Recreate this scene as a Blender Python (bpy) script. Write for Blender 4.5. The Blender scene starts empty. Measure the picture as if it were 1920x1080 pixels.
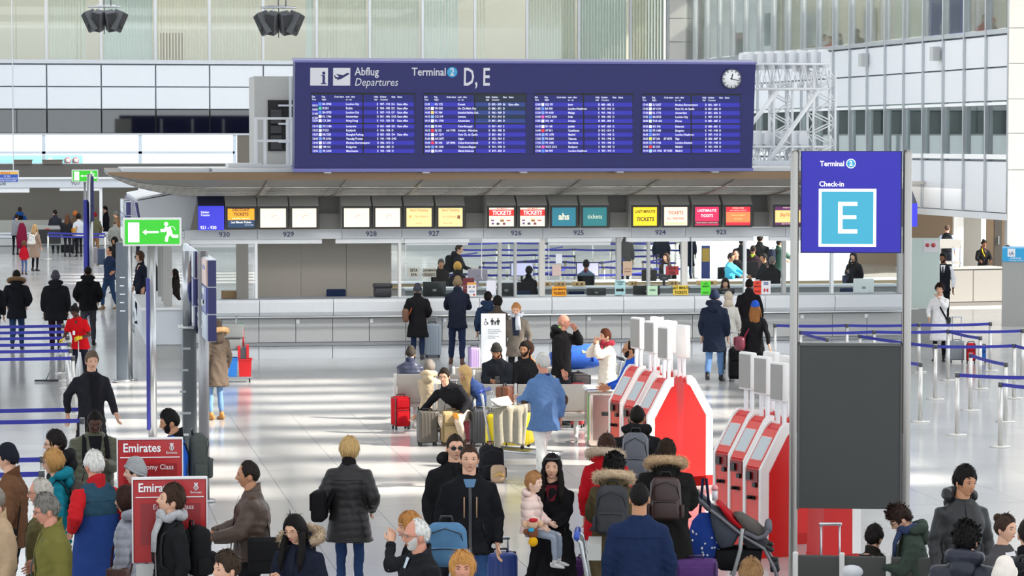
import bpy, bmesh, math, random
import numpy as np
from math import pi, sin, cos, radians, atan, tan, sqrt
random.seed(7); rng = np.random.default_rng(7)
SC = bpy.context.scene
COL = SC.collection
# ------------------------------------------------------------------ camera
HC, FPX = 4.6, 5400.0
YAW, PITCH = radians(9.28), atan(275 / FPX)
cam_d = bpy.data.cameras.new('camera'); cam = bpy.data.objects.new('camera', cam_d); COL.objects.link(cam)
cam.location = (0, 0, HC); cam.rotation_euler = (pi / 2 - PITCH, 0, -YAW)
cam_d.sensor_width = 36; cam_d.lens = FPX / 1920 * 36; cam_d.clip_end = 400; cam_d.clip_start = .5
SC.camera = cam
# ------------------------------------------------------------------ light
SC.view_settings.view_transform = 'Standard'; SC.view_settings.look = 'None'
SC.view_settings.gamma = 1; SC.view_settings.use_curve_mapping = False
SC.view_settings.exposure = 0.1
world = bpy.data.worlds.new('daylight'); SC.world = world; world.use_nodes = True
bg = world.node_tree.nodes['Background']; bg.inputs[0].default_value = (.88, .94, 1, 1); bg.inputs[1].default_value = 1.9
sun_d = bpy.data.lights.new('sun', 'SUN'); sun = bpy.data.objects.new('sun', sun_d); COL.objects.link(sun)
sun_d.energy = 12.5; sun_d.angle = radians(1.6); sun_d.color = (1, .93, .82)
SUND = np.array([.82, -.33, .62]); SUND /= np.linalg.norm(SUND)          # direction to the sun
from mathutils import Vector, Matrix
sun.rotation_euler = Vector(SUND).to_track_quat('Z', 'Y').to_euler(); sun.location = (30, 10, 40)
def area(loc, sx, sy, power, color=(1, 1, 1), rot=(0, 0, 0)):
    d = bpy.data.lights.new('fill_light', 'AREA'); d.shape = 'RECTANGLE'; d.size = sx; d.size_y = sy; d.energy = power; d.color = color
    o = bpy.data.objects.new('fill_light', d); COL.objects.link(o); o.location = loc; o.rotation_euler = rot; return o
for yy, pw_ in ((20, 1100), (44, 1100), (68, 1250), (90, 1500), (109, 2600)):  # row of fill lights added below the roof to raise the ambient light
    area((8, yy, 13.4), 34, 12, pw_, (.96, .98, 1))
# ------------------------------------------------------------------ picture geometry
sa, ca, sp_, cp = sin(YAW), cos(YAW), sin(PITCH), cos(PITCH)
CAM = np.array([0, 0, HC]); FW = np.array([sa * cp, ca * cp, -sp_]); RT = np.array([ca, -sa, 0]); UP = np.cross(RT, FW)
def ray(px, py): return FW + RT * ((px - 960) / FPX) + UP * ((540 - py) / FPX)
def at_z(px, py, z=0.): r = ray(px, py); return CAM + r * ((z - HC) / r[2])
def at_Y(px, py, Y): r = ray(px, py); return CAM + r * (Y / r[1])
def at_d(px, py, d): return CAM + ray(px, py) * d
def dep(P): return float(np.dot(np.asarray(P) - CAM, FW))
def bearing(P): return math.atan2(P[0], P[1])
# ------------------------------------------------------------------ materials
def hexlin(h):
    h = h.lstrip('#'); c = [int(h[i:i + 2], 16) / 255 for i in (0, 2, 4)]
    return tuple(x / 12.92 if x <= .04045 else ((x + .055) / 1.055) ** 2.4 for x in c) + (1,)
_m = {}
def mat(h, rough=.5, metal=0., var=.06, scale=14., bump=0., emit=0., spec=.5, stretch=(1, 1, 1), bscale=None):
    key = (h, rough, metal, var, scale, bump, emit, spec, stretch, bscale)
    if key in _m: return _m[key]
    m = bpy.data.materials.new('surface_' + h.lstrip('#')); m.use_nodes = True; nt = m.node_tree; b = nt.nodes['Principled BSDF']
    c = hexlin(h); b.inputs['Base Color'].default_value = c; b.inputs['Roughness'].default_value = rough
    b.inputs['Metallic'].default_value = metal; b.inputs['Specular IOR Level'].default_value = spec
    if var or bump:
        tc = nt.nodes.new('ShaderNodeTexCoord'); mp = nt.nodes.new('ShaderNodeMapping'); mp.inputs['Scale'].default_value = stretch
        nt.links.new(tc.outputs['Object'], mp.inputs['Vector'])
        n = nt.nodes.new('ShaderNodeTexNoise'); n.inputs['Scale'].default_value = scale; n.inputs['Detail'].default_value = 3
        nt.links.new(mp.outputs[0], n.inputs['Vector'])
        if var:
            mx = nt.nodes.new('ShaderNodeMixRGB'); mx.inputs[1].default_value = tuple(x * (1 - var) for x in c[:3]) + (1,)
            mx.inputs[2].default_value = tuple(min(1, x * (1 + var) + var * .02) for x in c[:3]) + (1,)
            nt.links.new(n.outputs[0], mx.inputs[0]); nt.links.new(mx.outputs[0], b.inputs['Base Color'])
        if bump:
            n2 = nt.nodes.new('ShaderNodeTexNoise'); n2.inputs['Scale'].default_value = bscale or scale * 3
            nt.links.new(mp.outputs[0], n2.inputs['Vector'])
            bp = nt.nodes.new('ShaderNodeBump'); bp.inputs['Strength'].default_value = bump; bp.inputs['Distance'].default_value = .01
            nt.links.new(n2.outputs[0], bp.inputs['Height']); nt.links.new(bp.outputs[0], b.inputs['Normal'])
    if emit:
        b.inputs['Base Color'].default_value = tuple(x * .3 for x in c[:3]) + (1,); b.inputs['Emission Color'].default_value = c; b.inputs['Emission Strength'].default_value = emit
    _m[key] = m; return m
def fab(h, rough=.85): return mat(h, rough, var=.16, scale=18, bump=.25, bscale=60, spec=.1)
def shiny(h): return mat(h, .42, var=.12, scale=14, bump=.3, bscale=25, spec=.4)
def metal(h, rough=.3): return mat(h, rough, metal=1., var=.05, scale=6, stretch=(1, 1, .1))
def plas(h, rough=.35): return mat(h, rough, var=.02, scale=8)
def lit(h, e=1.): return mat(h, .4, emit=e, var=0)
def hairm(h): return mat(h, .62, var=.3, scale=60, bump=.6, bscale=120, stretch=(1, 1, .25), spec=.12)
def furm(h): return mat(h, .95, var=.45, scale=45, bump=.8, bscale=140)
def glassm(tint='#eef6f4', base=.04, gain=.75, rough=.02):
    key = ('glass', tint, base, gain, rough)
    if key in _m: return _m[key]
    m = bpy.data.materials.new('glass'); m.use_nodes = True; nt = m.node_tree; nt.nodes.clear()
    o = nt.nodes.new('ShaderNodeOutputMaterial'); mx = nt.nodes.new('ShaderNodeMixShader')
    t = nt.nodes.new('ShaderNodeBsdfTransparent'); t.inputs[0].default_value = hexlin(tint)
    g = nt.nodes.new('ShaderNodeBsdfGlossy'); g.inputs['Roughness'].default_value = rough
    fr = nt.nodes.new('ShaderNodeFresnel'); fr.inputs[0].default_value = 1.5
    mm = nt.nodes.new('ShaderNodeMath'); mm.operation = 'MULTIPLY_ADD'; mm.inputs[1].default_value = gain; mm.inputs[2].default_value = base
    nt.links.new(fr.outputs[0], mm.inputs[0]); nt.links.new(mm.outputs[0], mx.inputs[0])
    nt.links.new(t.outputs[0], mx.inputs[1]); nt.links.new(g.outputs[0], mx.inputs[2]); nt.links.new(mx.outputs[0], o.inputs[0])
    _m[key] = m; return m
# ------------------------------------------------------------------ mesh building
def rotm(ax, a):
    c, s = cos(a), sin(a)
    return np.array({'x': [[1, 0, 0], [0, c, -s], [0, s, c]], 'y': [[c, 0, s], [0, 1, 0], [-s, 0, c]], 'z': [[c, -s, 0], [s, c, 0], [0, 0, 1]]}[ax])
def unit(v): v = np.asarray(v, float); n = np.linalg.norm(v); return v / n if n > 1e-9 else v
class MB:
    def __init__(s): s.v = []; s.f = []; s.mi = []; s.sm = []
    def add(s, vs, fs, mi=0, smooth=True):
        o = len(s.v); s.v.extend([tuple(map(float, p)) for p in vs])
        for f in fs: s.f.append(tuple(i + o for i in f)); s.mi.append(mi); s.sm.append(smooth)
        return s
    def box(s, c, size, mi=0, R=None):
        c = np.asarray(c, float); h = np.asarray(size, float) / 2
        p = [np.array([x, y, z]) * h for x in (-1, 1) for y in (-1, 1) for z in (-1, 1)]
        if R is not None: p = [R @ q for q in p]
        return s.add([c + q for q in p], [(0, 1, 3, 2), (4, 6, 7, 5), (0, 4, 5, 1), (2, 3, 7, 6), (0, 2, 6, 4), (1, 5, 7, 3)], mi, False)
    def b2(s, a, b, mi=0):
        a = np.asarray(a, float); b = np.asarray(b, float); return s.box((a + b) / 2, np.abs(b - a), mi)
    def loft(s, rings, mi=0, caps=(True, True), closed=True, smooth=True):
        n = len(rings[0]); vs = [p for r in rings for p in r]; fs = []
        for i in range(len(rings) - 1):
            for j in range(n if closed else n - 1):
                k = (j + 1) % n; fs.append((i * n + j, i * n + k, (i + 1) * n + k, (i + 1) * n + j))
        if caps[0]: fs.append(tuple(range(n))[::-1])
        if caps[1]: fs.append(tuple(range((len(rings) - 1) * n, len(rings) * n)))
        return s.add(vs, fs, mi, smooth)
    def tube(s, pts, r, n=8, mi=0, ry=None, ref=None, caps=(True, True), smooth=True):
        pts = [np.asarray(p, float) for p in pts]; m = len(pts)
        rr = list(r) if np.ndim(r) else [r] * m; r2 = rr if ry is None else (list(ry) if np.ndim(ry) else [ry] * m)
        rings = []; N = None
        for i, p in enumerate(pts):
            T = unit(pts[min(i + 1, m - 1)] - pts[max(i - 1, 0)])
            if N is None:
                q = np.asarray(ref, float) if ref is not None else (np.array([1., 0, 0]) if abs(T[0]) < .8 else np.array([0, 1., 0]))
            else: q = N
            N = unit(q - T * np.dot(q, T)); B = np.cross(T, N)
            rings.append([p + N * rr[i] * cos(2 * pi * j / n) + B * r2[i] * sin(2 * pi * j / n) for j in range(n)])
        return s.loft(rings, mi, caps, True, smooth)
    def cyl(s, a, b, r, n=12, mi=0): return s.tube([a, b], r, n, mi, smooth=n > 6)
    def ell(s, c, r, n=12, m=8, mi=0, R=None):
        c = np.asarray(c, float); r = np.asarray(r, float) * np.ones(3); rings = []
        for i in range(m + 1):
            t = pi * (.02 + .96 * i / m); ring = []
            for j in range(n):
                u = 2 * pi * j / n; q = np.array([sin(t) * cos(u), sin(t) * sin(u), -cos(t)]) * r
                ring.append(c + (R @ q if R is not None else q))
            rings.append(ring)
        return s.loft(rings, mi)
    def rbox(s, c, size, r, mi=0, R=None, seg=3, axis=2):
        """box with rounded edges, lofted along an axis"""
        c = np.asarray(c, float); sz = np.asarray(size, float); ax = [i for i in range(3) if i != axis]; h = sz / 2
        r = min(r, *(h * .98)); rings = []
        lev = [(-h[axis] + r * (1 - sin(a)), r * (1 - cos(a))) for a in np.linspace(pi / 2, 0, seg + 1)] + \
              [(h[axis] - r * (1 - sin(a)), r * (1 - cos(a))) for a in np.linspace(0, pi / 2, seg + 1)]
        for z, ins in lev:
            ring = []
            for qx, qy, a0 in ((1, 1, 0), (-1, 1, pi / 2), (-1, -1, pi), (1, -1, 3 * pi / 2)):
                for a in np.linspace(a0, a0 + pi / 2, seg + 1):
                    q = np.zeros(3); q[ax[0]] = qx * (h[ax[0]] - r) + (r - ins) * cos(a); q[ax[1]] = qy * (h[ax[1]] - r) + (r - ins) * sin(a); q[axis] = z
                    ring.append(c + (R @ q if R is not None else q))
            if axis == 1: ring = ring[::-1]
            rings.append(ring)
        return s.loft(rings, mi)
    def prism(s, poly, x0, x1, mi=0, axis=0):
        """2-D polygon (u,v) extruded along axis: axis 0 -> (y,z), 1 -> (x,z), 2 -> (x,y)"""
        def P(u, v, t): return {0: (t, u, v), 1: (u, t, v), 2: (u, v, t)}[axis]
        n = len(poly); vs = [P(u, v, x0) for u, v in poly] + [P(u, v, x1) for u, v in poly]
        fs = [(i, (i + 1) % n, n + (i + 1) % n, n + i) for i in range(n)] + [tuple(range(n))[::-1], tuple(range(n, 2 * n))]
        return s.add(vs, fs, mi, False)
    def xf(s, R=None, t=(0, 0, 0), k=1.):
        A = np.asarray(s.v, float) * k
        if R is not None: A = A @ np.asarray(R).T
        s.v = [tuple(p) for p in A + np.asarray(t, float)]; return s
    def mesh(s, name, mats):
        me = bpy.data.meshes.new(name); me.from_pydata(s.v, [], s.f)
        for m in (mats if isinstance(mats, (list, tuple)) else [mats]): me.materials.append(m)
        me.polygons.foreach_set('material_index', s.mi); me.polygons.foreach_set('use_smooth', s.sm)
        bm = bmesh.new(); bm.from_mesh(me); bmesh.ops.recalc_face_normals(bm, faces=bm.faces); bm.to_mesh(me); bm.free()
        return me
    def build(s, name, mats, parent=None, loc=None, kind=None):
        return link(name, s.mesh(name, mats), parent, loc, kind)
def link(name, me, parent=None, loc=None, kind=None):
    o = bpy.data.objects.new(name, me); COL.objects.link(o)
    if parent is not None: o.parent = parent
    if loc is not None: o.location = tuple(map(float, loc))
    if kind: o['kind'] = kind
    return o
def thing(name, label, cat, loc=(0, 0, 0), rz=0., group=None):
    o = bpy.data.objects.new(name, None); COL.objects.link(o); o.location = tuple(map(float, loc)); o.rotation_euler = (0, 0, rz)
    o.empty_display_size = .1
    return tag(o, label, cat, group)
def tag(o, label, cat, group=None):
    o['label'] = label; o['category'] = cat
    if group: o['group'] = group
    return o
def struct(name, mb, mats, parent=None): o = mb.build(name, mats, parent); o['kind'] = 'structure'; return o
def copy_tree(o, parent=None):
    c = o.copy(); COL.objects.link(c)
    if parent is not None: c.parent = parent
    for ch in list(o.children): copy_tree(ch, c)
    return c
TXT = []
def text(s, size, loc, mt, parent, rot=(pi / 2, 0, 0), align='LEFT', sx=1., bold=0., shear=0., sp=1., name='lettering', ext=.002, res=2):
    """flat lettering; converted to a mesh in one go at the end"""
    cu = bpy.data.curves.new('lettering', 'FONT'); cu.body = s; cu.size = size; cu.align_x = align; cu.align_y = 'CENTER'
    cu.offset = bold * size; cu.shear = shear; cu.space_line = sp; cu.extrude = ext; cu.resolution_u = res; cu.materials.append(mt)
    o = bpy.data.objects.new(name, cu); COL.objects.link(o); o.parent = parent; o.location = tuple(map(float, loc)); o.rotation_euler = rot; o.scale = (sx, 1, 1)
    TXT.append(o); return o
def finish_text():
    dg = bpy.context.evaluated_depsgraph_get()
    for o in TXT:
        me = bpy.data.meshes.new_from_object(o.evaluated_get(dg)); n = o.name
        q = bpy.data.objects.new('lettering_mesh', me); COL.objects.link(q); q.parent = o.parent
        q.location = o.location; q.rotation_euler = o.rotation_euler; q.scale = o.scale
        bpy.data.objects.remove(o); q.name = n
WHITE = plas('#f2f4f6'); LGREY = plas('#d3d8de', .4); ALU = metal('#c9ccd0', .32); STEEL = metal('#b4b6b8', .25)
DARK = plas('#1b1c1e', .45); BLACKP = plas('#101012', .4); NAVY = plas('#23246a', .4)
# ================================================================== the hall
def floor_mat():
    m = bpy.data.materials.new('terrazzo'); m.use_nodes = True; nt = m.node_tree; b = nt.nodes['Principled BSDF']
    g = nt.nodes.new('ShaderNodeNewGeometry')
    n = nt.nodes.new('ShaderNodeTexNoise'); n.inputs['Scale'].default_value = 70; n.inputs['Detail'].default_value = 4
    n2 = nt.nodes.new('ShaderNodeTexNoise'); n2.inputs['Scale'].default_value = .35
    br = nt.nodes.new('ShaderNodeTexBrick'); br.offset = 0; br.inputs['Scale'].default_value = 1; br.inputs['Brick Width'].default_value = 1.03
    br.inputs['Row Height'].default_value = 1.03; br.inputs['Mortar Size'].default_value = .004
    br.inputs['Color1'].default_value = (.56, .56, .555, 1); br.inputs['Color2'].default_value = (.52, .52, .52, 1); br.inputs['Mortar'].default_value = (.45, .45, .45, 1)
    for q in (n, n2, br): nt.links.new(g.outputs['Position'], q.inputs['Vector'])
    mx = nt.nodes.new('ShaderNodeMixRGB'); mx.blend_type = 'OVERLAY'; mx.inputs[0].default_value = .16
    nt.links.new(br.outputs[0], mx.inputs[1]); nt.links.new(n.outputs[0], mx.inputs[2]); nt.links.new(mx.outputs[0], b.inputs['Base Color'])
    rr = nt.nodes.new('ShaderNodeMapRange'); rr.inputs['To Min'].default_value = .10; rr.inputs['To Max'].default_value = .2
    nt.links.new(n2.outputs[0], rr.inputs[0]); nt.links.new(rr.outputs[0], b.inputs['Roughness']); b.inputs['Specular IOR Level'].default_value = .6
    return m
FLOORM = floor_mat()
TX0, TY0, TNX, TNY, TS = -2.06, 27.81, 14, 20, 1.03
mb = MB(); TX1, TY1 = TX0 + TNX * TS, TY0 + TNY * TS
mb.b2((-45, -8, -.3), (TX0, 140, 0)).b2((TX1, -8, -.3), (60, 140, 0)).b2((TX0, -8, -.3), (TX1, TY0, 0)).b2((TX0, TY1, -.3), (TX1, 140, 0)).b2((TX0, TY0, -.3), (TX1, TY1, -.012))
FLOOR = struct('floor', mb, FLOORM)
tm = MB().box((0, 0, -.0065), (TS - .005, TS - .005, .013)).mesh('tile', FLOORM)
for i in range(TNX):
    for j in range(TNY): link('tile', tm, FLOOR, (TX0 + (i + .5) * TS, TY0 + (j + .5) * TS, random.uniform(-.0006, .0006)))
PANEL = plas('#dfe3e9', .38); FRAME = metal('#c4c8cd', .4); MIRG = glassm('#5f706c', .13, .4); CLEAR = glassm('#fafdfc', .0, .12)
GLZ = glassm('#f2f6f4', .05, .8, .015)
JOINT = plas('#9aa0a8', .6)
# ---- back wall: glazing, two rows of panels, mirror-glass band, windows to the outside
YB = at_d(600, 265, 121)[1]
def zb(py, px=300): return at_Y(px, py, YB)[2]
zG, zP1, zP2, zM, zW, zF = zb(117), zb(163), zb(205), zb(250), zb(306), zb(347)
xs0 = at_Y(87, 100, YB)[0]; dxp = (at_Y(1182, 100, YB)[0] - xs0) / 11; cols = [xs0 + dxp * i for i in range(-3, 12)] + [at_Y(1252, 100, YB)[0]]
ZT = zG + 4.6
wall_back = struct('wall_back', MB().b2((cols[0], YB + .15, zP2), (cols[-1], YB + .35, zG - .02)).b2((cols[0] - 40, YB + .2, zM), (cols[-1], YB + .35, zP2), 1).b2((cols[0] - 40, YB + .15, zP2), (cols[0], YB + .35, zG), 0), [JOINT, mat('#3a4244', .6)])  # dark backing and pane tint stand in for the mirrored dark hall
for i in range(len(cols) - 1):
    a, b = cols[i] + .03, cols[i + 1] - .03
    for z0, z1, m, nm in ((zP1, zG - .1, PANEL, 'panel'), (zP2, zP1, PANEL, 'panel'), (zM, zP2, MIRG, 'mirror_pane')):
        MB().b2((a, YB, z0 + .025), (b, YB + .14, z1 - .025)).build(nm, m, wall_back)
    MB().b2((a + .05, YB + .03, zG + .12), (b - .05, YB + .05, ZT)).build('pane', GLZ, wall_back)
for x in cols: MB().b2((x - .05, YB - .05, zG - .05), (x + .05, YB + .15, ZT)).build('mullion', FRAME, wall_back)
MB().b2((cols[0], YB - .06, zG - .06), (cols[-1], YB + .16, zG + .1)).build('transom', FRAME, wall_back)
MB().b2((cols[0], YB - .04, zM - .08), (cols[-1], YB + .2, zM)).build('transom', FRAME, wall_back)
for z0, z1, m, nm in ((zP1, zG - .1, PANEL, 'panel'), (zP2, zP1, PANEL, 'panel'), (zM, zP2, MIRG, 'mirror_pane')):
    for i in range(9): MB().b2((cols[0] - (i + 1) * 4.4, YB, z0 + .025), (cols[0] - i * 4.4 - .05, YB + .14, z1 - .025)).build(nm, m, wall_back)
# offices behind the glazing
BL = [mat('#efeee2', .8, var=.03), mat('#e8f0ec', .8, var=.03), mat('#f4efdc', .8, var=.03)]
mb = MB().b2((cols[0], YB + 4.5, zG - .3), (cols[-1], YB + 4.7, ZT)).b2((cols[0], YB + .4, zG - .3), (cols[-1], YB + 4.7, zG - .1))
struct('wall_office', mb, mat('#bbb6aa', .8))
blind_cover = [.0, .55, .0, .75, 1, 1, .96, .16, 1, 1, .72, .2, 1, 1, 1]   # drawn share per window, from the first column
blind_side = [0, 1, 0, 0, 0, 0, 0, 1, 0, 0, 0, 0, 0, 0, 0]
for i in range(len(cols) - 1):
    a, b = cols[i] + .1, cols[i + 1] - .1; cv = blind_cover[i % 15]
    if cv <= 0: continue
    w = (b - a) * cv; x0 = b - w if blind_side[i % 15] else a; n = max(3, int(w / .125)); mb = MB()
    ang = .25 if cv > .9 and i != 6 else .5
    if i in (5, 6): ang = 1.0
    for k in range(n): mb.box((x0 + (k + .5) * w / n, YB + .35, (zG + ZT) / 2 + .05), (.118, .006, ZT - zG - .1), 0, rotm('z', ang))
    o = mb.build('vertical_blind', BL[i % 3], wall_back); o['kind'] = 'stuff'
MB().b2((cols[8] + .7, YB + 2.2, zG), (cols[8] + 1.1, YB + 2.6, ZT)).b2((cols[5] + .3, YB + 2, zG - .1), (cols[5] + 1.3, YB + 2.4, zG + 1.3)).build('cupboard', mat('#8a6b4e', .6), wall_back)
# windows to daylight under the mirror band
xw = [at_Y(p, 280, YB)[0] for p in (-2200, -1900, -1600, -1300, -1000, -700, -450, -190, 82, 263, 440)]
w1 = struct('window_1', MB().b2((xw[0], YB, zW - .1), (xw[-1] + .1, YB + .25, zW)), FRAME)
zt = zb(286)
for a, b in zip(xw[:-1], xw[1:]):
    MB().b2((a + .06, YB + .08, zt + .05), (b - .06, YB + .1, zM - .1)).build('pane', CLEAR, w1)
    MB().b2((a + .06, YB + .08, zW), (b - .06, YB + .1, zt - .05)).build('pane', CLEAR, w1)
    MB().b2((a, YB, zt - .05), (b, YB + .16, zt + .05)).build('glazing_bar', plas('#cfdbe6'), w1)
for x in xw: MB().b2((x - .07, YB, zW), (x + .07, YB + .16, zM - .05)).build('mullion', plas('#cfdbe6'), w1)
struct('trim_1', MB().b2((xw[-1] + .12, YB, zW), (xw[-1] + .65, YB + .3, zM - .05)), mat('#6b655d', .6))
struct('trim_2', MB().b2((xw[-1] + .65, YB, zW), (xw[-1] + 1.15, YB + .3, zM - .05)), WHITE)
w2 = struct('window_2', MB().b2((xw[-1] + 1.15, YB, zW - .1), (cols[-1], YB + .25, zW)), FRAME)
x = xw[-1] + 1.15
while x < cols[-1] - .5:
    e = min(x + 4.1, cols[-1]); MB().b2((x + .06, YB + .08, zW), (e - .06, YB + .1, zM - .1)).build('pane', CLEAR, w2); MB().b2((e - .07, YB, zW), (e + .07, YB + .16, zM - .05)).build('mullion', plas('#cfdbe6'), w2); x = e
# road signs outside the window
sg = thing('road_sign', 'teal overhead road sign with white arrows outside the hall window', 'sign', (at_Y(70, 298, YB + 12)[0], YB + 12, 0))
xa, xb = at_Y(-60, 298, YB + 12)[0], at_Y(155, 298, YB + 12)[0]; o0 = sg.location.x
MB().b2((xa - o0, 0, at_Y(0, 322, YB + 12)[2]), (xb - o0, .1, at_Y(0, 291, YB + 12)[2])).build('sign_board', plas('#9fdde6'), sg)
for x in (xa + .5, xb - .5): MB().cyl((x - o0, .2, 0), (x - o0, .2, 3.9), .08).build('pole', LGREY, sg)
zz = at_Y(0, 301, YB + 12)[2]
for px in (94,):
    x = at_Y(px, 300, YB + 12)[0] - o0
    MB().prism([(x - .25, zz - .05), (x, zz + .15), (x + .25, zz - .05), (x + .18, zz - .12), (x, zz + .03), (x - .18, zz - .12)], -.02, -.005, axis=1).build('arrow', WHITE, sg)
for px in (127, 142):
    x = at_Y(px, 300, YB + 12)[0] - o0; MB().cyl((x, -.02, zz), (x, -.005, zz), .14, 16).cyl((x, -.03, zz), (x, -.021, zz), .1, 16, 1).build('emblem', [plas('#d23b3b'), WHITE], sg)
# ---- far row of check-in counters along the back
YF = at_z(200, 474, 0)[1]
def zf(py, px=200): return at_Y(px, py, YF)[2]
xL, xR = at_Y(-140, 400, YF)[0], at_Y(1300, 400, YF)[0]
far = thing('check_in_counter', 'long grey check-in counter under the daylight windows at the far end', 'counter', (xL, YF, 0))
W = xR - xL; npan = 22; hb = zf(436)
MB().b2((0, .15, 0), (W, 1.2, hb - .05)).build('body', mat('#8f918f', .5), far)
MB().b2((0, -.05, hb - .06), (W, 1.25, hb)).build('worktop', LGREY, far)
for i in range(npan): MB().b2((W * i / npan + .015, 0, .32), (W * (i + 1) / npan - .015, .14, hb - .22)).build('panel', mat('#b7bab9', .45), far)
MB().b2((0, -.02, hb - .2), (W, .14, hb - .08)).build('top_band', LGREY, far); MB().b2((0, .05, 0), (W, .14, .29)).build('plinth', mat('#a5a8a8', .4), far)
ff = thing('counter_canopy', 'white fascia with counter numbers over the counter at the far end', 'canopy', (xL, YF + .6, 0))
z1, z0 = zf(335), zf(352)
MB().b2((0, 0, z0), (W, .3, z1)).build('fascia', LGREY, ff)
MB().b2((0, .2, z1), (W, .8, zf(312) + .1)).build('upper_panel', mat('#5d5a56', .6), ff)
MB().b2((0, -.1, z1 - .02), (W, .4, z1 + .06)).build('ledge', WHITE, ff)
for px, t in ((142, '907'), (2, '908'), (1100, '901')): text(t, .27, (at_Y(px, 344, YF + .6)[0] - xL, -.012, (z0 + z1) / 2), plas('#6a7280'), ff, align='CENTER')
for p0, p1, pb in ((-60, 55, 361), (112, 188, 358), (260, 330, 357)):
    a, b = at_Y(p0, 350, YF)[0] - xL, at_Y(p1, 350, YF)[0] - xL; MB().b2((a, .05, zf(pb)), (b, .2, z0 - .01)).build('roller_shutter', WHITE, ff)
for px in (190, 335, 480, 800, 1010): x = at_Y(px, 400, YF)[0] - xL; MB().b2((x - .06, .1, hb), (x + .06, .25, z0)).build('post', WHITE, ff)
struct('wall_far', MB().b2((xL, YF + 4, 0), (xR, YF + 4.2, zf(308))), mat('#8f8980', .7))
bx_ = [(26, 60), (80, 117)]
for p0, p1 in bx_:
    a, b = at_Y(p0, 300, YF + 1)[0], at_Y(p1, 300, YF + 1)[0]
    o = MB().b2((-(b - a) / 2, -.3, 0), ((b - a) / 2, .3, .16)).b2((-(b - a) / 2 - .03, -.33, .13), ((b - a) / 2 + .03, .33, .17)).build('luggage_screen', mat('#6c635c', .6), None, ((a + b) / 2, YF + 1.0, zf(312) + .105))
    tag(o, 'flat brown box on the dark ledge below the windows, ' + ('by the hanging airline notice' if p0 == 26 else 'nearer the small exit sign'), 'box', 'boxes on the ledge')
# scale hood on the far counter
hd = thing('baggage_scale', 'grey hooded baggage belt opening in the far counter', 'baggage belt', (at_Y(85, 440, YF)[0], YF - .1, 0))
x0, x1 = at_Y(57, 440, YF)[0] - hd.location.x, at_Y(116, 440, YF)[0] - hd.location.x
MB().prism([(x0, .75), (x1, .75), (x1, hb + .05), (x1 - .1, hb + .3), (x0 + .12, hb + .3), (x0, hb + .05)], -.02, .5, axis=1).build('hood', mat('#a7a9a6', .45), hd)
MB().b2((x0 + .25, -.04, .4), (x1 - .05, -.015, .98)).build('opening', mat('#2a2a2b', .6), hd); MB().b2((x0 + .6, -.05, .98), (x1 - .5, -.03, 1.02)).build('strip', lit('#c33a2a', .6), hd)
hb2 = MB().b2((-1.9, -.1, 0), (1.9, .1, .5)).build('counter_screen', mat('#9a9a93', .5), None, (at_Y(86, 396, YF + .9)[0], YF + 1.0, hb)); tag(hb2, 'low grey partition board standing on the far counter', 'partition')
# ---- right-hand wall
PA = np.array([at_Y(1280, 118, YB)[0], YB]); B3 = at_d(1892, 265, 87); PB = B3[:2]
LW = float(np.linalg.norm(PB - PA)); UX = (PB - PA) / LW; NX = np.array([UX[1], -UX[0]])           # along the wall, out of the hall is -NX
if np.dot(NX, -PA) > 0: NX = -NX
sB = FPX / dep(np.array([PB[0], PB[1], 4]))
def zr(py): return HC - (py - 265 + 0.) / sB
RG, RP1, RW, RS, RB = zr(58), zr(125), zr(189), zr(296), zr(401)
wr = bpy.data.objects.new('wall_right', None)
mb = MB().b2((0, .15, RW), (LW, .4, RG)).b2((0, .15, RB), (LW, .4, RS))
wr = struct('wall_right', mb, JOINT); wr.location = (PA[0], PA[1], 0); wr.rotation_euler = (0, 0, math.atan2(UX[1], UX[0]))
fl = 1 if np.dot(np.array([-UX[1], UX[0]]), NX) > 0 else -1     # local +y points out of the hall
def wb(a, b, nm, m):
    a = list(a); b = list(b); return MB().b2((a[0], a[1] * fl, a[2]), (b[0], b[1] * fl, b[2])).build(nm, m, wr)
if fl < 0:
    bpy.data.objects.remove(wr); wr = struct('wall_right', MB().b2((0, -.15, RW), (LW, -.4, RG)).b2((0, -.15, RB), (LW, -.4, RS)), JOINT)
    wr.location = (PA[0], PA[1], 0); wr.rotation_euler = (0, 0, math.atan2(UX[1], UX[0]))
NC = 20; pw = LW / NC
for i in range(NC):
    a, b = i * pw + .03, (i + 1) * pw - .03
    for z0, z1 in ((RP1, RG - .1), (RW, RP1), (RB, RS - .1)): wb((a, 0, z0 + .025), (b, .14, z1 - .025), 'panel', PANEL)
    wb((a + .04, .04, RG + .1), (b - .04, .06, ZT), 'pane', GLZ)
    wb((a + .05, .06, RS + .1), (b - .05, .08, RW - .12), 'pane', glassm('#c8d6d4', .14, .8))
    wb((a + .02, .0, RW - .12), (b - .02, .12, RW - .03), 'window_head', WHITE); wb((a + .02, -.02, RS - .05), (b - .02, .12, RS + .1), 'sill', WHITE)
for i in range(NC + 1): wb((i * pw - .05, -.07, RB), (i * pw + .05, .14, ZT), 'mullion', FRAME)
wb((0, -.05, RG - .07), (LW, .15, RG + .08), 'transom', FRAME); wb((0, -.05, RB - .2), (LW, .5, RB), 'soffit_edge', LGREY)
for i in (9, 13, 16.8): wb((i * pw - .16, -.3, RG - .75), (i * pw + .16, -.07, RG - .3), 'floodlight', plas('#b9bcbe'))
# one tilted-open sash
xo = 7.05 * pw
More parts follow.
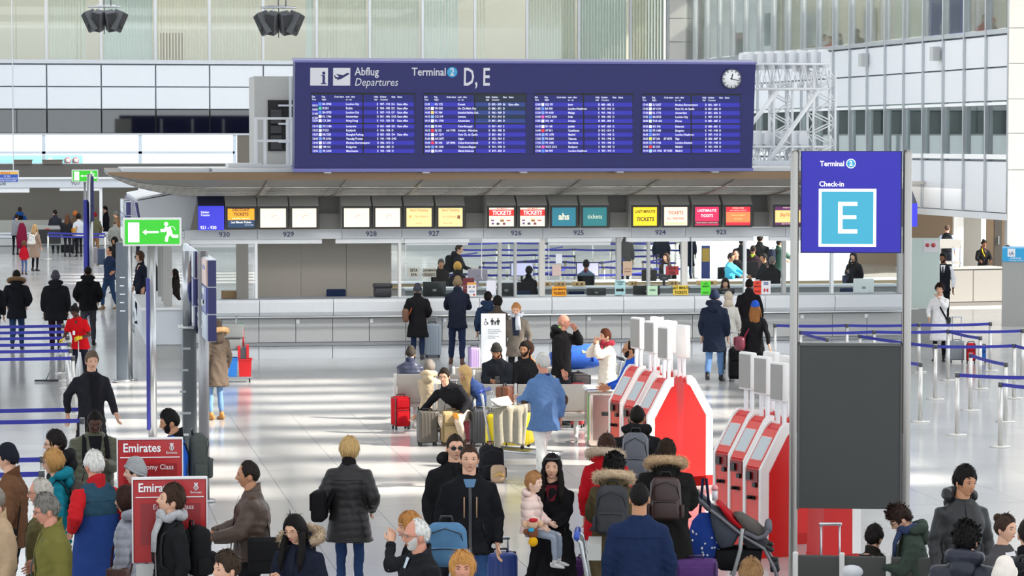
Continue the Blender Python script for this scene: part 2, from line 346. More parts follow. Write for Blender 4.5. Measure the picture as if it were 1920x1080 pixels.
# gallery behind the upper glass and offices behind the lower windows
mb = MB(); D = fl
mb.b2((0, D * 4.0, RG - 1.3), (LW, D * 4.2, ZT)).b2((0, D * .4, RG - 1.4), (LW, D * 4.2, RG - 1.25))
g = mb.build('wall_gallery', mat('#e4e2da', .8)); g['kind'] = 'structure'; g.location = wr.location; g.rotation_euler = wr.rotation_euler
mb = MB().b2((0, D * 2.6, RS - .5), (LW, D * 2.8, RW + .3)).b2((0, D * .4, RS - .4), (LW, D * 2.6, RS - .2))
g = mb.build('wall_rear_office', mat('#c9d2d2', .8)); g['kind'] = 'structure'; g.location = wr.location; g.rotation_euler = wr.rotation_euler
for i in range(0, NC, 1):
    mb = MB()
    for k in range(5): mb.box(((i + .12 + k * .09) * pw, D * .45, (RS + RW) / 2), (.12, .008, RW - RS - .25), 0, rotm('z', .6))
    if i % 3: o = mb.build('vertical_blind', BL[1], wr); o['kind'] = 'stuff'
# blue direction board and pictures in the gallery
def wloc(s, y, z): return np.array([PA[0], PA[1], 0]) + np.array([UX[0] * s, UX[1] * s, z]) + np.array([NX[0], NX[1], 0]) * y
def on_wall(px, py, off=0.):
    r = ray(px, py); P0 = np.array([PA[0] + NX[0] * off, PA[1] + NX[1] * off]); t = np.dot(P0, NX) / np.dot(r[:2], NX); P = CAM + r * t
    return float(np.dot(P[:2] - PA, UX)), float(P[2])
RZW = math.atan2(UX[1], UX[0])
def wall_thing(nm, lab, cat, px, py, off, group=None):
    s, z = on_wall(px, py, off); P = wloc(s, off, z); return thing(nm, lab, cat, P, RZW, group), s, z
FACE = (pi / 2, 0, 0) if fl > 0 else (pi / 2, 0, pi)
t, s0, z0 = wall_thing('direction_board', 'dark blue direction board with gate numbers behind the gallery glass', 'sign', 1768, 36, 2.5)
s1, _ = on_wall(1734, 60, 2.5); s2, _ = on_wall(1803, 60, 2.5); h = 1.35
lo, hi = sorted((s1 - s0, s2 - s0)); MB().b2((lo, -.04, -h), (hi, .04, h)).build('sign_board', plas('#2f2fa0'), t)
for tx, xx, zz_ in (('E 1 - 14', .3, .75), ('E', .5, -.35), ('21 - 26', .5, -.95)): text(tx, .5, ((lo + hi) / 2, -.06 * fl, zz_), WHITE, t, FACE, 'CENTER')
t, s0, z0 = wall_thing('poster', 'black and white portrait poster in the gallery under a red shop sign', 'poster', 1386, 92, 2.5)
MB().b2((-.85, -.03, -.9), (.85, .03, .7)).build('poster_board', mat('#8e8f90', .6, var=.5, scale=2), t)
t, s0, z0 = wall_thing('shop_sign', 'red and white shop sign with round emblem inside the gallery', 'sign', 1384, 69, 2.45)
MB().cyl((-.55, -.03, 0), (-.55, .03, 0), .28, 16).build('emblem', lit('#e23a3a', .5), t)
MB().b2((-.1, -.05, -.12), (.75, -.03, .14)).build('print_field', lit('#f0b0a0', .4), t)
for px, py in ((1442, 55), (1518, 55), (1630, 50)):
    t, s0, z0 = wall_thing('wall_picture', 'grey framed picture on the gallery wall, ' + {1442: 'nearest the corner pillar', 1518: 'between two others', 1630: 'beside the person in the dark jacket'}[px], 'picture', px, py, 3.9, 'pictures in the gallery')
    MB().b2((-.6, -.05, -.7), (.6, .05, .7)).build('picture_frame', plas('#c9cdd2'), t); MB().b2((-.5, -.07, -.6), (.5, .07, .6)).build('picture', mat('#b3b9cc', .6, var=.4, scale=1.5), t)
# corner pillar of stone between back wall and right wall; stone column at the frame edge
STONE = mat('#bfbebb', .55, var=.05, scale=2)
xa, xb = at_Y(1253, 60, YB)[0], at_Y(1282, 60, YB)[0]
pl = struct('trim_3', MB().b2((xa, YB + .1, 3), (xb + .9, YB + .5, ZT)), JOINT)
zs = [3, zb(124, 1280), zb(79, 1280), zb(35, 1280), ZT]
for a, b in zip(zs[:-1], zs[1:]): MB().b2((xa, YB - .3, a + .01), (xb + .02, YB + .1, b - .01)).build('stone_slab', STONE, pl)
pc = struct('trim_4', MB().b2((0, .1, 0), (3.6, 1.2, ZT)), JOINT); pc.location = (PB[0] + .02, PB[1] - .35, 0); pc.rotation_euler = (0, 0, -YAW * .8)
zs = [0, 1.1] + [zr(y) for y in (318, 250, 186, 120, 54, -12)] + [ZT]
for a, b in zip(zs[:-1], zs[1:]):
    for i in range(4): MB().b2((i * .9 - .16, 0, a + .008), (i * .9 + .73, .1, b - .008)).build('stone_slab', STONE, pc)
# recess under the right wall: back, soffit, counter
RCX = [at_z(1706, 575)[:2], at_z(1885, 575)[:2]]
q0 = at_d(1600, 265, 108); q1 = at_d(2000, 265, 103)
def wallseg(name, p, q, z0, z1, m, th=.2):
    p, q = np.array(p[:2]), np.array(q[:2]); L = np.linalg.norm(q - p); o = struct(name, MB().b2((0, 0, z0), (L, th, z1)), m); o.location = (p[0], p[1], 0); o.rotation_euler = (0, 0, math.atan2(*(q - p)[::-1])); return o
wallseg('wall_recess', q0, q1, 0, 3.2, mat('#a58f78', .7))
pp = [at_d(x, 265, 107 if x < 1790 else 104) for x in (1788, 1806, 1840, 1866, 1880)]
c1 = wallseg('trim_5', at_d(1790, 265, 101), at_d(1808, 265, 101), 0, 3.2, WHITE, .3); c2 = wallseg('trim_6', at_d(1808, 265, 100.5), at_d(1841, 265, 100), 0, 3.2, plas('#9d9b96'), .3)
d1 = wallseg('door_1', at_d(1866, 265, 102), at_d(1880, 265, 102), 0, 2.75, mat('#3b3733', .6), .15)
MB().box((.15, -.03, 1.1), (.03, .04, .3)).build('door_handle', STEEL, d1)
wallseg('ceiling_recess', q0, q1, 3.2, 3.3, plas('#c8c4bd'), -29)
P = at_d(1800, 265, 95); area((P[0] + 1, P[1], 3.1), 6, 8, 130, (1, .9, .78))
# roof: slab with slots that let the sun stripe the floor
RZ = 14.5
def to_roof(P): return np.array(P[:2]) + SUND[:2] / SUND[2] * RZ
ra, rb_ = to_roof(at_z(420, 940)), to_roof(at_z(1290, 716))
mb = MB(); sx0, sx1 = ra[0] - 1.5, rb_[0] + 1.2; sy0, sy1 = ra[1] - .5, to_roof(at_z(420, 716))[1] + .3
mb.b2((-45, -8, RZ), (sx0, YB + 6, RZ + .3)).b2((sx1, -8, RZ), (58, 68, RZ + .3)).b2((sx1, 68, RZ), (27.5, YB + 6, RZ + .3)).b2((sx0, -8, RZ), (sx1, sy0, RZ + .3)).b2((sx0, sy1, RZ), (sx1, YB - 36, RZ + .3)).b2((sx0, YB - 26, RZ), (sx1, YB + 6, RZ + .3))
roof = struct('ceiling', mb, plas('#e9ebed', .6))
y = sy0; k = 0
while y < sy1:
    g = random.uniform(.5, .95); MB().b2((sx0 - .3, y, RZ - .1), (sx1 + .3, y + g, RZ + .25)).build('louvre', plas('#e9ebed', .6), roof); y += g + random.uniform(.9, 1.9)
y = YB - 36
while y < YB - 26: MB().b2((sx0 - .3, y, RZ - .1), (sx1 + .3, y + 1.1, RZ + .25)).build('louvre', plas('#e9ebed', .6), roof); y += 2.2
x = sx0 + 2
while x < sx1: MB().b2((x, sy0, RZ - .4), (x + .35, sy1, RZ - .1)).build('roof_beam', plas('#e9ebed', .6), roof); x += 3.1

# added lights that brighten the gallery and the offices behind the glass
for s_, y_, z_, L_ in ((LW * .3, 2.2, ZT - .3, LW * .5), (LW * .75, 2.2, ZT - .3, LW * .4)):
    P = wloc(s_, y_, z_); area(P, L_, 2.5, 900, (1, .97, .9), (0, 0, RZW))
P = wloc(LW * .5, 1.6, RW + .1); area(P, LW * .9, 1.2, 600, (.95, 1, 1), (0, 0, RZW))
area(((cols[0] + cols[-1]) / 2, YB + 2.4, ZT - .2), cols[-1] - cols[0], 3, 800, (1, .99, .97))
# ================================================================== check-in island
YC = at_z(700, 671)[1]
def cx(px, Y=None): return at_Y(px, 440, YC if Y is None else Y)[0]
def cz(py, Y=None, px=700): return at_Y(px, py, YC if Y is None else Y)[2]
CG = mat('#d3d7db', .42, var=.03); CG2 = mat('#b3b4b3', .45, var=.03); GREYW = mat('#7b7974', .6, var=.03)
# front counter
X0, X1 = cx(345), cx(1692); W = X1 - X0
ct = thing('check_in_counter', 'long light grey check-in counter with panelled front and steel rail below the numbered booths', 'counter', (X0, YC, 0))
zt = cz(560); zr1 = cz(592); zl = cz(641)
MB().b2((0, .16, 0), (W, .75, zt - .05)).build('body', CG2, ct)
n = 10; pw2 = W / n
for i in range(n):
    a, b = i * pw2 + .006, (i + 1) * pw2 - .006
    MB().prism([(-.14, zr1 + .02), (-.19, zr1 + .1), (-.2, zt - .06), (-.15, zt), (.16, zt), (.16, zr1 + .02)], a, b).build('upper_panel', CG, ct)
    MB().b2((a, .06, 0), (b, .16, cz(648))).build('plinth_panel', CG, ct)
for i in range(2 * n):
    a, b = i * pw2 / 2 + .006, (i + 1) * pw2 / 2 - .006; MB().b2((a, .02, zl + .01), (b, .16, zr1 - .05)).build('panel', CG2, ct)
MB().b2((0, .0, cz(647)), (W, .14, zl)).build('kick_rail', mat('#8d9094', .4), ct)
MB().tube([(0, -.2, zr1), (W, -.2, zr1)], .022, 8).build('rail', metal('#d9dadb', .3), ct)
MB().b2((-.02, -.05, zt - .03), (W + .02, .8, zt + .012)).build('worktop', mat('#8b9098', .35), ct)
for px in (558, 696, 834, 972, 1105, 1243, 1382, 1505, 1625):
    x = cx(px) - X0; p = MB().b2((x - .035, .0, cz(605)), (x + .035, .018, cz(598))).build('hook_tag', WHITE, ct)
# posts, fascia with numbers, roller shutters, glass
Yp = YC + .25
fr = thing('booth_front', 'light grey fascia with counter numbers, posts and glass above the check-in counter', 'counter front', (X0, Yp, 0))
def fx(px): return cx(px, Yp) - X0
f1, f0 = cz(430, Yp), cz(447, Yp)
seams = [345, 482, 640, 752, 905, 1016, 1182, 1283, 1470, 1692]
for a, b in zip(seams[:-1], seams[1:]): MB().b2((fx(a) + .004, -.12, f0), (fx(b) - .004, .2, f1)).build('fascia', CG, fr)
for t, px in (('930', 420), ('929', 540), ('928', 695), ('927', 812), ('926', 966), ('925', 1083), ('924', 1236), ('923', 1350), ('922', 1530)):
    text(t, .145, (fx(px), -.126, (f0 + f1) / 2), plas('#39406a'), fr, align='CENTER', bold=.012, sx=1.08)
for px, w, c in ((454, .25, GREYW), (480, .055, WHITE), (749, .06, plas('#e6e6e2')), (937, .07, CG2), (966, .055, CG2), (1016, .12, plas('#cfccc6')), (1160, .1, CG2), (1216, .06, CG2), (1283, .13, plas('#d9d6d0')), (1397, .05, WHITE), (1470, .08, CG2), (1560, .06, WHITE), (1688, .1, CG2)):
    MB().b2((fx(px) - w / 2, -.05, zt + .012), (fx(px) + w / 2, .09, f0)).build('post', c, fr)
for a, b, dr in ((356, 478, 462), (482, 603, 453), (629, 750, 456), (758, 879, 460), (903, 1012, 453), (1026, 1146, 462), (1174, 1292, 449), (1295, 1412, 449), (1442, 1560, 449), (1570, 1685, 449)):
    MB().b2((fx(a), -.06, f0 - .1), (fx(b), .06, f0 - .005)).build('shutter_box', plas('#e9ecee'), fr)
    if dr > 450: MB().b2((fx(a) + .02, -.02, cz(dr, Yp)), (fx(b) - .02, .0, f0 - .09)).build('roller_shutter', plas('#d8dbde'), fr)
for a, b in ((758, 934), (939, 1012), (1020, 1158), (1162, 1213), (1218, 1279), (1288, 1467), (1473, 1686), (365, 445)):
    MB().b2((fx(a), .02, zt + .013), (fx(b), .03, f0 - .1)).build('pane', CLEAR, fr)
for px in (760, 902, 1028, 1296): MB().tube([(fx(px), -.08, f0 - .1), (fx(px), -.08, cz(520, Yp)), (fx(px) + .015, -.08, cz(525, Yp))], .008, 5).build('pull_cord', WHITE, fr)
# grey partition in the closed booths
xa, xb = cx(478, YC + 1.6), cx(734, YC + 1.6); nn = 3
pt = thing('partition_wall', 'brown grey partition closing off the two empty booths', 'partition', (xa, YC + 1.6, 0))
for i in range(nn): MB().b2(((xb - xa) * i / nn + .004, 0, 0), ((xb - xa) * (i + 1) / nn - .004, .08, f0 + .1)).build('panel', mat('#aaa398', .65, var=.03), pt)
# rear counter of the island
YR = YC + 15.5
rc = thing('rear_counter', 'low steel topped rear counter behind the booths', 'counter', (cx(480, YR), YR, 0)); Wr = cx(1692, YR) - cx(480, YR)
zrr = at_Y(1100, 527, YR)[2]
MB().b2((0, .1, 0), (Wr, .7, zrr - .04)).build('body', mat('#8e8d88', .5), rc); MB().b2((0, 0, zrr - .04), (Wr, .8, zrr)).build('worktop', LGREY, rc)
MB().b2((0, .05, zrr - .16), (Wr, .1, zrr - .05)).build('shelf', mat('#b09c78', .6), rc)
YM = YC + 9.0
rc2 = thing('desk', 'grey work desk with pale edge running behind the booth windows', 'desk', (cx(760, YM), YM, 0)); Wm = cx(1690, YM) - cx(760, YM)
zm = at_Y(1100, 538, YM)[2]
MB().b2((0, .06, 0), (Wm, .7, zm - .04)).build('body', mat('#77797b', .5), rc2); MB().b2((0, 0, zm - .05), (Wm, .75, zm)).build('worktop', plas('#b9c0c6'), rc2)
# left flank of the island: desk, sloping screens, posts
x0, x1 = at_z(262, 669)[0], at_z(341, 669)[0]; Yl = YC + .1; L = 9.0
fd = thing('flank_desk', 'white topped service desk running back along the end of the island', 'desk', (x0, Yl, 0))
zd = at_Y(300, 577, Yl)[2]
MB().b2((.1, .05, .32), (x1 - x0, L, zd - .05)).build('body', plas('#cdd2d8'), fd); MB().b2((.12, .08, 0), (x1 - x0 - .02, L, .31)).build('plinth', mat('#a8a9a8', .4), fd)
MB().b2((.0, 0, zd - .05), (x1 - x0 + .02, L, zd)).build('worktop', plas('#e8eaea'), fd)
for i in range(5): MB().tube([(-.12, .4 + i * .2, .5 + .1 * i), (-.12, 3.4, .5 + .1 * i)], .012, 6).build('rail', ALU, fd)
mb = MB()
for i in range(12): mb.tube([(-.12, .8 + i * .24, .5), (-.12, .8 + i * .24, .95)], .007, 5)
mb.build('basket_wire', ALU, fd)
fp = thing('flank_posts', 'grey posts and pale beam closing the end of the island above the service desk', 'frame', (x1 - .3, Yl + .2, 0))
for y, w in ((.2, .08), (.9, .07), (2.2, .06), (4.2, .06)): MB().b2((-w, y, zd), (w, y + .12, f0)).build('post', mat('#a9a8a4', .5), fp)
MB().b2((-.35, 0, f0), (.3, L, f1)).build('fascia', CG, fp)
FX = x0 + .5
fm = thing('flank_screens', 'row of dark blue sloping screens seen edge on at the end of the island', 'screen', (FX, Yl + .3, 0))
MB().prism([(-.45, f1), (.55, f1), (.75, f1 + .85), (-.55, f1 + .62)], 0, L - 1, axis=1).build('housing', CG, fm)
for i in range(6): MB().prism([(-.5, f1 + .05), (-.46, f1 + .05), (-.56, f1 + .58), (-.6, f1 + .58)], i * 1.3 + .1, i * 1.3 + 1.2, axis=1).build('screen', plas('#2b2c7a', .2), fm)
for i in range(4): MB().prism([(-.55, f1 + .635), (.75, f1 + .87), (.75, f1 + .9), (-.55, f1 + .665)], i * 2 + .1, i * 2 + 1.9, axis=1).build('hood', plas('#e5e7ea'), fm)
# ---- canopy wing
YN = YC - 3.4                                   # nose line
zn1, zn0 = at_Y(960, 323, YN)[2], at_Y(960, 336, YN)[2]
BR = metal('#6c5a48', .25); SOF = mat('#8f8c86', .6, metal=.15, var=.06)
xl, xr = cx(205, YN), cx(1752, YN); xll, xrr = cx(398, YN), cx(1648, YN)
cn = thing('wing_canopy', 'long curved metal wing canopy with bronze edge over the check-in counter', 'canopy', ((xl + xr) / 2, YN, 0)); XC = (xl + xr) / 2
zlow = cz(367)
def sect(x):
    if x < xll: t = max(0., (x - xl) / (xll - xl))
    elif x > xrr: t = max(0., (xr - x) / (xr - xrr))
    else: t = 1.
    t = sin(t * pi / 2) ** 1.0; yn = (1 - t) * (.9 if x < XC else 1.6); band = .03 + (zn1 - zn0 - .03) * min(1, t * 2)
    pts = [(yn, zn1), (yn, zn1 - band)]
    for q in np.linspace(.12, 1, 8): pts.append((yn + q * (3.9 - yn), zn1 - band - (zn1 - band - zlow) * t * (1 - (1 - q) ** 1.6)))
    pts.append((4.6, pts[-1][1])); pts.append((4.6, zn1 + .06)); return pts
xsn = sorted(set(list(np.linspace(xl, xll, 14)) + list(np.linspace(xll, xrr, 12)) + list(np.linspace(xrr, xr, 12))))
rings = [[(x - XC, y, z) for y, z in sect(x)] for x in xsn]
MB().loft([r for r in rings], 0, smooth=False).build('soffit', SOF, cn)
mb = MB()
for a, b in zip(xsn[:-1], xsn[1:]):
    sa_, sb_ = sect(a), sect(b)
    mb.add([(a - XC, sa_[0][0] - .01, sa_[0][1] + .005), (b - XC, sb_[0][0] - .01, sb_[0][1] + .005), (b - XC, sb_[1][0] - .012, sb_[1][1] - .005), (a - XC, sa_[1][0] - .012, sa_[1][1] - .005)], [(0, 1, 2, 3)])
mb.build('bronze_edge', BR, cn)
# slats and curved ribs under the wing
mb = MB()
for q in np.linspace(.2, .86, 9):
    for a, b in zip(xsn[:-1], xsn[1:]):
        pa, pb = [(x - XC, sect(x)[2][0] + q * (3.8 - sect(x)[2][0]), np.interp(sect(x)[2][0] + q * (3.8 - sect(x)[2][0]), [p[0] for p in sect(x)[1:10]], [p[1] for p in sect(x)[1:10]]) - .012) for x in (a, b)]
        mb.tube([pa, pb], .014, 4)
o = mb.build('soffit_slats', mat('#c2bfb8', .4, metal=.3), cn); o['kind'] = 'stuff'
for px in (480, 619, 755, 896, 1035, 1172, 1308, 1440, 1570):
    x = cx(px, YC); S = sect(x); MB().tube([(x - XC, y, z - .02) for y, z in S[1:10]], .03, 6).build('rib', mat('#8b8882', .4, metal=.3), cn)
for i in range(9):
    a = xl + .3 + i * (xr - xl - 1) / 9; MB().b2((a - XC, .35 if 0 < i < 8 else 1.0, zn1 + .01), (a + (xr - xl - 1) / 9 - .03 - XC, 4.6, zn1 + .085)).build('roof_panel', plas('#d4d6d8'), cn)
# added fill light under the wing, brightening the screens and the counter
area((XC, YN + .9, zn0 - .3), xr - xl - 4, .5, 85, (1, .97, .93), (radians(36), 0, 0)).data.spread = radians(100)
# ---- screens under the canopy
def scr(px0, px1, label, base, rows=(), rects=(), group=None, e=1.12, bez=True, nm='information_screen'):
    Ys = YC - .42; a, b = cx(px0, Ys), cx(px1, Ys); w = b - a; z1, z0 = cz(385, Ys), cz(430, Ys); h = z1 - z0
    t = thing(nm, label, 'screen', ((a + b) / 2, Ys, z0), 0, group)
    hood = DARKBLUE if not bez else HOOD
    MB().prism([(0, .0), (.6, .0), (.6, h + .33), (.42, h + .3), (0, h)], -w / 2 + .005, w / 2 - .005).build('housing', hood, t)
    m_ = .03 if bez else .0
    if bez:
        mb = MB().b2((-w / 2 + .01, -.03, h - .06), (w / 2 - .01, -.001, h - .01)).b2((-w / 2 + .01, -.03, .01), (w / 2 - .01, -.001, .05)).b2((-w / 2 + .01, -.03, .05), (-w / 2 + .055, -.001, h - .06)).b2((w / 2 - .055, -.03, .05), (w / 2 - .01, -.001, h - .06)); mb.build('bezel', BLACKP, t)
    iw, i0, i1 = (w / 2 - .055, .05, h - .06) if bez else (w / 2 - .008, .0, h)
    sc_ = MB().b2((-iw, -.014, i0), (iw, -.002, i1)).build('display', lit(base, e), t)
    for (u0, v0, u1, v1, c) in rects: MB().b2((-iw + u0 * 2 * iw, -.017, i0 + v0 * (i1 - i0)), (-iw + u1 * 2 * iw, -.0145, i0 + v1 * (i1 - i0))).build('display_field', lit(c, e), sc_)
    for (s_, u, v, size, c, al, bold, shear) in rows: text(s_, size * (i1 - i0), (-iw + u * 2 * iw, -.02, i0 + v * (i1 - i0)), lit(c, e * .9), sc_, align=al, bold=bold, shear=shear, sx=.9)
    return t
HOOD = mat('#b4b2ac', .5); DARKBLUE = plas('#3c3f5a')
C_ = 'CENTER'
scr(371, 421, 'plain blue counter sign reading 921 - 930 at the end of the screen row', '#3434c8', [('Schalter', .1, .74, .12, '#ffffff', 'LEFT', .02, 0), ('Counter', .1, .62, .12, '#ffffff', 'LEFT', .02, 0), ('921 - 930', .08, .1, .19, '#ffffff', 'LEFT', .015, 0)], bez=False, nm='counter_sign')
scr(422, 482, 'orange and dark blue screen reading discount tickets', '#f5a51e', [('DISCOUNT', .5, .93, .2, '#4a2d2a', C_, .03, 0), ('TICKETS', .5, .70, .23, '#4a2d2a', C_, .03, 0), ('EUROPEAN AIRWAYS', .5, .48, .11, '#fff1c0', C_, .01, 0), ('Last Minute Tickets', .5, .28, .15, '#ffffff', C_, .02, 0), ('NOW HERE', .8, .13, .1, '#cfd8e8', C_, 0, 0)], [(0, 0, 1, .4, '#1b3a5c')])
def swoosh(t, e=1.):
    d = [c for c in t.children if c.name.startswith('display')][0]
    mb = MB().tube([(-.2, -.018, .26), (-.12, -.018, .33), (-.03, -.018, .3), (.02, -.018, .35)], .008, 5).tube([(-.04, -.018, .24), (0, -.018, .29), (.08, -.018, .31)], .009, 5, 1).tube([(-.2, -.018, .22), (-.14, -.018, .26)], .006, 5)
    mb.build('emblem', [lit('#e6ddd4', .9), lit('#e7b9b4', .9)], d)
AP = [('Frankfurt', .44, .52, .16, '#dcd2c4', 'LEFT', 0, .2), ('Airport', .44, .36, .16, '#dcd2c4', 'LEFT', 0, .2)]
for p0, p1, l in ((483, 541, 'first cream screen with a faint airport emblem, beside the orange discount screen'), (543, 598, 'cream screen with a faint airport emblem, at the end of the group over counter 929'), (640, 697, 'cream screen with a faint airport emblem, first of the group over counter 928'), (699, 755, 'cream screen with a faint airport emblem, next to the pale orange screens')):
    swoosh(scr(p0, p1, l, '#fff0d2', AP, e=1.15))
scr(757, 814, 'pale orange ticketing screen with round arrow emblem over counter 927', '#ffe2a0', [('Ibero Ticketing', .5, .88, .17, '#c98a3a', C_, .01, 0), ('Star alliance', .6, .55, .16, '#d8a860', C_, 0, 0), ('partner', .5, .2, .12, '#d8a860', C_, 0, 0)], [(.12, .5, .2, .6, '#f0b040')], e=.95)
scr(817, 872, 'pale orange ticketing screen with small dark tail emblem', '#ffe2a0', [('Ibero Ticketing', .5, .88, .17, '#c98a3a', C_, .01, 0), ('RC LUNDAIR', .45, .52, .14, '#d8a860', C_, 0, 0), ('Reise 2000', .4, .18, .12, '#d8a860', C_, 0, 0)], [(.78, .42, .9, .6, '#8d5a3a')], e=.95)
for p0, p1, l in ((912, 968, 'red and cream screen reading tickets, first of the pair over counter 926'), (970, 1026, 'red and cream screen reading tickets, beside the teal screens')):
    scr(p0, p1, l, '#fff0d8', [('LAST MINUTE', .5, .95, .1, '#e23a2a', C_, .02, 0), ('TICKETS', .5, .72, .3, '#ffffff', C_, .03, .15), ('airlines', .5, .44, .1, '#e0a060', C_, 0, 0)], [(0, .56, 1, .9, '#e62a24'), (.08, .28, .2, .36, '#7a4a7a'), (.45, .25, .6, .36, '#9a5a2a'), (.7, .28, .86, .34, '#c04a3a'), (.1, .1, .2, .2, '#5a4a8a'), (.3, .08, .42, .2, '#3a2a4a'), (.55, .08, .66, .2, '#7a2a3a')], e=1.0)
scr(1030, 1084, 'teal screen with big pale lower case letters ahs', '#1f7a90', [('ahs', .5, .5, .5, '#fff6d8', C_, .03, 0)], e=.9)
scr(1088, 1142, 'teal screen with thin pale lower case word tickets', '#1f7a80', [('tickets', .5, .5, .34, '#e8f4d8', C_, 0, 0)], e=.9)
scr(1182, 1236, 'yellow screen reading last minute tickets in dark italics', '#ffdc1e', [('LAST MINUTE', .5, .76, .2, '#4a3210', C_, .025, .2), ('TICKETS', .5, .34, .29, '#4a3210', C_, .03, .2)], e=1.0)
scr(1240, 1293, 'cream screen with red words tickets all airlines', '#fff2dc', [('TICKETS', .5, .68, .25, '#e0603a', C_, .02, 0), ('ALL AIRLINES', .5, .38, .18, '#e08060', C_, .015, 0)], [(.04, .05, .96, .18, '#d8e0b0')], e=.95)
scr(1298, 1352, 'crimson screen with white words lastminute tickets', '#e8245a', [('LASTMINUTE', .5, .8, .2, '#ffffff', C_, .02, 0), ('TICKETS', .5, .52, .2, '#ffffff', C_, .02, 0), ('TICKET SERVICE / TICKETS SALES', .5, .14, .09, '#ffd8d8', C_, 0, 0)], [(0, .06, 1, .24, '#7a1430')], e=1.1)
scr(1356, 1411, 'red edged orange screen with small lines of yellow writing', '#ff8a50', [('WORLD WIDE', .5, .93, .11, '#fff0d0', C_, .01, 0), ('LAST MINUTE TICKETS', .5, .80, .1, '#ffe0d0', C_, 0, 0), ('tickets all airlines', .5, .55, .12, '#ffe9a0', C_, 0, 0), ('best price', .5, .36, .12, '#ffe9a0', C_, 0, 0)], [(0, .72, 1, 1, '#e8203a'), (0, 0, 1, .16, '#e8203a')], e=1.0)
scr(1448, 1506, 'purple edged screen with travel emblem partly behind the tall E sign', '#ffd88a', [('WORLD WIDE', .5, .94, .1, '#ffd8d0', C_, .01, 0), ('SkyTravel', .5, .55, .26, '#c8502a', C_, .01, .15), ('BEST IN THE LINE', .5, .06, .1, '#ffd8d0', C_, 0, 0)], [(0, .8, 1, 1, '#5a1a5a'), (0, 0, 1, .14, '#5a1a5a')], e=1.0)
scr(1692, 1720, 'blue sign seen past the tall E sign under the canopy end', '#3a3ad0', [], bez=False, nm='counter_sign')
gb = MB()
for a, b in ((598, 640), (872, 912), (1142, 1182), (1411, 1448)):
    o = MB().b2((cx(a) , YC - .1, f1 + .02), (cx(b), YC + .1, f1 + .35)).b2((cx(a), YC + .1, f1 + .35), (cx(b), YC + .4, cz(362))).build('gap_panel', mat('#6f6e6b', .6), fr, (-X0, -Yp, 0))
# ---- departures board on the canopy
YBD = YN - .56
zb0 = at_Y(982, 321.5, YBD)[2] + .03; BX0, BX1 = at_Y(552, 322, YBD)[0], at_Y(1410, 322, YBD)[0]; BW = BX1 - BX0; BH = BW * 197 / 858 * 1.012
bd = thing('departures_board', 'huge dark blue departures board with four lit timetable panels and a clock', 'departure board', ((BX0 + BX1) / 2, YBD, zb0)); bd.rotation_euler = (radians(7), 0, 0)
def B(px, py):
    v = (323.5 - py) / 197.; l = 552 + 3 * v; r = 1410 + 8 * v; return ((px - l) / (r - l) - .5) * BW, v * BH
BLUE = mat('#1e205f', .5, var=.03)
MB().b2((-BW / 2, .0, 0), (BW / 2, .5, BH)).build('cabinet', BLUE, bd)
MB().b2((-BW / 2 - .02, -.02, -.03), (BW / 2 + .02, .52, .035)).b2((-BW / 2 - .02, -.02, BH - .02), (BW / 2 + .02, .52, BH + .02)).build('edge_trim', [mat('#6b6ca8', .4)], bd)
for x in np.linspace(-BW / 2 + .6, BW / 2 - .8, 5): MB().b2((x, .1, -.075), (x + .14, 1.9, -.0)).b2((x, .42, -.07), (x + .14, .56, BH * .9)).build('support_bracket', LGREY, bd)
def bt(s, px, py, hpx, al='LEFT', bold=0., sx=.85, shear=0., c=None, y=-.006, parent=None):
    x, z = B(px, py); return text(s, hpx * BH / 197, (x, y, z), c or lit('#f4f6ff', .35), parent or bd, align=al, bold=bold, sx=sx, shear=shear)
WL = lit('#f4f6ff', .35)
def brect(px0, py0, px1, py1, m, nm, y0=-.006, y1=0., parent=None):
    a, b = B(px0, py1), B(px1, py0); return MB().b2((a[0], y0, a[1]), (b[0], y1, b[1])).build(nm, m, parent or bd)
s1 = brect(582, 138, 615, 170, WL, 'pictogram_field'); s2 = brect(624, 138, 656, 170, WL, 'pictogram_field')
x, z = B(607, 152); k = BH / 197
MB().cyl((x, -.012, z + 4.5 * k), (x, -.006, z + 4.5 * k), 2.9 * k, 12).b2((x - 4.5 * k, -.012, z - .5 * k), (x + 2 * k, -.006, z + 1.0 * k)).b2((x - 2.2 * k, -.0125, z - 14 * k), (x + 2.2 * k, -.0065, z + .9 * k)).b2((x - 5 * k, -.012, z - 15.5 * k), (x + 5 * k, -.006, z - 13.5 * k)).build('information_pictogram', BLUE, s1)
x, z = B(640, 154)
MB().tube([(x - 12 * k, -.01, z - 2 * k), (x - 3 * k, -.01, z - 2.6 * k), (x + 10 * k, -.01, z + 5 * k), (x + 13.5 * k, -.01, z + 5.6 * k)], [1.3 * k, 2.2 * k, 2 * k, .8 * k], 6, ry=[.003] * 4, ref=(0, 0, 1)).prism([(x - 9 * k, z - 6.5 * k), (x - 3 * k, z - 4 * k), (x + 6 * k, z + .5 * k), (x + 1 * k, z + 3 * k), (x - 9 * k, z + 5 * k), (x - 10 * k, z + 4.2 * k), (x - 5 * k, z + 1 * k)], -.012, -.007, axis=1).prism([(x - 14 * k, z + 3 * k), (x - 12.5 * k, z + 3 * k), (x - 10 * k, z - 1 * k), (x - 12.5 * k, z - 1.5 * k)], -.012, -.007, axis=1).build('aeroplane_pictogram', BLUE, s2)
bt('Abflug', 664, 145, 20, bold=.012); bt('Departures', 663, 164, 20, shear=.22); bt('Terminal', 769, 145, 20, bold=.012, sx=.87)
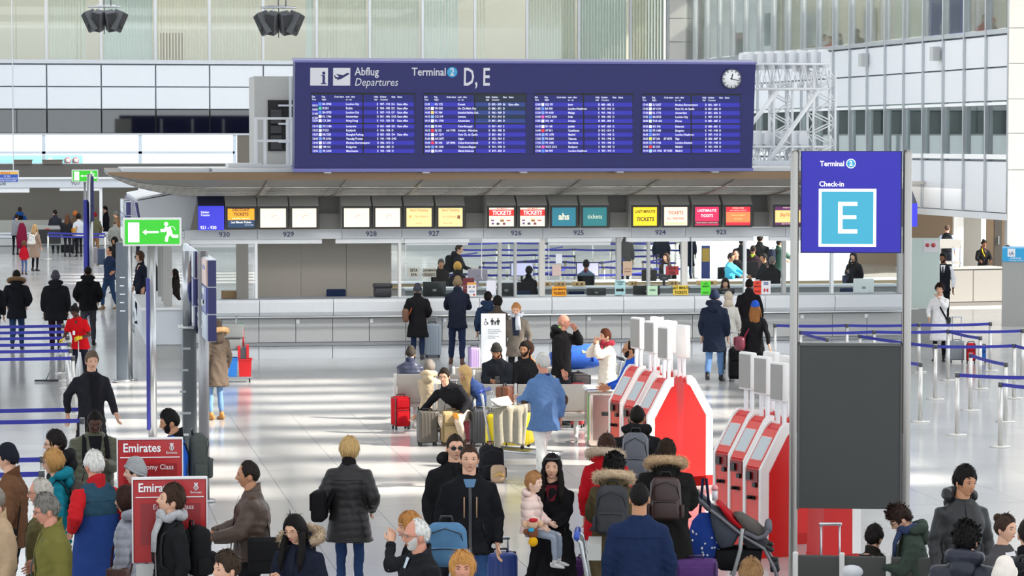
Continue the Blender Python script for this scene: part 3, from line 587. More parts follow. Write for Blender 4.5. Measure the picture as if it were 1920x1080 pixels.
x, z = B(844, 145); MB().cyl((x, -.008, z), (x, 0, z), 9.5 * k, 24).build('emblem', lit('#3f9fd0', .6), bd); bt('2', 844, 145, 19, C_, bold=.02, y=-.012); bt('D, E', 864, 155, 46, sx=.62, bold=.012)
# clock
x, z = B(1371, 155); ck = MB().cyl((x, -.03, z), (x, 0, z), 18 * k, 36).build('clock_face', WHITE, bd)
mb = MB(); mb.tube([(x + 18 * k * cos(a), -.03, z + 18 * k * sin(a)) for a in np.linspace(0, 2 * pi, 37)], .012, 6); mb.build('clock_rim', mat('#4a4c60', .4), ck)
mb = MB()
for i in range(12): a = i * pi / 6; mb.box((x + 15 * k * sin(a), -.032, z + 15 * k * cos(a)), (.016, .006, .035), 0, rotm('y', a))
mb.build('hour_mark', BLACKP, ck)
for ln, w, a in ((9.5, .02, radians(10)), (15, .014, radians(103))): MB().box((x + ln * .42 * k * sin(a), -.036, z + ln * .42 * k * cos(a)), (w, .006, ln * 1.2 * k), 0, rotm('y', a)).build('clock_hand', BLACKP, ck)
PAN = [(583, 774, 581, 777), (790, 981, 787, 980), (996, 1183, 992, 1186), (1199, 1388, 1196, 1386)]
FL = [
"10:15|BA 8762||London-City|E|907 - 910|D6|Gate offen;10:50|EI 651||Dublin|E|904 - 905|D2|Gate offen;11:40|BA 8733||London-City|E|907 - 910|D7|Gate offen;11:50|KL 1766||Amsterdam|D|801 - 806|D23|Gate offen;12:50|CX 288||Hong Kong|E|915 - 920|E9|Gate offen;13:10|X3 2186||Lanzarote|D|861 - 868|E21|Gate offen;13:25|FI 521||Reykjavik|E|956 - 958|D|;13:35|MU 220||Shanghai-Pudong|D|851 - 856|D4|Gate offen;13:45|FR 2416||Venedig-Treviso|E|941 - 948|D40|;13:45|SU 2301||Moskau-Sheremetyevo|D|806 - 810|D|;13:45|YM 161||Podgorica|D|884 - 885|D|;13:55|FR 2418||Manchester|E|941 - 948|D|",
"13:55|KU 172||Kuwait|D|895 - 899|E6|Gate offen;13:55|VN 030||Ho Chi Minh City|D|886 - 891|D|;14:05|PC 984||Istanbul-Sabiha Gok.|E|966 - 968|D|;14:15|CO 379||Larnaca|E|912 - 914|D|;14:15|KL 1768||Amsterdam|D|801 - 806|D|;14:15|PS 402||Kiew-Boryspil|D|841 - 843|E|;14:15|RJ 125|AA 7198|Amman - M\u00fcnchen|E|986 - 988|D|;14:25|AF 1219||Paris Ch. de Gaulle|D|801 - 806|D|;14:30|AH 2071||Algier|E|952 - 954|E|;14:30|EK 046|QF 8046|Dubai-International|E|991 - 999|E|;14:30|FR 1538||Toulouse-Blagnac|E|941 - 948|D|;14:55|B2 894||Minsk-National|D|819 - 820|D|",
"15:00|XQ 971||Izmir|D|880 - 882|E|;15:05|BA 905||London-Heathrow|E|907 - 910|D|;15:30|FR 4100||Malaga|E|941 - 948|D|;15:40|WZZ 4330||Sofia|E|904 - 905|D|;15:55|XQ 141||Antalya|D|892 - 894|E|;16:15|SV 168||Jeddah|D|847 - 850|D|;16:40|AT 811||Casablanca|D|812 - 814|E|;16:40|FR 1678||Madrid|E|941 - 948|D|;17:05|FR 2424||Valencia|E|941 - 948|D|;17:20|FR 1680||Barcelona|E|941 - 948|D|;17:35|WZZ 2312||Budapest|E|904 - 905|D|;17:40|BA 909||London-Heathrow|E|907 - 910|D|",
"17:40|SU 2657||Moskau-Sheremetyevo|D|806 - 809|E|;17:45|AF 1319||Paris Ch. de Gaulle|D|801 - 806|D|;17:50|KL 1772||Amsterdam|D|801 - 806|D|;17:55|BA 8735||London-City|E|907 - 910|D|;18:00|TUA 462||Eriwan|D|885 - 885|E|;18:20|RO 306||Bukarest|D|880 - 881|E|;18:30|FR 1688||Bergamo|E|941 - 948|D|;18:45|BA 911||London-Heathrow|E|907 - 910|D|;18:50|BT 246|EY 8072|Riga|D|886 - 887|D|;18:50|FR 1546||London-Stansted|E|941 - 948|D|;19:05|IB 3131||Madrid|E|901 - 903|D|;19:10|UX 1506|EY 4330|Madrid|E|912 - 914|E|"]
ICO = ['#5a86e8 #3fc0a0 #5a86e8 #f4f4f4 #f4f4f4 #b8d4f4 #d8dce4 #e4e6ea #6a90e0 #f4f4f4 #eceef2 #6a90e0', '#3a50d8 #f2eee0 #f0d060 #8ab8e8 #f4f4f4 #c8e0c0 #e23a3a #eef0f4 #f0d8d4 #e83a4a #6a90e0 #f4f4f4',
       '#dfe2ea #5a86e8 #7a9ae0 #e85ab0 #dfe2ea #f4f4f4 #e23a3a #7a9ae0 #7a9ae0 #7a9ae0 #e85ab0 #5a86e8', '#f4f4f4 #f0f0f4 #f4f4f4 #5a86e8 #c8e0c8 #d8dce8 #7a9ae0 #5a86e8 #d0d860 #7a9ae0 #e23a3a #a8d4f0']
CL = [0, 13, 42, 64, 123, 130.5, 151.5, 161]     # column offsets in photo px
LT = lit('#e8eaff', .8)
for q, (l0, r0, l1, r1) in enumerate(PAN):
    L0, R0 = l0, r0
    pn = brect(L0 - 1, 183, R0 + 1, 293.5, BLACKP, 'display_panel', -.012, 0.)
    split = L0 + (R0 - L0) * .5
    rows = FL[q].split(';'); ic = ICO[q].split()
    for side in (0, 1):
        a, b = (L0 + 1, split - 1.2) if side == 0 else (split + 1.2, R0 - 1)
        dim = q == 1 and side == 1
        brect(a, 186, b, 199.4, lit('#101c6c' if not dim else '#0e2038', .7), 'header_band', -.016, -.012, pn)
        for i in range(12):
            y0 = 199.6 + i * 7.5 + (2.6 if i > 4 else 0); c = ('#2929a4', '#141466') if not (dim and i < 5) else ('#233a80', '#0e2440')
            brect(a, y0, b, y0 + 7.4, lit(c[(i + (1 if i > 4 else 0)) % 2] if i <= 4 else c[(i + 1) % 2], .85), 'row_band', -.016, -.012, pn)
    for k_, (ta, tb) in enumerate((('Zeit', 'Time'), ('Flug', 'Flight'), ('Code share', ''), ('nach - \u00fcber', 'to - via'), ('Halle', 'Hall'), ('Schalter', 'Counters'), ('Gate', ''), ('Status', ''))):
        xx = L0 + (1.5, 20, 43, 64, 116, 127, 148, 159)[k_]
        bt(ta, xx, 190.0, 4.3, bold=.02, c=LT, y=-.02, parent=pn); tb and bt(tb, xx, 195.0, 4.3, bold=.01, c=LT, y=-.02, parent=pn, shear=.2)
    for i, r in enumerate(rows):
        y0 = 199.6 + i * 7.5 + (2.6 if i > 4 else 0) + 3.7; f = r.split('|')
        brect(L0 + 14, y0 - 2.6, L0 + 19.4, y0 + 2.6, lit(ic[i], .95), 'airline_emblem', -.02, -.016, pn)
        for k_, tx in enumerate(f):
            if tx: bt(tx, L0 + (2, 21, 42, 64, 121, 127, 148, 158)[k_], y0 + ((2.5 if q == 0 and i < 4 else 0) if k_ == 0 else 0), 5.4, bold=.02, c=LT, y=-.02, parent=pn, sx=.86)
# ---- service cabinet beside the board and rails
YK = YC + 1.0
a, b = cx(478, YK), cx(562, YK); z0 = at_Y(520, 316, YK)[2]; z1 = at_Y(520, 143, YK)[2]
cb = thing('service_cabinet', 'tall grey equipment cabinet with open black rack beside the departures board', 'cabinet', (a, YK, z0)); H_ = z1 - z0; kx = (b - a) / 84
MB().b2((0, 0, 0), (b - a, 1.6, H_)).build('casing', mat('#bdbcb8', .6), cb)
MB().b2((25 * kx, -.05, 33 * kx), (84 * kx, 0, 128 * kx)).build('rack_opening', mat('#1a1a1b', .6), cb)
for zz_ in (36, 66, 84): MB().b2((30 * kx, -.12, zz_ * kx), (50 * kx, -.05, (zz_ + (26 if zz_ != 66 else 14)) * kx)).build('rack_unit', mat('#3a3b3c', .5), cb)
for zz_ in (48, 82, 116): MB().b2((44 * kx, -.14, zz_ * kx), (84 * kx, -.06, (zz_ + 3.5) * kx)).build('rack_bracket', LGREY, cb)
MB().b2((64 * kx, -.2, 0), (68 * kx, -.05, H_)).build('upright', LGREY, cb)
YRL = YC - 1.5
gr = thing('guard_rail', 'white guard rail and walkway on the canopy beside the departures board', 'railing', (at_Y(428, 320, YRL)[0], YRL, zn1 + .09)); o0 = gr.location.x
def gx(px): return at_Y(px, 320, YRL)[0] - o0
def gz(py): return at_Y(500, py, YRL)[2] - gr.location.z
MB().b2((gx(428), -.1, 0), (gx(490), .9, gz(306))).b2((gx(490), -.3, 0), (gx(552), .9, gz(309))).build('walkway', plas('#d6d8da'), gr)
for px in (480, 497, 539, 549):
    MB().b2((gx(px) - .03, -.05, gz(309)), (gx(px) + .03, .0, gz(222))).build('post', plas('#e4e6e8'), gr)
for py in (222, 264): MB().b2((gx(478), -.06, gz(py) - .025), (gx(552), -.01, gz(py) + .025)).build('rail', plas('#e4e6e8'), gr)
# ---- lighting truss with floodlights at the other end
YT = YC + 1.6
tr = thing('lighting_truss', 'white lattice goal-post truss carrying floodlights beside the departures board', 'truss', (at_Y(1480, 320, YT)[0], YT, zn1 + .08)); t0 = tr.location.x
def tx_(px, Y=None): return at_Y(px, 200, Y or YT)[0] - t0
def tz(py, Y=None): return at_Y(1480, py, Y or YT)[2] - tr.location.z
TWM = plas('#eef0f2', .4)
def truss(a, b, w, nm, nd):
    a, b = np.array(a, float), np.array(b, float); T = unit(b - a); u = np.array([0, 1., 0]); v = np.cross(T, u); mb = MB(); cs = [(u * i + v * j) * w / 2 for i in (-1, 1) for j in (-1, 1)]
    for c in cs: mb.tube([a + c, b + c], .028, 6)
    for i in range(nd):
        p, q = a + (b - a) * i / nd, a + (b - a) * (i + 1) / nd
        for c0, c1 in ((0, 1), (2, 3), (0, 2), (1, 3)):
            mb.tube([p + cs[c0], q + cs[c1]] if i % 2 == 0 else [p + cs[c1], q + cs[c0]], .016, 4)
    return mb.build(nm, TWM, tr)
wd = .5
truss((tx_(1395), 0, tz(144)), (tx_(1549), 0, tz(144)), .55, 'beam', 16); truss((tx_(1395), 0, tz(292)), (tx_(1549), 0, tz(292)), .4, 'beam', 16)
truss((tx_(1540), 0, 0), (tx_(1540), 0, tz(130)), wd, 'post', 9); truss((tx_(1464), 0, 0), (tx_(1464), 0, tz(155)), .42, 'post', 8)
for (p, q), (r_, s_) in (((1432, 302), (1526, 170)), ((1395, 238), (1450, 172))): MB().tube([(tx_(p), -.5, tz(q)), (tx_(r_), -.35, tz(s_))], .05, 8).build('brace', TWM, tr)
MB().b2((tx_(1408), -.8, 0), (tx_(1500), .5, .12)).build('base_plate', LGREY, tr)
ORD = ('first', 'second', 'third', 'fourth', 'fifth', 'sixth', 'seventh', 'eighth')
def flood(px, py, lab, sz=.5, g='floodlights on the lighting truss'):
    x, z = tx_(px) + t0, tz(py) + tr.location.z
    t = thing('floodlight', lab, 'floodlight', (x, YT, z), radians(25), g)
    MB().prism([(-.26, .0), (.26, .0), (.2, .5), (.1, .62), (-.1, .62), (-.24, .5)], -.15, .2, axis=1).xf(None,(0,0,0),sz).build('housing', plas('#dcdfe3'), t)
    MB().prism([(-.22, .08), (.22, .08), (.3, .62), (-.18, .56)], .2, .5, axis=1).xf(None,(0,0,0),sz).build('reflector', plas('#f1f2f4'), t)
    for u in (-.12, 0, .12): MB().box((u + .05, .36, .36), (.02, .34, .5)).xf(None,(0,0,0),sz).build('fin', plas('#c3c7cc'), t)
    MB().b2((-.2, -.2, -.2), (.2, .15, .0)).xf(None,(0,0,0),sz).build('gear_box', plas('#cfd4da'), t)
for i, px in enumerate((1404, 1424, 1442, 1461, 1483, 1502, 1524, 1543)): flood(px, 124 - i * .8, ORD[i] + ' white floodlight from the departures board, upper row of the truss')
for i, px in enumerate((1404, 1418, 1438, 1468, 1490, 1503)): flood(px, 271, ORD[i] + ' white floodlight from the departures board, lower row of the truss', g='floodlights low on the truss')
# ---- loudspeaker clusters hanging under the roof
for px, py, s, lab in ((195, 36, 62, 'smaller hanging cluster of four grey loudspeakers'), (522, 40, 68, 'hanging cluster of four grey loudspeakers above the service cabinet')):
    P = at_d(px, py, FPX / s); t = thing('loudspeaker_cluster', lab, 'loudspeaker', P, -YAW)
    for i, (x, a, tl) in enumerate(((-.38, -55, -12), (-.17, -20, 8), (.2, 25, -8), (.42, 60, 10))):
        R = rotm('z', radians(a)) @ rotm('x', radians(18)) @ rotm('y', radians(tl * 1.5))
        c = MB().rbox((0, 0, 0), (.3, .34, .62), .03).xf(R, (x, 0, -.05)).build('speaker_box', mat('#5b5d60', .6), t)
        MB().box((0, -.175, 0), (.26, .01, .56)).xf(R, (x, 0, -.05)).build('grille', mat('#3a3b3d', .8), c)
        MB().cyl((0, -.18, -.1), (0, -.19, -.1), .1, 14).xf(R, (x, 0, -.05)).build('cone', mat('#2a2a2c', .6), c)
    mb = MB().tube([(-.5, 0, .38), (.5, 0, .38)], .03, 6).tube([(-.3, .25, .42), (.3, .25, .42)], .03, 6)
    for x in (-.4, -.15, .15, .4): mb.tube([(x, 0, .38), (x * .9, 0, .2)], .02, 5)
    mb.build('bracket', ALU, t)
    MB().tube([(0, 0, .4), (0, 0, RZ - P[2])], .02, 5).tube([(.2, .1, .4), (.2, .1, RZ - P[2])], .02, 5).build('hanger', ALU, t)
    MB().tube([(0, .05, .38), (.03, -.02, -.1), (.0, 0, -.45)], .012, 5).build('cable', BLACKP, t)
# ================================================================== signs, kiosks, seats, luggage, barriers
def ang(P): return -bearing(P)                  # turn that faces a thing to where the hall is seen from
# ---- tall E sign
DE = 29.6; PL = at_d(1489.5, 600, DE); PR = at_d(1699, 600, DE); se = FPX / DE; PL[2] = PR[2] = 0
es = thing('check_in_sign', 'tall double-post sign with lit blue Check-in E field above a blank dark panel', 'sign', (PL + PR) / 2, ang(PL) * .95)
we = np.linalg.norm(PR - PL)
def ez(py): return at_d(1594, py, DE)[2]
def ex(px): return (px - 1594.3) / se
for x in (-we / 2, we / 2):
    MB().rbox((x, 0, ez(281) / 2), (.088, .16, ez(281)), .04, seg=4).build('post', metal('#a5a29d', .35), es)
    MB().rbox((x * .955, .0, ez(281) / 2 + .8), (.03, .14, ez(281) - 1.6), .01).build('post_strip', mat('#5a534c', .4, metal=.5), es)
xl_, xr_ = -we / 2 + .06, we / 2 - .06
MB().b2((xl_, -.045, ez(474)), (xr_, .045, ez(283))).build('light_box', BLUE, es)
lf = MB().b2((xl_ + .012, -.05, ez(472)), (xr_ - .012, -.046, ez(284.5))).build('light_field', lit('#2a20b8', .62), es)
WE = lit('#ffffff', .9)
text('Terminal', 13.5 / se, (ex(1536), -.054, ez(307)), WE, lf, bold=.02, sx=.93); text('Check-in', 13.5 / se, (ex(1534.5), -.054, ez(345)), WE, lf, bold=.02, sx=.95)
MB().cyl((ex(1593.5), -.05, ez(306.5)), (ex(1593.5), -.056, ez(306.5)), 9 / se, 24).cyl((ex(1593.5), -.056, ez(306.5)), (ex(1593.5), -.058, ez(306.5)), 7.4 / se, 24, 1).build('emblem', [WE, lit('#3aa0d0', .9)], lf)
text('2', 13 / se, (ex(1593.5), -.06, ez(306.5)), WE, lf, align='CENTER', bold=.02)
MB().b2((ex(1534), -.056, ez(462)), (ex(1641), -.05, ez(353.5))).build('gate_frame', WE, lf); MB().b2((ex(1539.5), -.06, ez(457)), (ex(1635.5), -.056, ez(359))).build('gate_field', lit('#3fb0d0', .75), lf)
mb = MB()
for a in ((1570, 378, 1578.5, 437), (1570, 378, 1606, 385.5), (1570, 403, 1604, 410), (1570, 429.5, 1606, 437)): mb.b2((ex(a[0]), -.064, ez(a[3])), (ex(a[2]), -.06, ez(a[1])))
mb.build('gate_letter', WE, lf)
MB().b2((xl_ - .02, -.05, ez(955)), (xr_ + .02, .05, ez(645))).build('dark_panel', mat('#3a3c3a', .55, var=.08, scale=3), es)
MB().b2((xl_ - .02, -.06, ez(648)), (xr_ + .02, .06, ez(643))).b2((xl_ - .02, -.06, ez(957)), (xl_, .06, ez(643))).b2((xr_, -.06, ez(957)), (xr_ + .02, .06, ez(643))).build('panel_frame', mat('#5b5c5a', .4, metal=.4), es)
# ---- emergency exit signs
GRN = lit('#35c22a', .95)
def running_man(mb, x, z, k, y):
    def t(*p): mb.tube([(x + a * k, y, z + b * k) for a, b in p], .09 * k, 6, ry=.004)
    mb.cyl((x - .1 * k, y - .004, z + .42 * k), (x - .1 * k, y + .004, z + .42 * k), .12 * k, 12)
    t((.0, .25), (.08, .0), (.1, -.1)); mb.tube([(x + .0 * k, y, z + .24 * k), (x + .1 * k, y, z - .1 * k)], .15 * k, 6, ry=.004)
    t((-.05, .26), (-.2, .05), (-.42, .05)); t((.08, .28), (.3, .28), (.42, .08)); t((.1, -.1), (.3, -.28), (.58, -.28)); t((.06, -.1), (-.06, -.32), (-.1, -.58))
def exit_sign(px0, px1, py0, py1, d, lab, dpt):
    P = at_d((px0 + px1) / 2, py1, d); w = (px1 - px0) * d / FPX; h = (py1 - py0) * d / FPX; s = d / FPX
    t = thing('exit_sign', lab, 'sign', P, ang(P))
    MB().rbox((0, dpt / 2, h / 2), (w, dpt, h), .012).build('light_box', plas('#e6e9e4'), t)
    f = MB().b2((-w / 2 + .03, -.006, .03), (w / 2 - .03, 0, h - .03)).build('light_field', GRN, t)
    MB().b2((-w / 2 - .004, .03, .03), (-w / 2, dpt - .03, h - .03)).build('side_field', lit('#a8e0a0', .9), t)
    mb = MB().b2((-w * .41, -.012, h * .14), (-w * .22, -.006, h * .84))
    mb.b2((-w * .11, -.012, h * .46), (w * .11, -.006, h * .53)).prism([(-w * .17, h * .495), (-w * .1, h * .6), (-w * .1, h * .39)], -.012, -.006, axis=1)
    running_man(mb, w * .27, h * .52, h * .62, -.009); mb.build('exit_pictogram', lit('#ffffff', 1.), f); return t, P, w, h
def pole(nm, lab, px, d, zt_, r, cat='pole', mt=None, base=True):
    P = at_d(px, 400, d); P[2] = 0; t = thing(nm, lab, cat, P, ang(P)); MB().cyl((0, 0, 0.02), (0, 0, zt_), r, 20).build('shaft', mt or STEEL, t)
    if base: MB().cyl((0, 0, 0), (0, 0, .03), r * 2.1, 24).build('base_plate', STEEL, t)
    return t, P
d2 = 42.5
t, P, w, h = exit_sign(231, 340, 408.5, 461.5, d2, 'big green emergency exit sign with running figure on the steel pole', .16)
t2, P2 = pole('sign_pole', 'steel pole carrying the big green exit sign, dark blue strip beside it', 283.5, d2 + .1, P[2], 8.3 * d2 / FPX)
a = d2 / FPX; MB().rbox((-7.5 * a, -.02, 2.0), (6.5 * a, .1, at_d(280, 525, d2)[2] - 1.0 + 1.0 - .3), .01).xf(None, (0, 0, -.55)).build('blue_strip', plas('#2c2f86'), t2)
d0 = 78.
t, P, w, h = exit_sign(135, 184, 318, 341.5, d0, 'small green emergency exit sign behind the far blue pole', .16)
pole('sign_pole', 'pair of thin posts carrying the small green exit sign', 159.5, d0 + .1, P[2], 2.4 * d0 / FPX)
d0 = 74.
t, P = pole('sign_pole', 'far steel pole with dark blue information panels', 169, d0, at_d(169, 326, d0)[2], 5.5 * d0 / FPX); a = d0 / FPX
z1, z0 = at_d(160, 374, d0)[2], .1; MB().rbox((-9 * a, 0, (z1 + z0) / 2), (7.5 * a, .3, z1 - z0), .01).build('blue_panel', plas('#2c2f9a'), t)
for u, v in ((330, 357), (358, 385), (386, 414)): zz1, zz0 = at_d(160, u, d0)[2], at_d(160, v, d0)[2]; MB().b2((2.5 * a, -.55, zz0), (7 * a, .3, zz1)).build('panel', plas('#23245e'), t)
# ---- sign totems with stacked poster boards seen at a slant
POST = [mat('#dfe6f4', .3, var=.3, scale=3), mat('#34409c', .3, var=.5, scale=3), mat('#c7d2ee', .3, var=.45, scale=2.5), mat('#e0b8a8', .3, var=.4, scale=3)]
def poster_board(lab, pxn0, pxn1, d, ratio, py0, py1, order=(0, 1, 2), nm='poster_board'):
    """board lying along the hall, its dark edge at the near end"""
    A = at_d(pxn0, py1, d); Bq = at_d(pxn1, py1, d); th = (pxn1 - pxn0) * d / FPX * ca; L = (d * ratio - d) / ca; h = (py1 - py0) * d / FPX
    t = thing(nm, lab, 'sign board', A); n = len(order)
    MB().b2((.0, .0, 0), (th, L, h)).build('core', plas('#e4e6ee'), t)
    for i in range(n):
        z0, z1 = h * i / n + .008, h * (i + 1) / n - .008
        MB().b2((.0, -.025, z0), (th, -.001, z1)).build('end_cap', plas('#22235c'), t)
        p = MB().b2((-.02, .04, z0), (-.001, L - .04, z1)).build('poster', POST[order[i]], t)
        mb = MB()
        for k in range(5): y, z = random.uniform(.2, L - .9), random.uniform(z0 + .03, z1 - .1); mb.b2((-.026, y, z), (-.0205, y + random.uniform(.2, .7), z + random.uniform(.03, .08)))
        mb.build('print_field', POST[(order[i] + 1) % 3], p)
    return t, A, th, L, h
d3 = 35.6
poster_board('nearer slanting poster board with dark blue edge on the tall steel pole', 390, 406, d3, 1.075, 487, 641, (2, 1, 3))
t, P = pole('sign_pole', 'broad brushed steel pole under the nearer poster board', 380.5, d3 + 1.0, at_d(380, 470, d3 + 1)[2], 10 * d3 / FPX, mt=metal('#9a9a9c', .38))
t, A, th, L, h = poster_board('second slanting poster board behind the nearer one', 366, 371, 37.6, 1.075, 470, 626, (0, 1, 2))
P = at_d(356, 900, 37.6); P[2] = 0
t = thing('information_totem', 'dark grey totem with silver cap standing under the second poster board', 'totem', P, 0)
hh = at_d(356, 612, 37.6)[2]; MB().rbox((0, 0, hh / 2), (26 * 37.6 / FPX, .3, hh), .04).build('body', plas('#43484c', .4), t); MB().rbox((-.04, -.01, hh), (28 * 37.6 / FPX, .34, .04), .015).build('cap', STEEL, t)
MB().cyl((-.02, .05, hh), (-.02, .05, A[2] + h), .06, 12).build('pole', STEEL, t)
for i in range(6): MB().b2((-.13, -.154, .5 + i * .28), (-.05 + .03 * (i % 3), -.15, .53 + i * .28)).build('print_line', plas('#9aa0a4'), t)
d1 = 55.
poster_board('far slanting poster board with dark blue edge above the grey totem', 237, 246, d1, 1.06, 378, 456, (0, 1, 2))
P = at_d(229, 600, d1); P[2] = 0
t = thing('information_totem', 'tall slate grey totem on a round steel foot near the service desk', 'totem', P, ang(P)); hh = at_d(229, 454, d1)[2]
MB().rbox((0, 0, hh / 2), (22 * d1 / FPX, .16, hh), .03).build('body', plas('#5d6670', .4), t); MB().cyl((0, 0, 0), (0, 0, .06), .19, 24).build('foot', STEEL, t)
for i in range(5): MB().b2((-.04, -.086, 2.0 - i * .16), (.06 - .02 * (i % 2), -.081, 2.02 - i * .16)).build('print_line', WHITE, t)
pole('sign_pole', 'steel pole with round foot beside the slate grey totem', 239, at_z(239, 716)[1] * 1.0 / ca * .985, at_d(239, 375, d1)[2], 8 * d1 / FPX)
# ---- airline queue signs
RED = plas('#b01218', .35); REDK = mat('#8e0d14', .35)
def red_sign(px0, px1, py0, lab, d, cut):
    P = at_d((px0 + px1) / 2, 900, d); P[2] = 0; w = (px1 - px0) * d / FPX; zt_ = at_d((px0 + px1) / 2, py0, d)[2]; a = d / FPX
    t = thing('airline_sign', lab, 'sign', P, ang(P)); zb_ = zt_ - 157 * a * (137 / 137)
    MB().rbox((0, .05, (zt_ + zb_) / 2), (w, .08, zt_ - zb_), .008, axis=1).build('sign_board', RED, t)
    MB().b2((-w / 2 - .012, -.0, zb_), (-w / 2, .1, zt_ + .012)).b2((w / 2, 0, zb_), (w / 2 + .012, .1, zt_ + .012)).b2((-w / 2, 0, zt_), (w / 2, .1, zt_ + .014)).build('frame', plas('#e2dede'), t)
    MB().b2((-w / 2 + .02, .0, zt_ - 34 * a), (w / 2 - .02, .009, zt_ - 32.5 * a)).build('rule', WHITE, t)
    text('Emirates', 23 * a, (-w / 2 + 9 * a, .006, zt_ - 16 * a), WHITE, t, bold=.018, sx=.88); text('Emirates', 6 * a, (w / 2 - 19 * a, .006, zt_ - 25 * a), WHITE, t, align='CENTER')
    mb = MB(); x, z = w / 2 - 19 * a, zt_ - 14 * a
    for q in (-1, 0, 1): mb.tube([(x + q * 1 * a, .005, z - 7 * a), (x + q * 4 * a, .005, z - 2 * a), (x + q * 1.5 * a, .005, z + 3 * a), (x + q * 3 * a, .005, z + 7 * a)], .9 * a, 5, ry=.004)
    mb.build('emblem', WHITE, t)
    MB().b2((-w * .4, .004, zb_ + 35 * a), (w * .42, .0095, zt_ - 45 * a)).build('inset', REDK, t)
    text('Economy Class', 13.5 * a, (.05 * w, -.001, zt_ - 52 * a), plas('#f0dcdc'), t, align='CENTER', sx=.92)
    MB().b2((-w / 2 + .02, .01, zb_ - .3), (w / 2 - .02, .06, zb_ - .01)).build('leaflet_holder', plas('#c9c9c6'), t)
    for x in (-w * .4, w * .4): MB().b2((x - .02, .03, .02), (x + .02, .07, zb_)).build('leg', LGREY, t)
    MB().b2((-w / 2, -.2, 0), (w / 2, .3, .025)).build('foot', LGREY, t)
red_sign(222, 341, 824, 'red airline queue sign reading Economy Class, farther of the pair', 27.3, 0)
red_sign(250, 386, 899, 'red airline queue sign nearer the camera, beside the man in the grey scarf', 23.9, 1)
# ---- toilet notice
P = at_z(925, 588, 1.52); dW = dep(P); P[2] = 0
t = thing('notice_board', 'white free standing notice with wheelchair and family toilet pictograms', 'sign', P, ang(P)); a = dW / FPX
MB().rbox((0, 0, .8), (46 * a, .03, 1.44), .006).build('board', plas('#eceef0'), t); MB().b2((-23 * a, -.15, 0), (23 * a, .15, .03)).build('foot', STEEL, t)
mb = MB(); y = -.018; z = 1.52 - 15 * a
def man(x, k, skirt=0):
    mb.cyl((x, y - .002, z + 5.5 * k), (x, y + .002, z + 5.5 * k), 1.5 * k, 10); mb.tube([(x, y, z + 3.5 * k), (x, y, z - 1 * k)], [2 * k, (2.6 if skirt else 1.7) * k], 6, ry=.002)
    for q in (-1, 1): mb.tube([(x + q * .9 * k, y, z - 1 * k), (x + q * .9 * k, y, z - 6.5 * k)], .8 * k, 5, ry=.002); mb.tube([(x + q * 2.2 * k, y, z + 3.2 * k), (x + q * 2.9 * k, y, z - 1 * k)], .6 * k, 5, ry=.002)
man(-2 * a, a); man(9 * a, a, 1); z -= 2.5 * a; man(3.5 * a, a * .6)
z += 2.5 * a; mb.tube([(-14 * a + 3 * a * cos(q), y, z - 3 * a + 3 * a * sin(q)) for q in np.linspace(2, 6.5, 10)], .6 * a, 5, ry=.002).cyl((-14 * a, y - .002, z + 4.5 * a), (-14 * a, y + .002, z + 4.5 * a), 1.4 * a, 10).tube([(-14 * a, y, z + 2.5 * a), (-13.5 * a, y, z - 1 * a), (-10.5 * a, y, z - 1.5 * a), (-10 * a, y, z - 5 * a)], .8 * a, 5, ry=.002)
mb.build('pictogram', plas('#2c2e33'), t)
for i in range(5): text(('Please note that there', 'are more toilets for you', 'on the upper level.', 'Thank you for using', 'these facilities.')[i], 2.6 * a, (-10 * a, -.0165, 1.52 - (30 + i * 3.4 + (2 if i > 2 else 0)) * a), plas('#8d9094'), t)
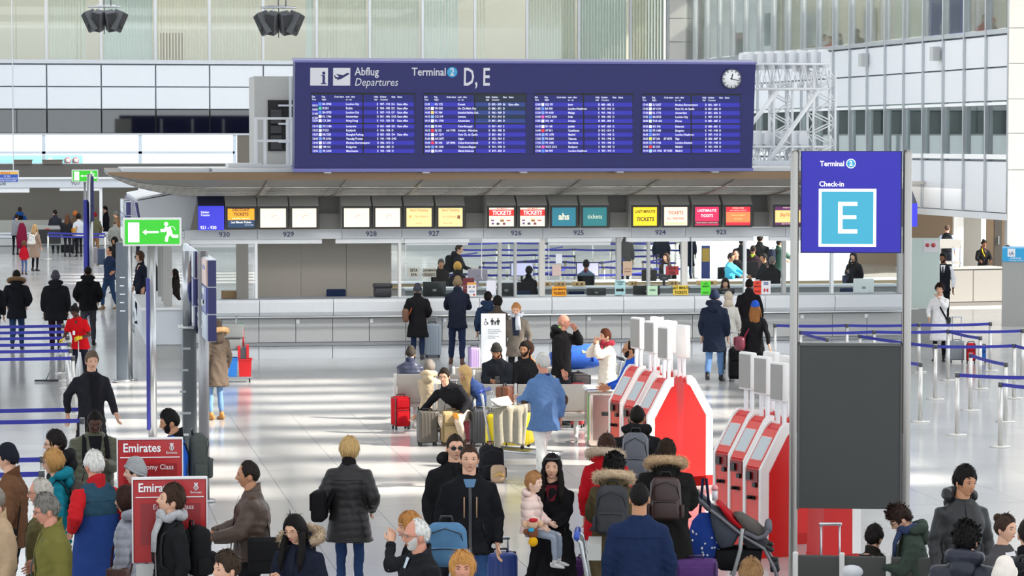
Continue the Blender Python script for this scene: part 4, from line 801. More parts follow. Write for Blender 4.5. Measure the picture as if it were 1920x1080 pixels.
# ---- check-in kiosks
KR = plas('#d4120e', .38); KW = plas('#f2efec', .35); KP = plas('#e8564e', .4)
def kiosk_proto():
    t = bpy.data.objects.new('check_in_kiosk', None); COL.objects.link(t)
    prof = [(-.30, 0), (-.30, .98), (.02, 1.42), (.08, 1.46), (.14, 1.46), (.2, 1.4), (.24, 0)]      # (y, z): front is -y
    MB().prism(prof, -.15, .15).build('side_body', KR, t)
    # white rim bands along both edges of the front
    for x0, x1 in ((-.2, -.15), (.15, .2)):
        mb = MB(); o = prof[:4] + [(.15, 1.465)]; inn = [(-.19, .0), (-.19, .94), (.08, 1.33), (.11, 1.36), (.15, 1.36)]
        vs = [(x, y, z) for x in (x0, x1) for (y, z) in [(-.325, .14), (-.325, .985), (.005, 1.44), (.07, 1.485), (.15, 1.485)] + inn[::-1][:-1] + [(-.2, .14)]]
        n = len(vs) // 2; mb.add(vs, [tuple(range(n))[::-1], tuple(range(n, 2 * n))] + [(i, (i + 1) % n, n + (i + 1) % n, n + i) for i in range(n)], 0, False)
        mb.build('white_rim', KW, t)
        MB().prism([(-.2, .95), (.09, 1.34), (.2, 1.4), (.24, 0), (-.2, 0)], x0, x1).build('side_panel', KR, t)
    MB().prism([(-.305, .02), (-.305, .98), (-.3, .98), (-.3, .02)], -.148, .148).build('front_panel', KP, t)
    R = rotm('x', radians(-36)); c = np.array([0, -.155, 1.2])
    MB().box(c, (.29, .014, .5), 0, R).build('head_panel', KP, t)
    f = MB().box(c + R @ np.array([0, -.012, -.01]), (.24, .012, .31), 0, R).build('screen_frame', plas('#f0c8c4'), t); MB().box(c + R @ np.array([0, -.02, -.01]), (.215, .006, .285), 0, R).build('screen', lit('#c4d0d6', .5), f)
    MB().b2((-.13, -.33, .84), (.13, -.3, .97)).build('reader_niche', plas('#7d0a0c'), t)
    MB().b2((-.09, -.36, .86), (.0, -.33, .94)).build('document_reader', BLACKP, t); MB().b2((.03, -.35, .78), (.1, -.305, .83)).build('card_slot', BLACKP, t)
    MB().tube([(.0, -.31, .66), (.0, -.4, .66), (.05, -.42, .68)], .018, 6).b2((-.06, -.34, .64), (.06, -.31, .68)).build('ticket_printer', BLACKP, t)
    MB().cyl((.1, -.31, .4), (.1, -.318, .4), .012, 8).build('lock', STEEL, t)
    MB().b2((-.2, -.33, 0), (.2, .25, .13)).build('plinth', KR, t)
    for x in (-.07, .07): MB().b2((x - .022, .11, 1.4), (x + .022, .155, 1.72)).build('pole', WHITE, t)
    s = MB().rbox((0, .11, 1.93), (.3, .10, .44), .02, axis=1).build('sign_box', KW, t)
    MB().b2((-.128, .05, 1.735), (.128, .0585, 2.125)).build('sign_face', plas('#a3a09b', .5), s)
    return t
KPR = kiosk_proto(); first = [True]
def kiosk(px, py, yaw, lab, grp):
    P = at_z(px, py, 2.15); k = KPR if first[0] else copy_tree(KPR); first[0] = False
    a_ = radians(yaw) - bearing(P); Q = P - rotm('z', a_) @ np.array([0, .095, 0]); k.scale = (.94, .82, 1); k.location = (Q[0], Q[1], 0); k.rotation_euler = (0, 0, a_); tag(k, lab, 'kiosk', grp)
G1, G2 = 'self check-in kiosks by the steel bin', 'self check-in kiosks beside the tall E sign'
for i, (px, py) in enumerate(((1196, 595), (1222, 602), (1248, 612))): kiosk(px, py, -62, ('red and white check-in kiosk closest to the steel bin', 'red and white check-in kiosk second from the steel bin', 'red and white check-in kiosk third from the steel bin, facing it')[i], G1)
for i, (px, py) in enumerate(((1231, 594), (1256, 601), (1280, 609))): kiosk(px, py, 118, ('red kiosk turned away from the steel bin, farthest of its row', 'red kiosk turned away from the steel bin, middle of its row', 'red kiosk showing a full red side, nearest of the row turned away')[i], G1)
for i, (px, py) in enumerate(((1403, 660), (1432, 668), (1463, 679))): kiosk(px, py, -58, ('red kiosk by the tall E sign, farthest of the three facing the queue', 'red kiosk by the tall E sign, between two others facing the queue', 'red kiosk by the tall E sign, nearest of the three facing the queue')[i], G2)
for i, (px, py) in enumerate(((1446, 659), (1476, 667), (1545, 690))): kiosk(px, py, 118, ('red kiosk back to back with the farthest one by the E sign', 'red kiosk mostly hidden behind the E sign post', 'red kiosk seen under the dark panel of the E sign')[i], G2)
# ---- stainless bin cabinet
P = at_z(1128, 838); t = thing('steel_bin', 'stainless steel bin cabinet with white top beside the red kiosks', 'bin', P, ang(P) + radians(8)); a = dep(P) / FPX
MB().rbox((0, .25, .42), (50 * a, .5, .84), .06).build('body', metal('#c8b8ae', .22), t); MB().rbox((0, .24, .87), (56 * a, .56, .06), .025).build('top', WHITE, t)
MB().b2((-.13, -.004, .1), (.17, .003, .78)).build('door', metal('#b9a49a', .25), t); MB().rbox((.05, -.012, .5), (.1, .02, .06), .008).build('handle', BLACKP, t)
MB().b2((-25 * a - .004, .02, .1), (-25 * a + .005, .06, .8)).build('strip', plas('#7fc36a'), t)
o = MB().prism([(-.1, 0), (.12, .0), (.16, .08), (-.02, .1)], 0, .012, axis=2).build('boarding_wallet', plas('#22365a'), None, at_z(1112, 732, .905)); tag(o, 'dark blue paper wallet lying on the steel bin', 'wallet')
# ---- seats
SEATM = mat('#b3aca4', .45, metal=.35, var=.04)
def bench(lab, P, rz, n, sw, seatm, frame, back=.42, grp=None):
    t = thing('seat_bench', lab, 'bench', P, rz, grp)
    for i in range(n):
        x = (i + .5 - n / 2) * sw
        MB().rbox((x, -.02, .43), (sw * .86, .46, .035), .015).build('seat', seatm, t)
        MB().rbox((x, .235, .45 + back / 2), (sw * .9, .035, back), .015, R=rotm('x', radians(-8))).build('backrest', seatm, t)
    for i in range(n + 1):
        x = (i - n / 2) * sw; MB().rbox((x, .24, .62), (.05, .05, .52), .015, R=rotm('x', radians(-8))).tube([(x, .22, .62), (x, .05, .64), (x, -.16, .63), (x, -.18, .6), (x, -.16, .45)], .022, 6).build('armrest', frame, t)
    MB().rbox((0, .05, .36), (n * sw, .07, .07), .01).build('beam', frame, t)
    for x in (-(n / 2 - .5) * sw, (n / 2 - .5) * sw): MB().tube([(x, .05, .34), (x, .05, .1)], .035, 8).tube([(x, -.22, .03), (x, .05, .1), (x, .3, .03)], .028, 6).build('leg', frame, t)
    return t
FRM = plas('#d4d2ce', .4)
PA_ = at_z(781, 812); PB_ = at_z(1078, 806)
def line_bench(lab, p, q, n, back=0, off=0., flip=False, **k):
    v = q - p; L = np.linalg.norm(v); m = (p + q) / 2; r = math.atan2(v[1], v[0]); nrm = np.array([-sin(r), cos(r), 0]) * off
    return bench(lab, m + nrm, r + (pi if flip else 0), n, L / n, SEATM, FRM, **k)
DKS = plas('#3b3a38', .45)
# ---- luggage
def suitcase(lab, P, w, h, d, col, rz, style='hard', hdl=.0, trim='#1a1a1c', nm='suitcase', cat='suitcase', lay=False, grp=None):
    t = thing(nm, lab, cat, P, rz, grp); m = plas(col, .35) if style == 'hard' else fab(col)
    tm_ = plas(trim); zb_ = .05
    MB().rbox((0, 0, zb_ + (h - zb_) / 2), (w, d, h - zb_), min(w, d) * (.16 if style == 'hard' else .22), seg=4).build('shell', m, t)
    if style == 'hard':
        for i in range(5): x = (i - 2) * w * .17; MB().rbox((x, 0, zb_ + (h - zb_) / 2), (w * .05, d + .012, h * .8), .008, seg=1).build('ridge', m, t)
        MB().rbox((0, 0, zb_ + (h - zb_) / 2), (w + .008, .014, h - zb_ + .006), .006).build('zip_seam', tm_, t)
    else:
        p = MB().rbox((0, -d / 2, zb_ + h * .3), (w * .78, .05, h * .42), .02).build('front_pocket', m, t); MB().tube([(-w * .36, -d / 2 - .026, zb_ + h * .5), (w * .36, -d / 2 - .026, zb_ + h * .5)], .005, 5).build('zip', tm_, p)
        MB().rbox((0, -d / 2, zb_ + h * .7), (w * .78, .035, h * .26), .015).build('front_pocket', m, t)
        for x in (-w / 2 + .02, w / 2 - .02): MB().rbox((x, 0, zb_ + (h - zb_) / 2), (.02, d + .01, h * .86), .008).build('piping', tm_, t)
    for x in (-w * .38, w * .38):
        for y in (-d * .35, d * .35): MB().cyl((x - .012, y, .028), (x + .012, y, .028), .028, 10).build('wheel', BLACKP, t)
    MB().tube([(-.07, 0, h), (-.06, 0, h + .03), (.06, 0, h + .03), (.07, 0, h)], .01, 6).build('carry_handle', tm_, t)
    if hdl:
        MB().tube([(-.09, d * .3, h - .05), (-.09, d * .3, h + hdl), (.09, d * .3, h + hdl), (.09, d * .3, h - .05)], .01, 6).rbox((0, d * .3, h + hdl), (.22, .03, .03), .01).build('pull_handle', ALU, t)
    return t
def SC_(lab, px, py, wp, hp, dpt, col, yaw=0, **k):
    P = at_z(px, py); s = FPX / dep(P); return suitcase(lab, P + np.array([0, dpt / 2, 0]), wp / s, hp / s, dpt, col, ang(P) + radians(yaw), **k)
SC_('red soft suitcase beside the seated man reaching out', 753, 806, 32, 62, .24, '#c01a24', 18, style='soft', trim='#5a1014')
SC_('dark grey ribbed suitcase between the red and the beige one', 803, 837, 37, 66, .22, '#4b4640', 12, trim='#2a2622')
SC_('beige soft suitcase with its pull handle raised', 848, 837, 40, 66, .24, '#a8926c', 10, style='soft', trim='#7a6848', hdl=.45)
o = SC_('charcoal suitcase leaning by the luggage trolley', 900, 838, 30, 70, .26, '#35373b', 14)
SC_('tall maroon suitcase at the end of the seat bench', 1087, 803, 24, 84, .3, '#8e1a1c', -10)
SC_('silver blue suitcase standing at the check-in counter', 813, 671, 30, 64, .26, '#8d99a6', 6, trim='#4a525a', hdl=.12)
SC_('lilac suitcase behind the white toilet notice', 891, 712, 20, 60, .3, '#a98fc4', 10)
SC_('silver film-wrapped suitcase beside the woman in the white coat', 1797, 680, 27, 40, .24, '#8f959c', 0, hdl=.5, trim='#5a5f66')
SC_('red holdall beside the film-wrapped suitcase', 1824, 682, 18, 38, .25, '#c4202a', 0, style='soft', nm='holdall', cat='bag')
SC_('blue shopper bag by the red holdall', 1845, 681, 13, 32, .2, '#2a62b4', 0, style='soft', nm='shopping_bag', cat='bag')
SC_('black cabin case pulled by the man in the waistcoat', 1735, 608, 19, 37, .22, '#1e1f22', 10, hdl=.36)
SC_('tall black case behind the woman in the blue cap', 1382, 716, 26, 62, .3, '#18181a', 0, hdl=.3, style='soft')
SC_('black bag on the floor at the far check-in queue', 126, 476, 24, 17, .3, '#1f1f20', 0, style='soft', nm='holdall', cat='bag')
SC_('dark blue suitcase of the far check-in queue', 190, 499, 14, 33, .3, '#34435f', 0)
SC_('grey suitcase next to the dark blue one in the far queue', 178, 497, 10, 34, .3, '#8f8c90', 0)
P = at_z(1558, 1062, .52); suitcase('black case with orange strap and raised handle before the dark bench', (P[0], P[1], 0), .40, .52, .24, '#17181a', ang(P) + .1, hdl=.4)
o = [c for c in bpy.data.objects if c.get('label', '').startswith('black case with orange')][0]; MB().rbox((.0, 0, .28), (.05, .255, .5), .01).build('luggage_strap', fab('#d07a1a'), o)
P = at_z(1305, 1044, .62); suitcase('purple suitcase beside the star patterned bag', (P[0], P[1], 0), .42, .6, .26, '#5a3a74', ang(P), style='soft', trim='#3a2450')
P = at_z(1104, 1042, .62); PUR = (P[0], P[1], 0)
P = at_z(938, 1035, .7); suitcase('blue case pulled by the man in the black jacket with coppery zips', (P[0], P[1], 0), .3, .7, .26, '#26418a', ang(P) + .2, hdl=.12)
# ---- luggage trolleys
def trolley(lab, P, rz, k=1., handle='#2c4fb0'):
    t = thing('luggage_trolley', lab, 'trolley', P, rz)
    MB().tube([(-.26, -.5, .14), (-.22, .45, .2), (.22, .45, .2), (.26, -.5, .14), (-.26, -.5, .14)], .02, 8).tube([(0, -.5, .14), (0, .45, .2)], .018, 6).tube([(-.12, -.5, .14), (-.11, .45, .2)], .014, 6).tube([(.12, -.5, .14), (.11, .45, .2)], .014, 6).build('base_frame', STEEL, t)
    MB().tube([(-.24, .42, .18), (-.27, .56, .98), (-.25, .6, 1.02)], .02, 8).tube([(.24, .42, .18), (.27, .56, .98), (.25, .6, 1.02)], .02, 8).tube([(-.25, .5, .6), (.25, .5, .6)], .014, 6).tube([(-.26, .53, .8), (.26, .53, .8)], .014, 6).tube([(-.08, .44, .2), (-.08, .53, .8)], .012, 6).tube([(.08, .44, .2), (.08, .53, .8)], .012, 6).build('upright', STEEL, t)
    MB().tube([(-.28, .6, 1.03), (.28, .6, 1.03)], .028, 10).build('handle_bar', plas(handle), t)
    MB().b2((-.25, .38, .82), (.25, .5, .97)).build('basket', mat('#b9bab4', .4, metal=.4), t)
    for x, y in ((-.24, -.4), (.24, -.4), (0, .42)): MB().cyl((x - .025, y, .07), (x + .025, y, .07), .07, 14).build('wheel', BLACKP, t)
    return t
P = at_z(984, 868); r = ang(P) + radians(75); TRL = trolley('luggage trolley loaded with a yellow suitcase and a draped coat', P, r)
def onto(P, rz, q): return np.asarray(P) + rotm('z', rz) @ np.asarray(q)
Y1 = suitcase('bright yellow hard suitcase lying on the luggage trolley', onto(P, r, (0.02, .22, .21)), .46, .50, .64, '#e8d014', r, trim='#2a2a2a')
for y, z in ((-.1, .12), (.15, .3)): MB().rbox((.235, y, z), (.02, .1, .05), .008).build('latch', BLACKP, Y1)
B1 = suitcase('brown leather case standing on the yellow suitcase', onto(P, r, (0, .3, .76)), .3, .34, .2, '#7a4424', r, nm='leather_case', cat='case')
# draped coat: a cloth sheet over the trolley basket
mb = MB(); nx, ny = 14, 22; vs = []
for j in range(ny):
    s = j / (ny - 1)
    for i in range(nx):
        u = i / (nx - 1) - .5; l = s * .72; fold = .02 * sin(u * 22 + 2 * s) * min(1, s * 2)
        if l < .25: q = (u * .46, -.12 + l, .0 + .012 * sin(u * 9))
        else: q = (u * (.46 - .1 * (l - .25)) + .03 * (l - .25), .13 + fold + .03 * (l - .25), -(l - .25) - (.18 if u > .25 else 0) * (l - .25) + .08 * u)
        vs.append(q)
fs = [(j * nx + i, j * nx + i + 1, (j + 1) * nx + i + 1, (j + 1) * nx + i) for j in range(ny - 1) for i in range(nx - 1)]
mb.add(vs, fs); me = mb.mesh('draped_coat', fab('#9c9686')); o = link('draped_coat', me, None, at_z(958, 763, 1.08) + np.array([0, .05, 0])); o.rotation_euler = (0, 0, ang(o.location) + pi); sd = o.modifiers.new('thick', 'SOLIDIFY'); sd.thickness = .02
tag(o, 'grey beige coat draped over the trolley with the yellow suitcase', 'coat')
mb = MB()
for i in range(5): mb.box((random.uniform(-.04, .04), random.uniform(-.04, .04), .01 + i * .014), (.24, .19, .006), i % 2, rotm('z', random.uniform(-.7, .7)) @ rotm('x', .12 * i) @ rotm('y', random.uniform(-.2, .2)))
o = mb.build('newspaper', [plas('#e9e6df', .7), mat('#c9c5bd', .7, var=.4, scale=20)], None, at_z(938, 762, 1.1)); tag(o, 'crumpled newspapers heaped on top of the loaded trolley', 'newspaper')
# trolley with blue duffel
P = at_z(1095, 790); r = ang(P) + radians(-75); trolley('luggage trolley behind the bald man, loaded with a blue duffel bag', P, r, handle='#3a3a3e')
def duffel(lab, P, rz, L, R_, col, dark):
    t = thing('duffel_bag', lab, 'bag', P, rz); xs_ = np.linspace(-L / 2, L / 2, 13)
    rr = [R_ * (1 - (abs(x) / (L / 2)) ** 4 * .55) * (1 + .03 * sin(9 * x)) for x in xs_]
    MB().tube([(x, 0, R_ + .02 * sin(5 * x)) for x in xs_], rr, 16, ref=(0, 0, 1)).build('body', shiny(col), t)
    for x in (-L * .22, L * .22): MB().tube([(x, (R_ + .006) * cos(a), R_ + (R_ + .006) * sin(a)) for a in np.linspace(-.3, pi + .3, 14)], .018, 6, ry=.006).build('strap', fab(dark), t)
    MB().rbox((L * .1, -R_ * .8, R_ * 1.55), (.12, .02, .09), .006, R=rotm('x', radians(-40))).build('patch', plas('#b9b08a'), t)
    MB().tube([(-L * .4, 0, R_ * 2 + .01), (L * .4, 0, R_ * 2 + .01)], .008, 5).build('zip', BLACKP, t); return t
P2 = at_z(1090, 676, .62) * np.array([1, 1, 0]); 
duffel('big bright blue duffel bag piled on the trolley behind the bald man', onto(P, r, (0, -.1, .86)), r + pi / 2 - .1, .95, .2, '#2f63c8', '#1c3a86')
suitcase('grey and red bag under the blue duffel bag', onto(P, r, (0, -.1, .24)), .5, .56, .3, '#4a4446', r, style='soft', nm='holdall', cat='bag')
# floor backpack near the yellow case
def backpack_geo(t, col, w=.32, h=.46, d=.17, leather=False, straps=True, front='#00'):
    m = (mat(col, .4, var=.12) if leather else fab(col)); m2 = plas('#1a1a1c')
    body = MB().rbox((0, 0, h / 2), (w, d, h), .07, seg=4)
    A = np.array(body.v); k = 1 - .22 * np.clip((A[:, 2] - h * .55) / (h * .45), 0, 1) ** 2; A[:, 0] *= k; A[:, 1] *= k; body.v = [tuple(q) for q in A]
    body.build('main_body', m, t)
    p = MB().rbox((0, -d / 2 - .01, h * .27), (w * .8, .07, h * .42), .03).build('front_pocket', m, t); MB().tube([(-w * .34, -d / 2 - .046, h * .44), (0, -d / 2 - .05, h * .46), (w * .34, -d / 2 - .046, h * .44)], .005, 5).build('zip', m2, p)
    MB().tube([(-w * .42, -d * .3, h * .5), (-w * .36, -d * .5, h * .78), (0, -d * .52, h * .9), (w * .36, -d * .5, h * .78), (w * .42, -d * .3, h * .5)], .005, 5).build('zip', m2, t)
    for s_ in (-1, 1): MB().rbox((s_ * w * .5, -.01, h * .22), (.04, d * .7, h * .3), .015).build('side_pocket', m, t)
    MB().tube([(-.05, d * .3, h * .97), (-.04, d * .3, h + .04), (.04, d * .3, h + .04), (.05, d * .3, h * .97)], .009, 6).build('grab_loop', m2, t)
P = at_z(921, 900); t = thing('backpack', 'black rucksack with red loop standing before the loaded trolley', 'backpack', P, ang(P) + .2); backpack_geo(t, '#232429', .36, .48, .22); MB().tube([(-.04, .1, .46), (0, .1, .52), (.04, .1, .46)], .012, 6).build('red_loop', plas('#b02028'), t)
o = MB().rbox((0, 0, .12), (.2, .16, .24), .06).tube([(-.06, -.09, .1), (0, -.1, .14), (.06, -.09, .1)], .02, 6, 1).build('shoulder_bag', [fab('#b49a80'), plas('#c09a50')], None, at_z(934, 905)); tag(o, 'small beige bag with brass clasp beside the black rucksack', 'bag')
o = MB().rbox((0, 0, .2), (.2, .12, .4), .04).build('carrier_bag', mat('#c85a6a', .4, var=.3, scale=9), None, at_z(879, 826)); tag(o, 'pink patterned carrier bag between the beige and charcoal cases', 'bag')
# cart at the queue with purple bag and blue handle
P = at_d(1206, 900, 26.2); P[2] = 0
trolley('luggage trolley with blue grip beside the olive fur-hood parka', P, ang(P) + radians(90))
P = at_z(1098, 1046, .6); suitcase('dark purple soft bag standing by the trolley with the blue grip', (P[0], P[1], 0), .3, .6, .3, '#4a2a5a', ang(P), style='soft', nm='holdall', cat='bag', trim='#2a1a34')
# ---- pushchair
PD = 28.6; P = at_d(1385, 1000, PD); P[2] = 0; sP = FPX / PD
t = thing('pushchair', 'grey and red folding pushchair with black basket beside the leather rucksack', 'pushchair', P, ang(P) + radians(90)); GY = mat('#77757a', .45, metal=.3)
def q_(px, py, x=0.): return np.array([x, -(px - 1385) / sP, at_d(1385, py, PD)[2]])
def poly_(pts): return [(q_(a, b)[1], q_(a, b)[2]) for a, b in pts]
DG = fab('#3b3b40')
for x in (-.24, .24):
    MB().tube([q_(1322, 944, x), q_(1345, 960, x), q_(1395, 1000, x), q_(1432, 1022, x), q_(1452, 1060, x), q_(1458, 1086, x)], .016, 8).build('frame_tube', GY, t); MB().tube([q_(1392, 985, x), q_(1388, 1025, x), q_(1372, 1085, x)], .02, 8).build('leg', plas('#a9a9a8'), t)
    MB().rbox(q_(1440, 1022, x * .8), (.05, .12, .05), .02, R=rotm('x', .5)).rbox(q_(1452, 1058, x * .8), (.05, .09, .1), .02).build('joint', BLACKP, t)
    for px_ in (1352, 1452): c = q_(px_, 1088, x); c[2] = .095; MB().cyl(c - np.array([.025, 0, 0]), c + np.array([.025, 0, 0]), .095, 18).cyl(c - np.array([.03, 0, 0]), c + np.array([.03, 0, 0]), .05, 12, 1).build('wheel', [BLACKP, GY], t)
    MB().tube([q_(1330, 950, x), q_(1318, 938, x), q_(1308, 931, x), q_(1306, 926, x * .9)], .026, 8).build('grip', plas('#4d4e55'), t)
    MB().tube([q_(1396, 992, x), q_(1420, 1003, x), q_(1434, 998, x), q_(1440, 988, x)], .022, 8).build('bumper_arm', fab('#6a6a72'), t)
MB().tube([q_(1440, 988, -.24), q_(1441, 982, -.16), q_(1441, 982, .16), q_(1440, 988, .24)], .035, 10).build('bumper_bar', fab('#6a6a72'), t)
def puffy(poly, w, nm, m, mid=.9):
    P2_ = np.array(poly_(poly)); c = P2_.mean(0); mb = MB(); mb.loft([[(x, *(c + (p - c) * k_)) for p in P2_] for x, k_ in ((-w, .82), (-w * .8, .97), (-w * .3, 1.02), (w * .3, 1.02), (w * .8, .97), (w, .82))]); return mb.build(nm, m, t)
puffy([(1331, 948), (1346, 952), (1368, 968), (1391, 988), (1384, 1004), (1374, 1022), (1352, 1026), (1343, 1012), (1334, 980)], .23, 'hood', fab('#4a4e58'))
puffy([(1344, 939), (1350, 942), (1374, 966), (1394, 984), (1390, 990), (1366, 972)], .235, 'red_hood_panel', fab('#b01822'))
puffy([(1376, 962), (1390, 962), (1420, 980), (1436, 996), (1432, 1004), (1416, 1006), (1394, 990)], .21, 'leg_cover', fab('#5d5854'))
puffy([(1384, 998), (1396, 990), (1428, 1006), (1440, 1014), (1432, 1026), (1400, 1024)], .22, 'seat', DG)
puffy([(1340, 1026), (1430, 1024), (1424, 1062), (1410, 1068), (1352, 1066), (1340, 1058)], .22, 'basket', fab('#1c1c1e'))
MB().tube([q_(1456, 1062, -.2), q_(1456, 1062, .2)], .03, 8).build('footrest', BLACKP, t)
o = thing('baby_bottle', 'baby bottle with pink cap standing on the pushchair handle', 'bottle', onto(P, ang(P) + radians(90), q_(1340, 938))); MB().cyl((0, 0, 0), (0, 0, .1), .03, 14).build('bottle', plas('#e8e6ea'), o); MB().tube([(0, 0, .1), (0, 0, .13), (0, 0, .155)], [.034, .034, .018], 14).build('cap', plas('#f0a0a0'), o)
B_ = onto(P, ang(P) + radians(90), q_(1321, 1046, -.12)); t = thing('changing_bag', 'blue bag with white stars hanging from the pushchair handle', 'bag', B_, ang(B_)); BLU = fab('#23408e')
MB().tube([(0, 0, 0), (0, 0, .05), (0, 0, .25), (0, 0, .38), (0, 0, .46)], [.09, .15, .16, .12, .05], 18, ry=[.05, .09, .09, .06, .03], ref=(1, 0, 0)).build('body', BLU, t)
for x in (-.05, .06): MB().tube([(x, 0, .4), (x * .6, .02, .62), (x * .3, .04, .8)], .014, 6).build('strap', fab('#1c2038'), t)
mb = MB()
for i in range(26):
    a = random.uniform(pi * 1.05, pi * 1.95); z = random.uniform(.05, .3); r0 = .16; c = np.array([r0 * cos(a), .094 * sin(a), z])
    mb.box(c, (.022, .008, .006), 0, rotm('z', a + pi / 2)); mb.box(c, (.006, .008, .022), 0, rotm('z', a + pi / 2))
mb.build('star_print', WHITE, t)
# ---- cleaning cart
P = at_z(442, 716); t = thing('cleaning_cart', 'cleaning cart with blue and red buckets by the check-in counter', 'cart', P, ang(P)); a = dep(P) / FPX
def bucket(x0, x1, z0, z1, col, nm): 
    m = MB(); w0, w1 = (x1 - x0) / 2 * .86, (x1 - x0) / 2; c = (x0 + x1) / 2
    def ring(w, z, dd): return [(c - w, -dd, z), (c + w, -dd, z), (c + w, dd, z), (c - w, dd, z)]
    m.loft([ring(w0, z0, .13), ring(w1, z1, .16), ring(w1 + .012, z1, .17), ring(w1 + .012, z1 + .02, .17), ring(w1 - .01, z1 + .02, .15), ring(w0 - .01, z0 + .03, .12)], smooth=False); m.build(nm, plas(col, .4), t)
bucket(-27 * a, 4 * a, 11 * a, 44 * a, '#2f7fd8', 'blue_bucket'); bucket(5 * a, 30 * a, 11 * a, 42 * a, '#d01c22', 'red_bucket')
MB().b2((-28 * a, -.2, 8 * a), (31 * a, .2, 11 * a)).b2((-28 * a, .15, 11 * a), (-26 * a, .2, 82 * a)).b2((18 * a, .15, 11 * a), (20 * a, .2, 82 * a)).b2((-28 * a, .12, 80 * a), (20 * a, .2, 83 * a)).build('frame', STEEL, t)
MB().rbox((-6 * a, .1, 96 * a), (42 * a, .3, 26 * a), .03).rbox((-6 * a, .1, 70 * a), (36 * a, .25, 22 * a), .03).build('waste_bag', mat('#8f9290', .5), t)
MB().prism([(4 * a, 44 * a), (24 * a, 44 * a), (20 * a, 66 * a), (6 * a, 62 * a)], -.12, .1, axis=1).build('wringer', plas('#4a4c50'), t); MB().b2((4 * a, -.13, 45 * a), (9 * a, .11, 68 * a)).b2((20 * a, -.13, 45 * a), (25 * a, .11, 70 * a)).tube([(15 * a, 0, 66 * a), (14 * a, 0, 96 * a)], .015, 6).rbox((13.5 * a, 0, 94 * a), (.05, .05, .12), .02).build('wringer_handle', plas('#d01c22'), t)
MB().tube([(-1 * a, .1, 80 * a), (2 * a, .1, 124 * a)], .014, 6).build('broom_stick', STEEL, t); MB().rbox((10 * a, .05, 106 * a), (8 * a, .1, 8 * a), .01).build('green_cloth', plas('#2f9a6a'), t)
for x in (-24 * a, 26 * a):
    for y in (-.15, .15): MB().cyl((x - .015, y, .045), (x + .015, y, .045), .045, 12).build('wheel', BLACKP, t)
# ---- queue barriers
BELT = plas('#2a2f9c', .5); POSTM = mat('#d9d7d2', .3, metal=.75, var=.02)
PH = .98; _pp = []
def post_proto():
    t = bpy.data.objects.new('queue_post', None); COL.objects.link(t)
    MB().cyl((0, 0, .015), (0, 0, PH - .07), .034, 14).build('tube', POSTM, t); MB().tube([(0, 0, 0), (0, 0, .015), (0, 0, .03)], [.16, .16, .05], 24).build('base', POSTM, t)
    MB().cyl((0, 0, PH - .07), (0, 0, PH), .036, 14).build('head', plas('#4a4b4e'), t); MB().cyl((0, 0, PH), (0, 0, PH + .006), .032, 14).build('cap', POSTM, t); return t
PP = post_proto(); _used = [False]
def post_at(P, lab, grp):
    o = copy_tree(PP); o.location = (P[0], P[1], 0); tag(o, lab, 'barrier post', grp); return o
def belt(P, Q, owner, z=PH - .035, h=.055, sag=.015):
    P, Q = np.array(P[:2]), np.array(Q[:2]); v = Q - P; L = np.linalg.norm(v); u = v / L; mb = MB(); n = 8; rings = []
    nn_ = np.array([-u[1], u[0]]) * .003
    for i in range(n + 1):
        s = i / n; q = P + v * s - np.array(owner.location[:2]); zz_ = z - sag * 4 * s * (1 - s); rings.append([(q[0] + nn_[0], q[1] + nn_[1], zz_ - h / 2), (q[0] + nn_[0], q[1] + nn_[1], zz_ + h / 2), (q[0] - nn_[0], q[1] - nn_[1], zz_ + h / 2), (q[0] - nn_[0], q[1] - nn_[1], zz_ - h / 2)])
    mb.loft(rings, smooth=False).build('belt', BELT, owner)
RP = {'a1': (1453, 607), 'a2': (1588, 607), 'a3': (1723, 606), 'a4': (1857, 604), 'b1': (1501, 620), 'b2': (1639, 619), 'b3': (1778, 618), 'b4': (1917, 617), 'c1': (1551, 633.5), 'c2': (1838, 630.5), 'd0': (1612, 627), 'd1': (1754, 646), 'd2': (1902, 644.6), 'd3': (1990, 662), 'e1': (1820, 662.5), 'e2': (1886, 679.5), 'f0': (1640, 664), 'f1': (1726, 679.5), 'g1': (1795, 699), 'g2': (1960, 704), 'h1': (1876, 716.6), 'h2': (2010, 727)}
RL = {'a1': 'silver queue post at the end of the far belt, near the woman in a cap', 'a2': 'silver queue post seen between the two poles of the E sign, far belt', 'a3': 'silver queue post just past the E sign on the far belt line', 'a4': 'silver queue post where the far belt line ends, beside the suitcase handle',
 'b1': 'silver queue post against the E sign pole on the second belt line', 'b2': 'silver queue post seen between the E sign poles, second belt line', 'b3': 'silver queue post directly in front of the wrapped suitcase', 'b4': 'silver queue post at the picture edge on the second belt line',
 'c1': 'silver queue post between the E sign poles holding a short slanting belt', 'c2': 'silver queue post in front of the red holdall, end of a slanting belt', 'd0': 'silver queue post hidden behind the E sign, third belt line', 'd1': 'silver queue post in front of the legs of the white-coated woman', 'd2': 'silver queue post at the end of the third belt line', 'd3': 'silver queue post beyond the third belt line, outside the frame',
 'e1': 'silver queue post starting the slanting belt in the middle of the queue maze', 'e2': 'silver queue post ending the slanting belt in the middle of the queue maze', 'f0': 'silver queue post behind the dark panel of the E sign', 'f1': 'silver queue post beside the dark panel edge of the E sign', 'g1': 'silver queue post starting the second nearest belt', 'g2': 'silver queue post ending the second nearest belt outside the frame', 'h1': 'silver queue post starting the nearest blue belt of the maze', 'h2': 'silver queue post ending the nearest blue belt outside the frame'}
RW_ = {k: at_z(v[0], v[1], PH) for k, v in RP.items()}
for k in ('d3', 'g2', 'h2', 'f0', 'd0'): pass
PO = {k: post_at(RW_[k], RL[k], 'queue barrier by the E sign') for k in RP}
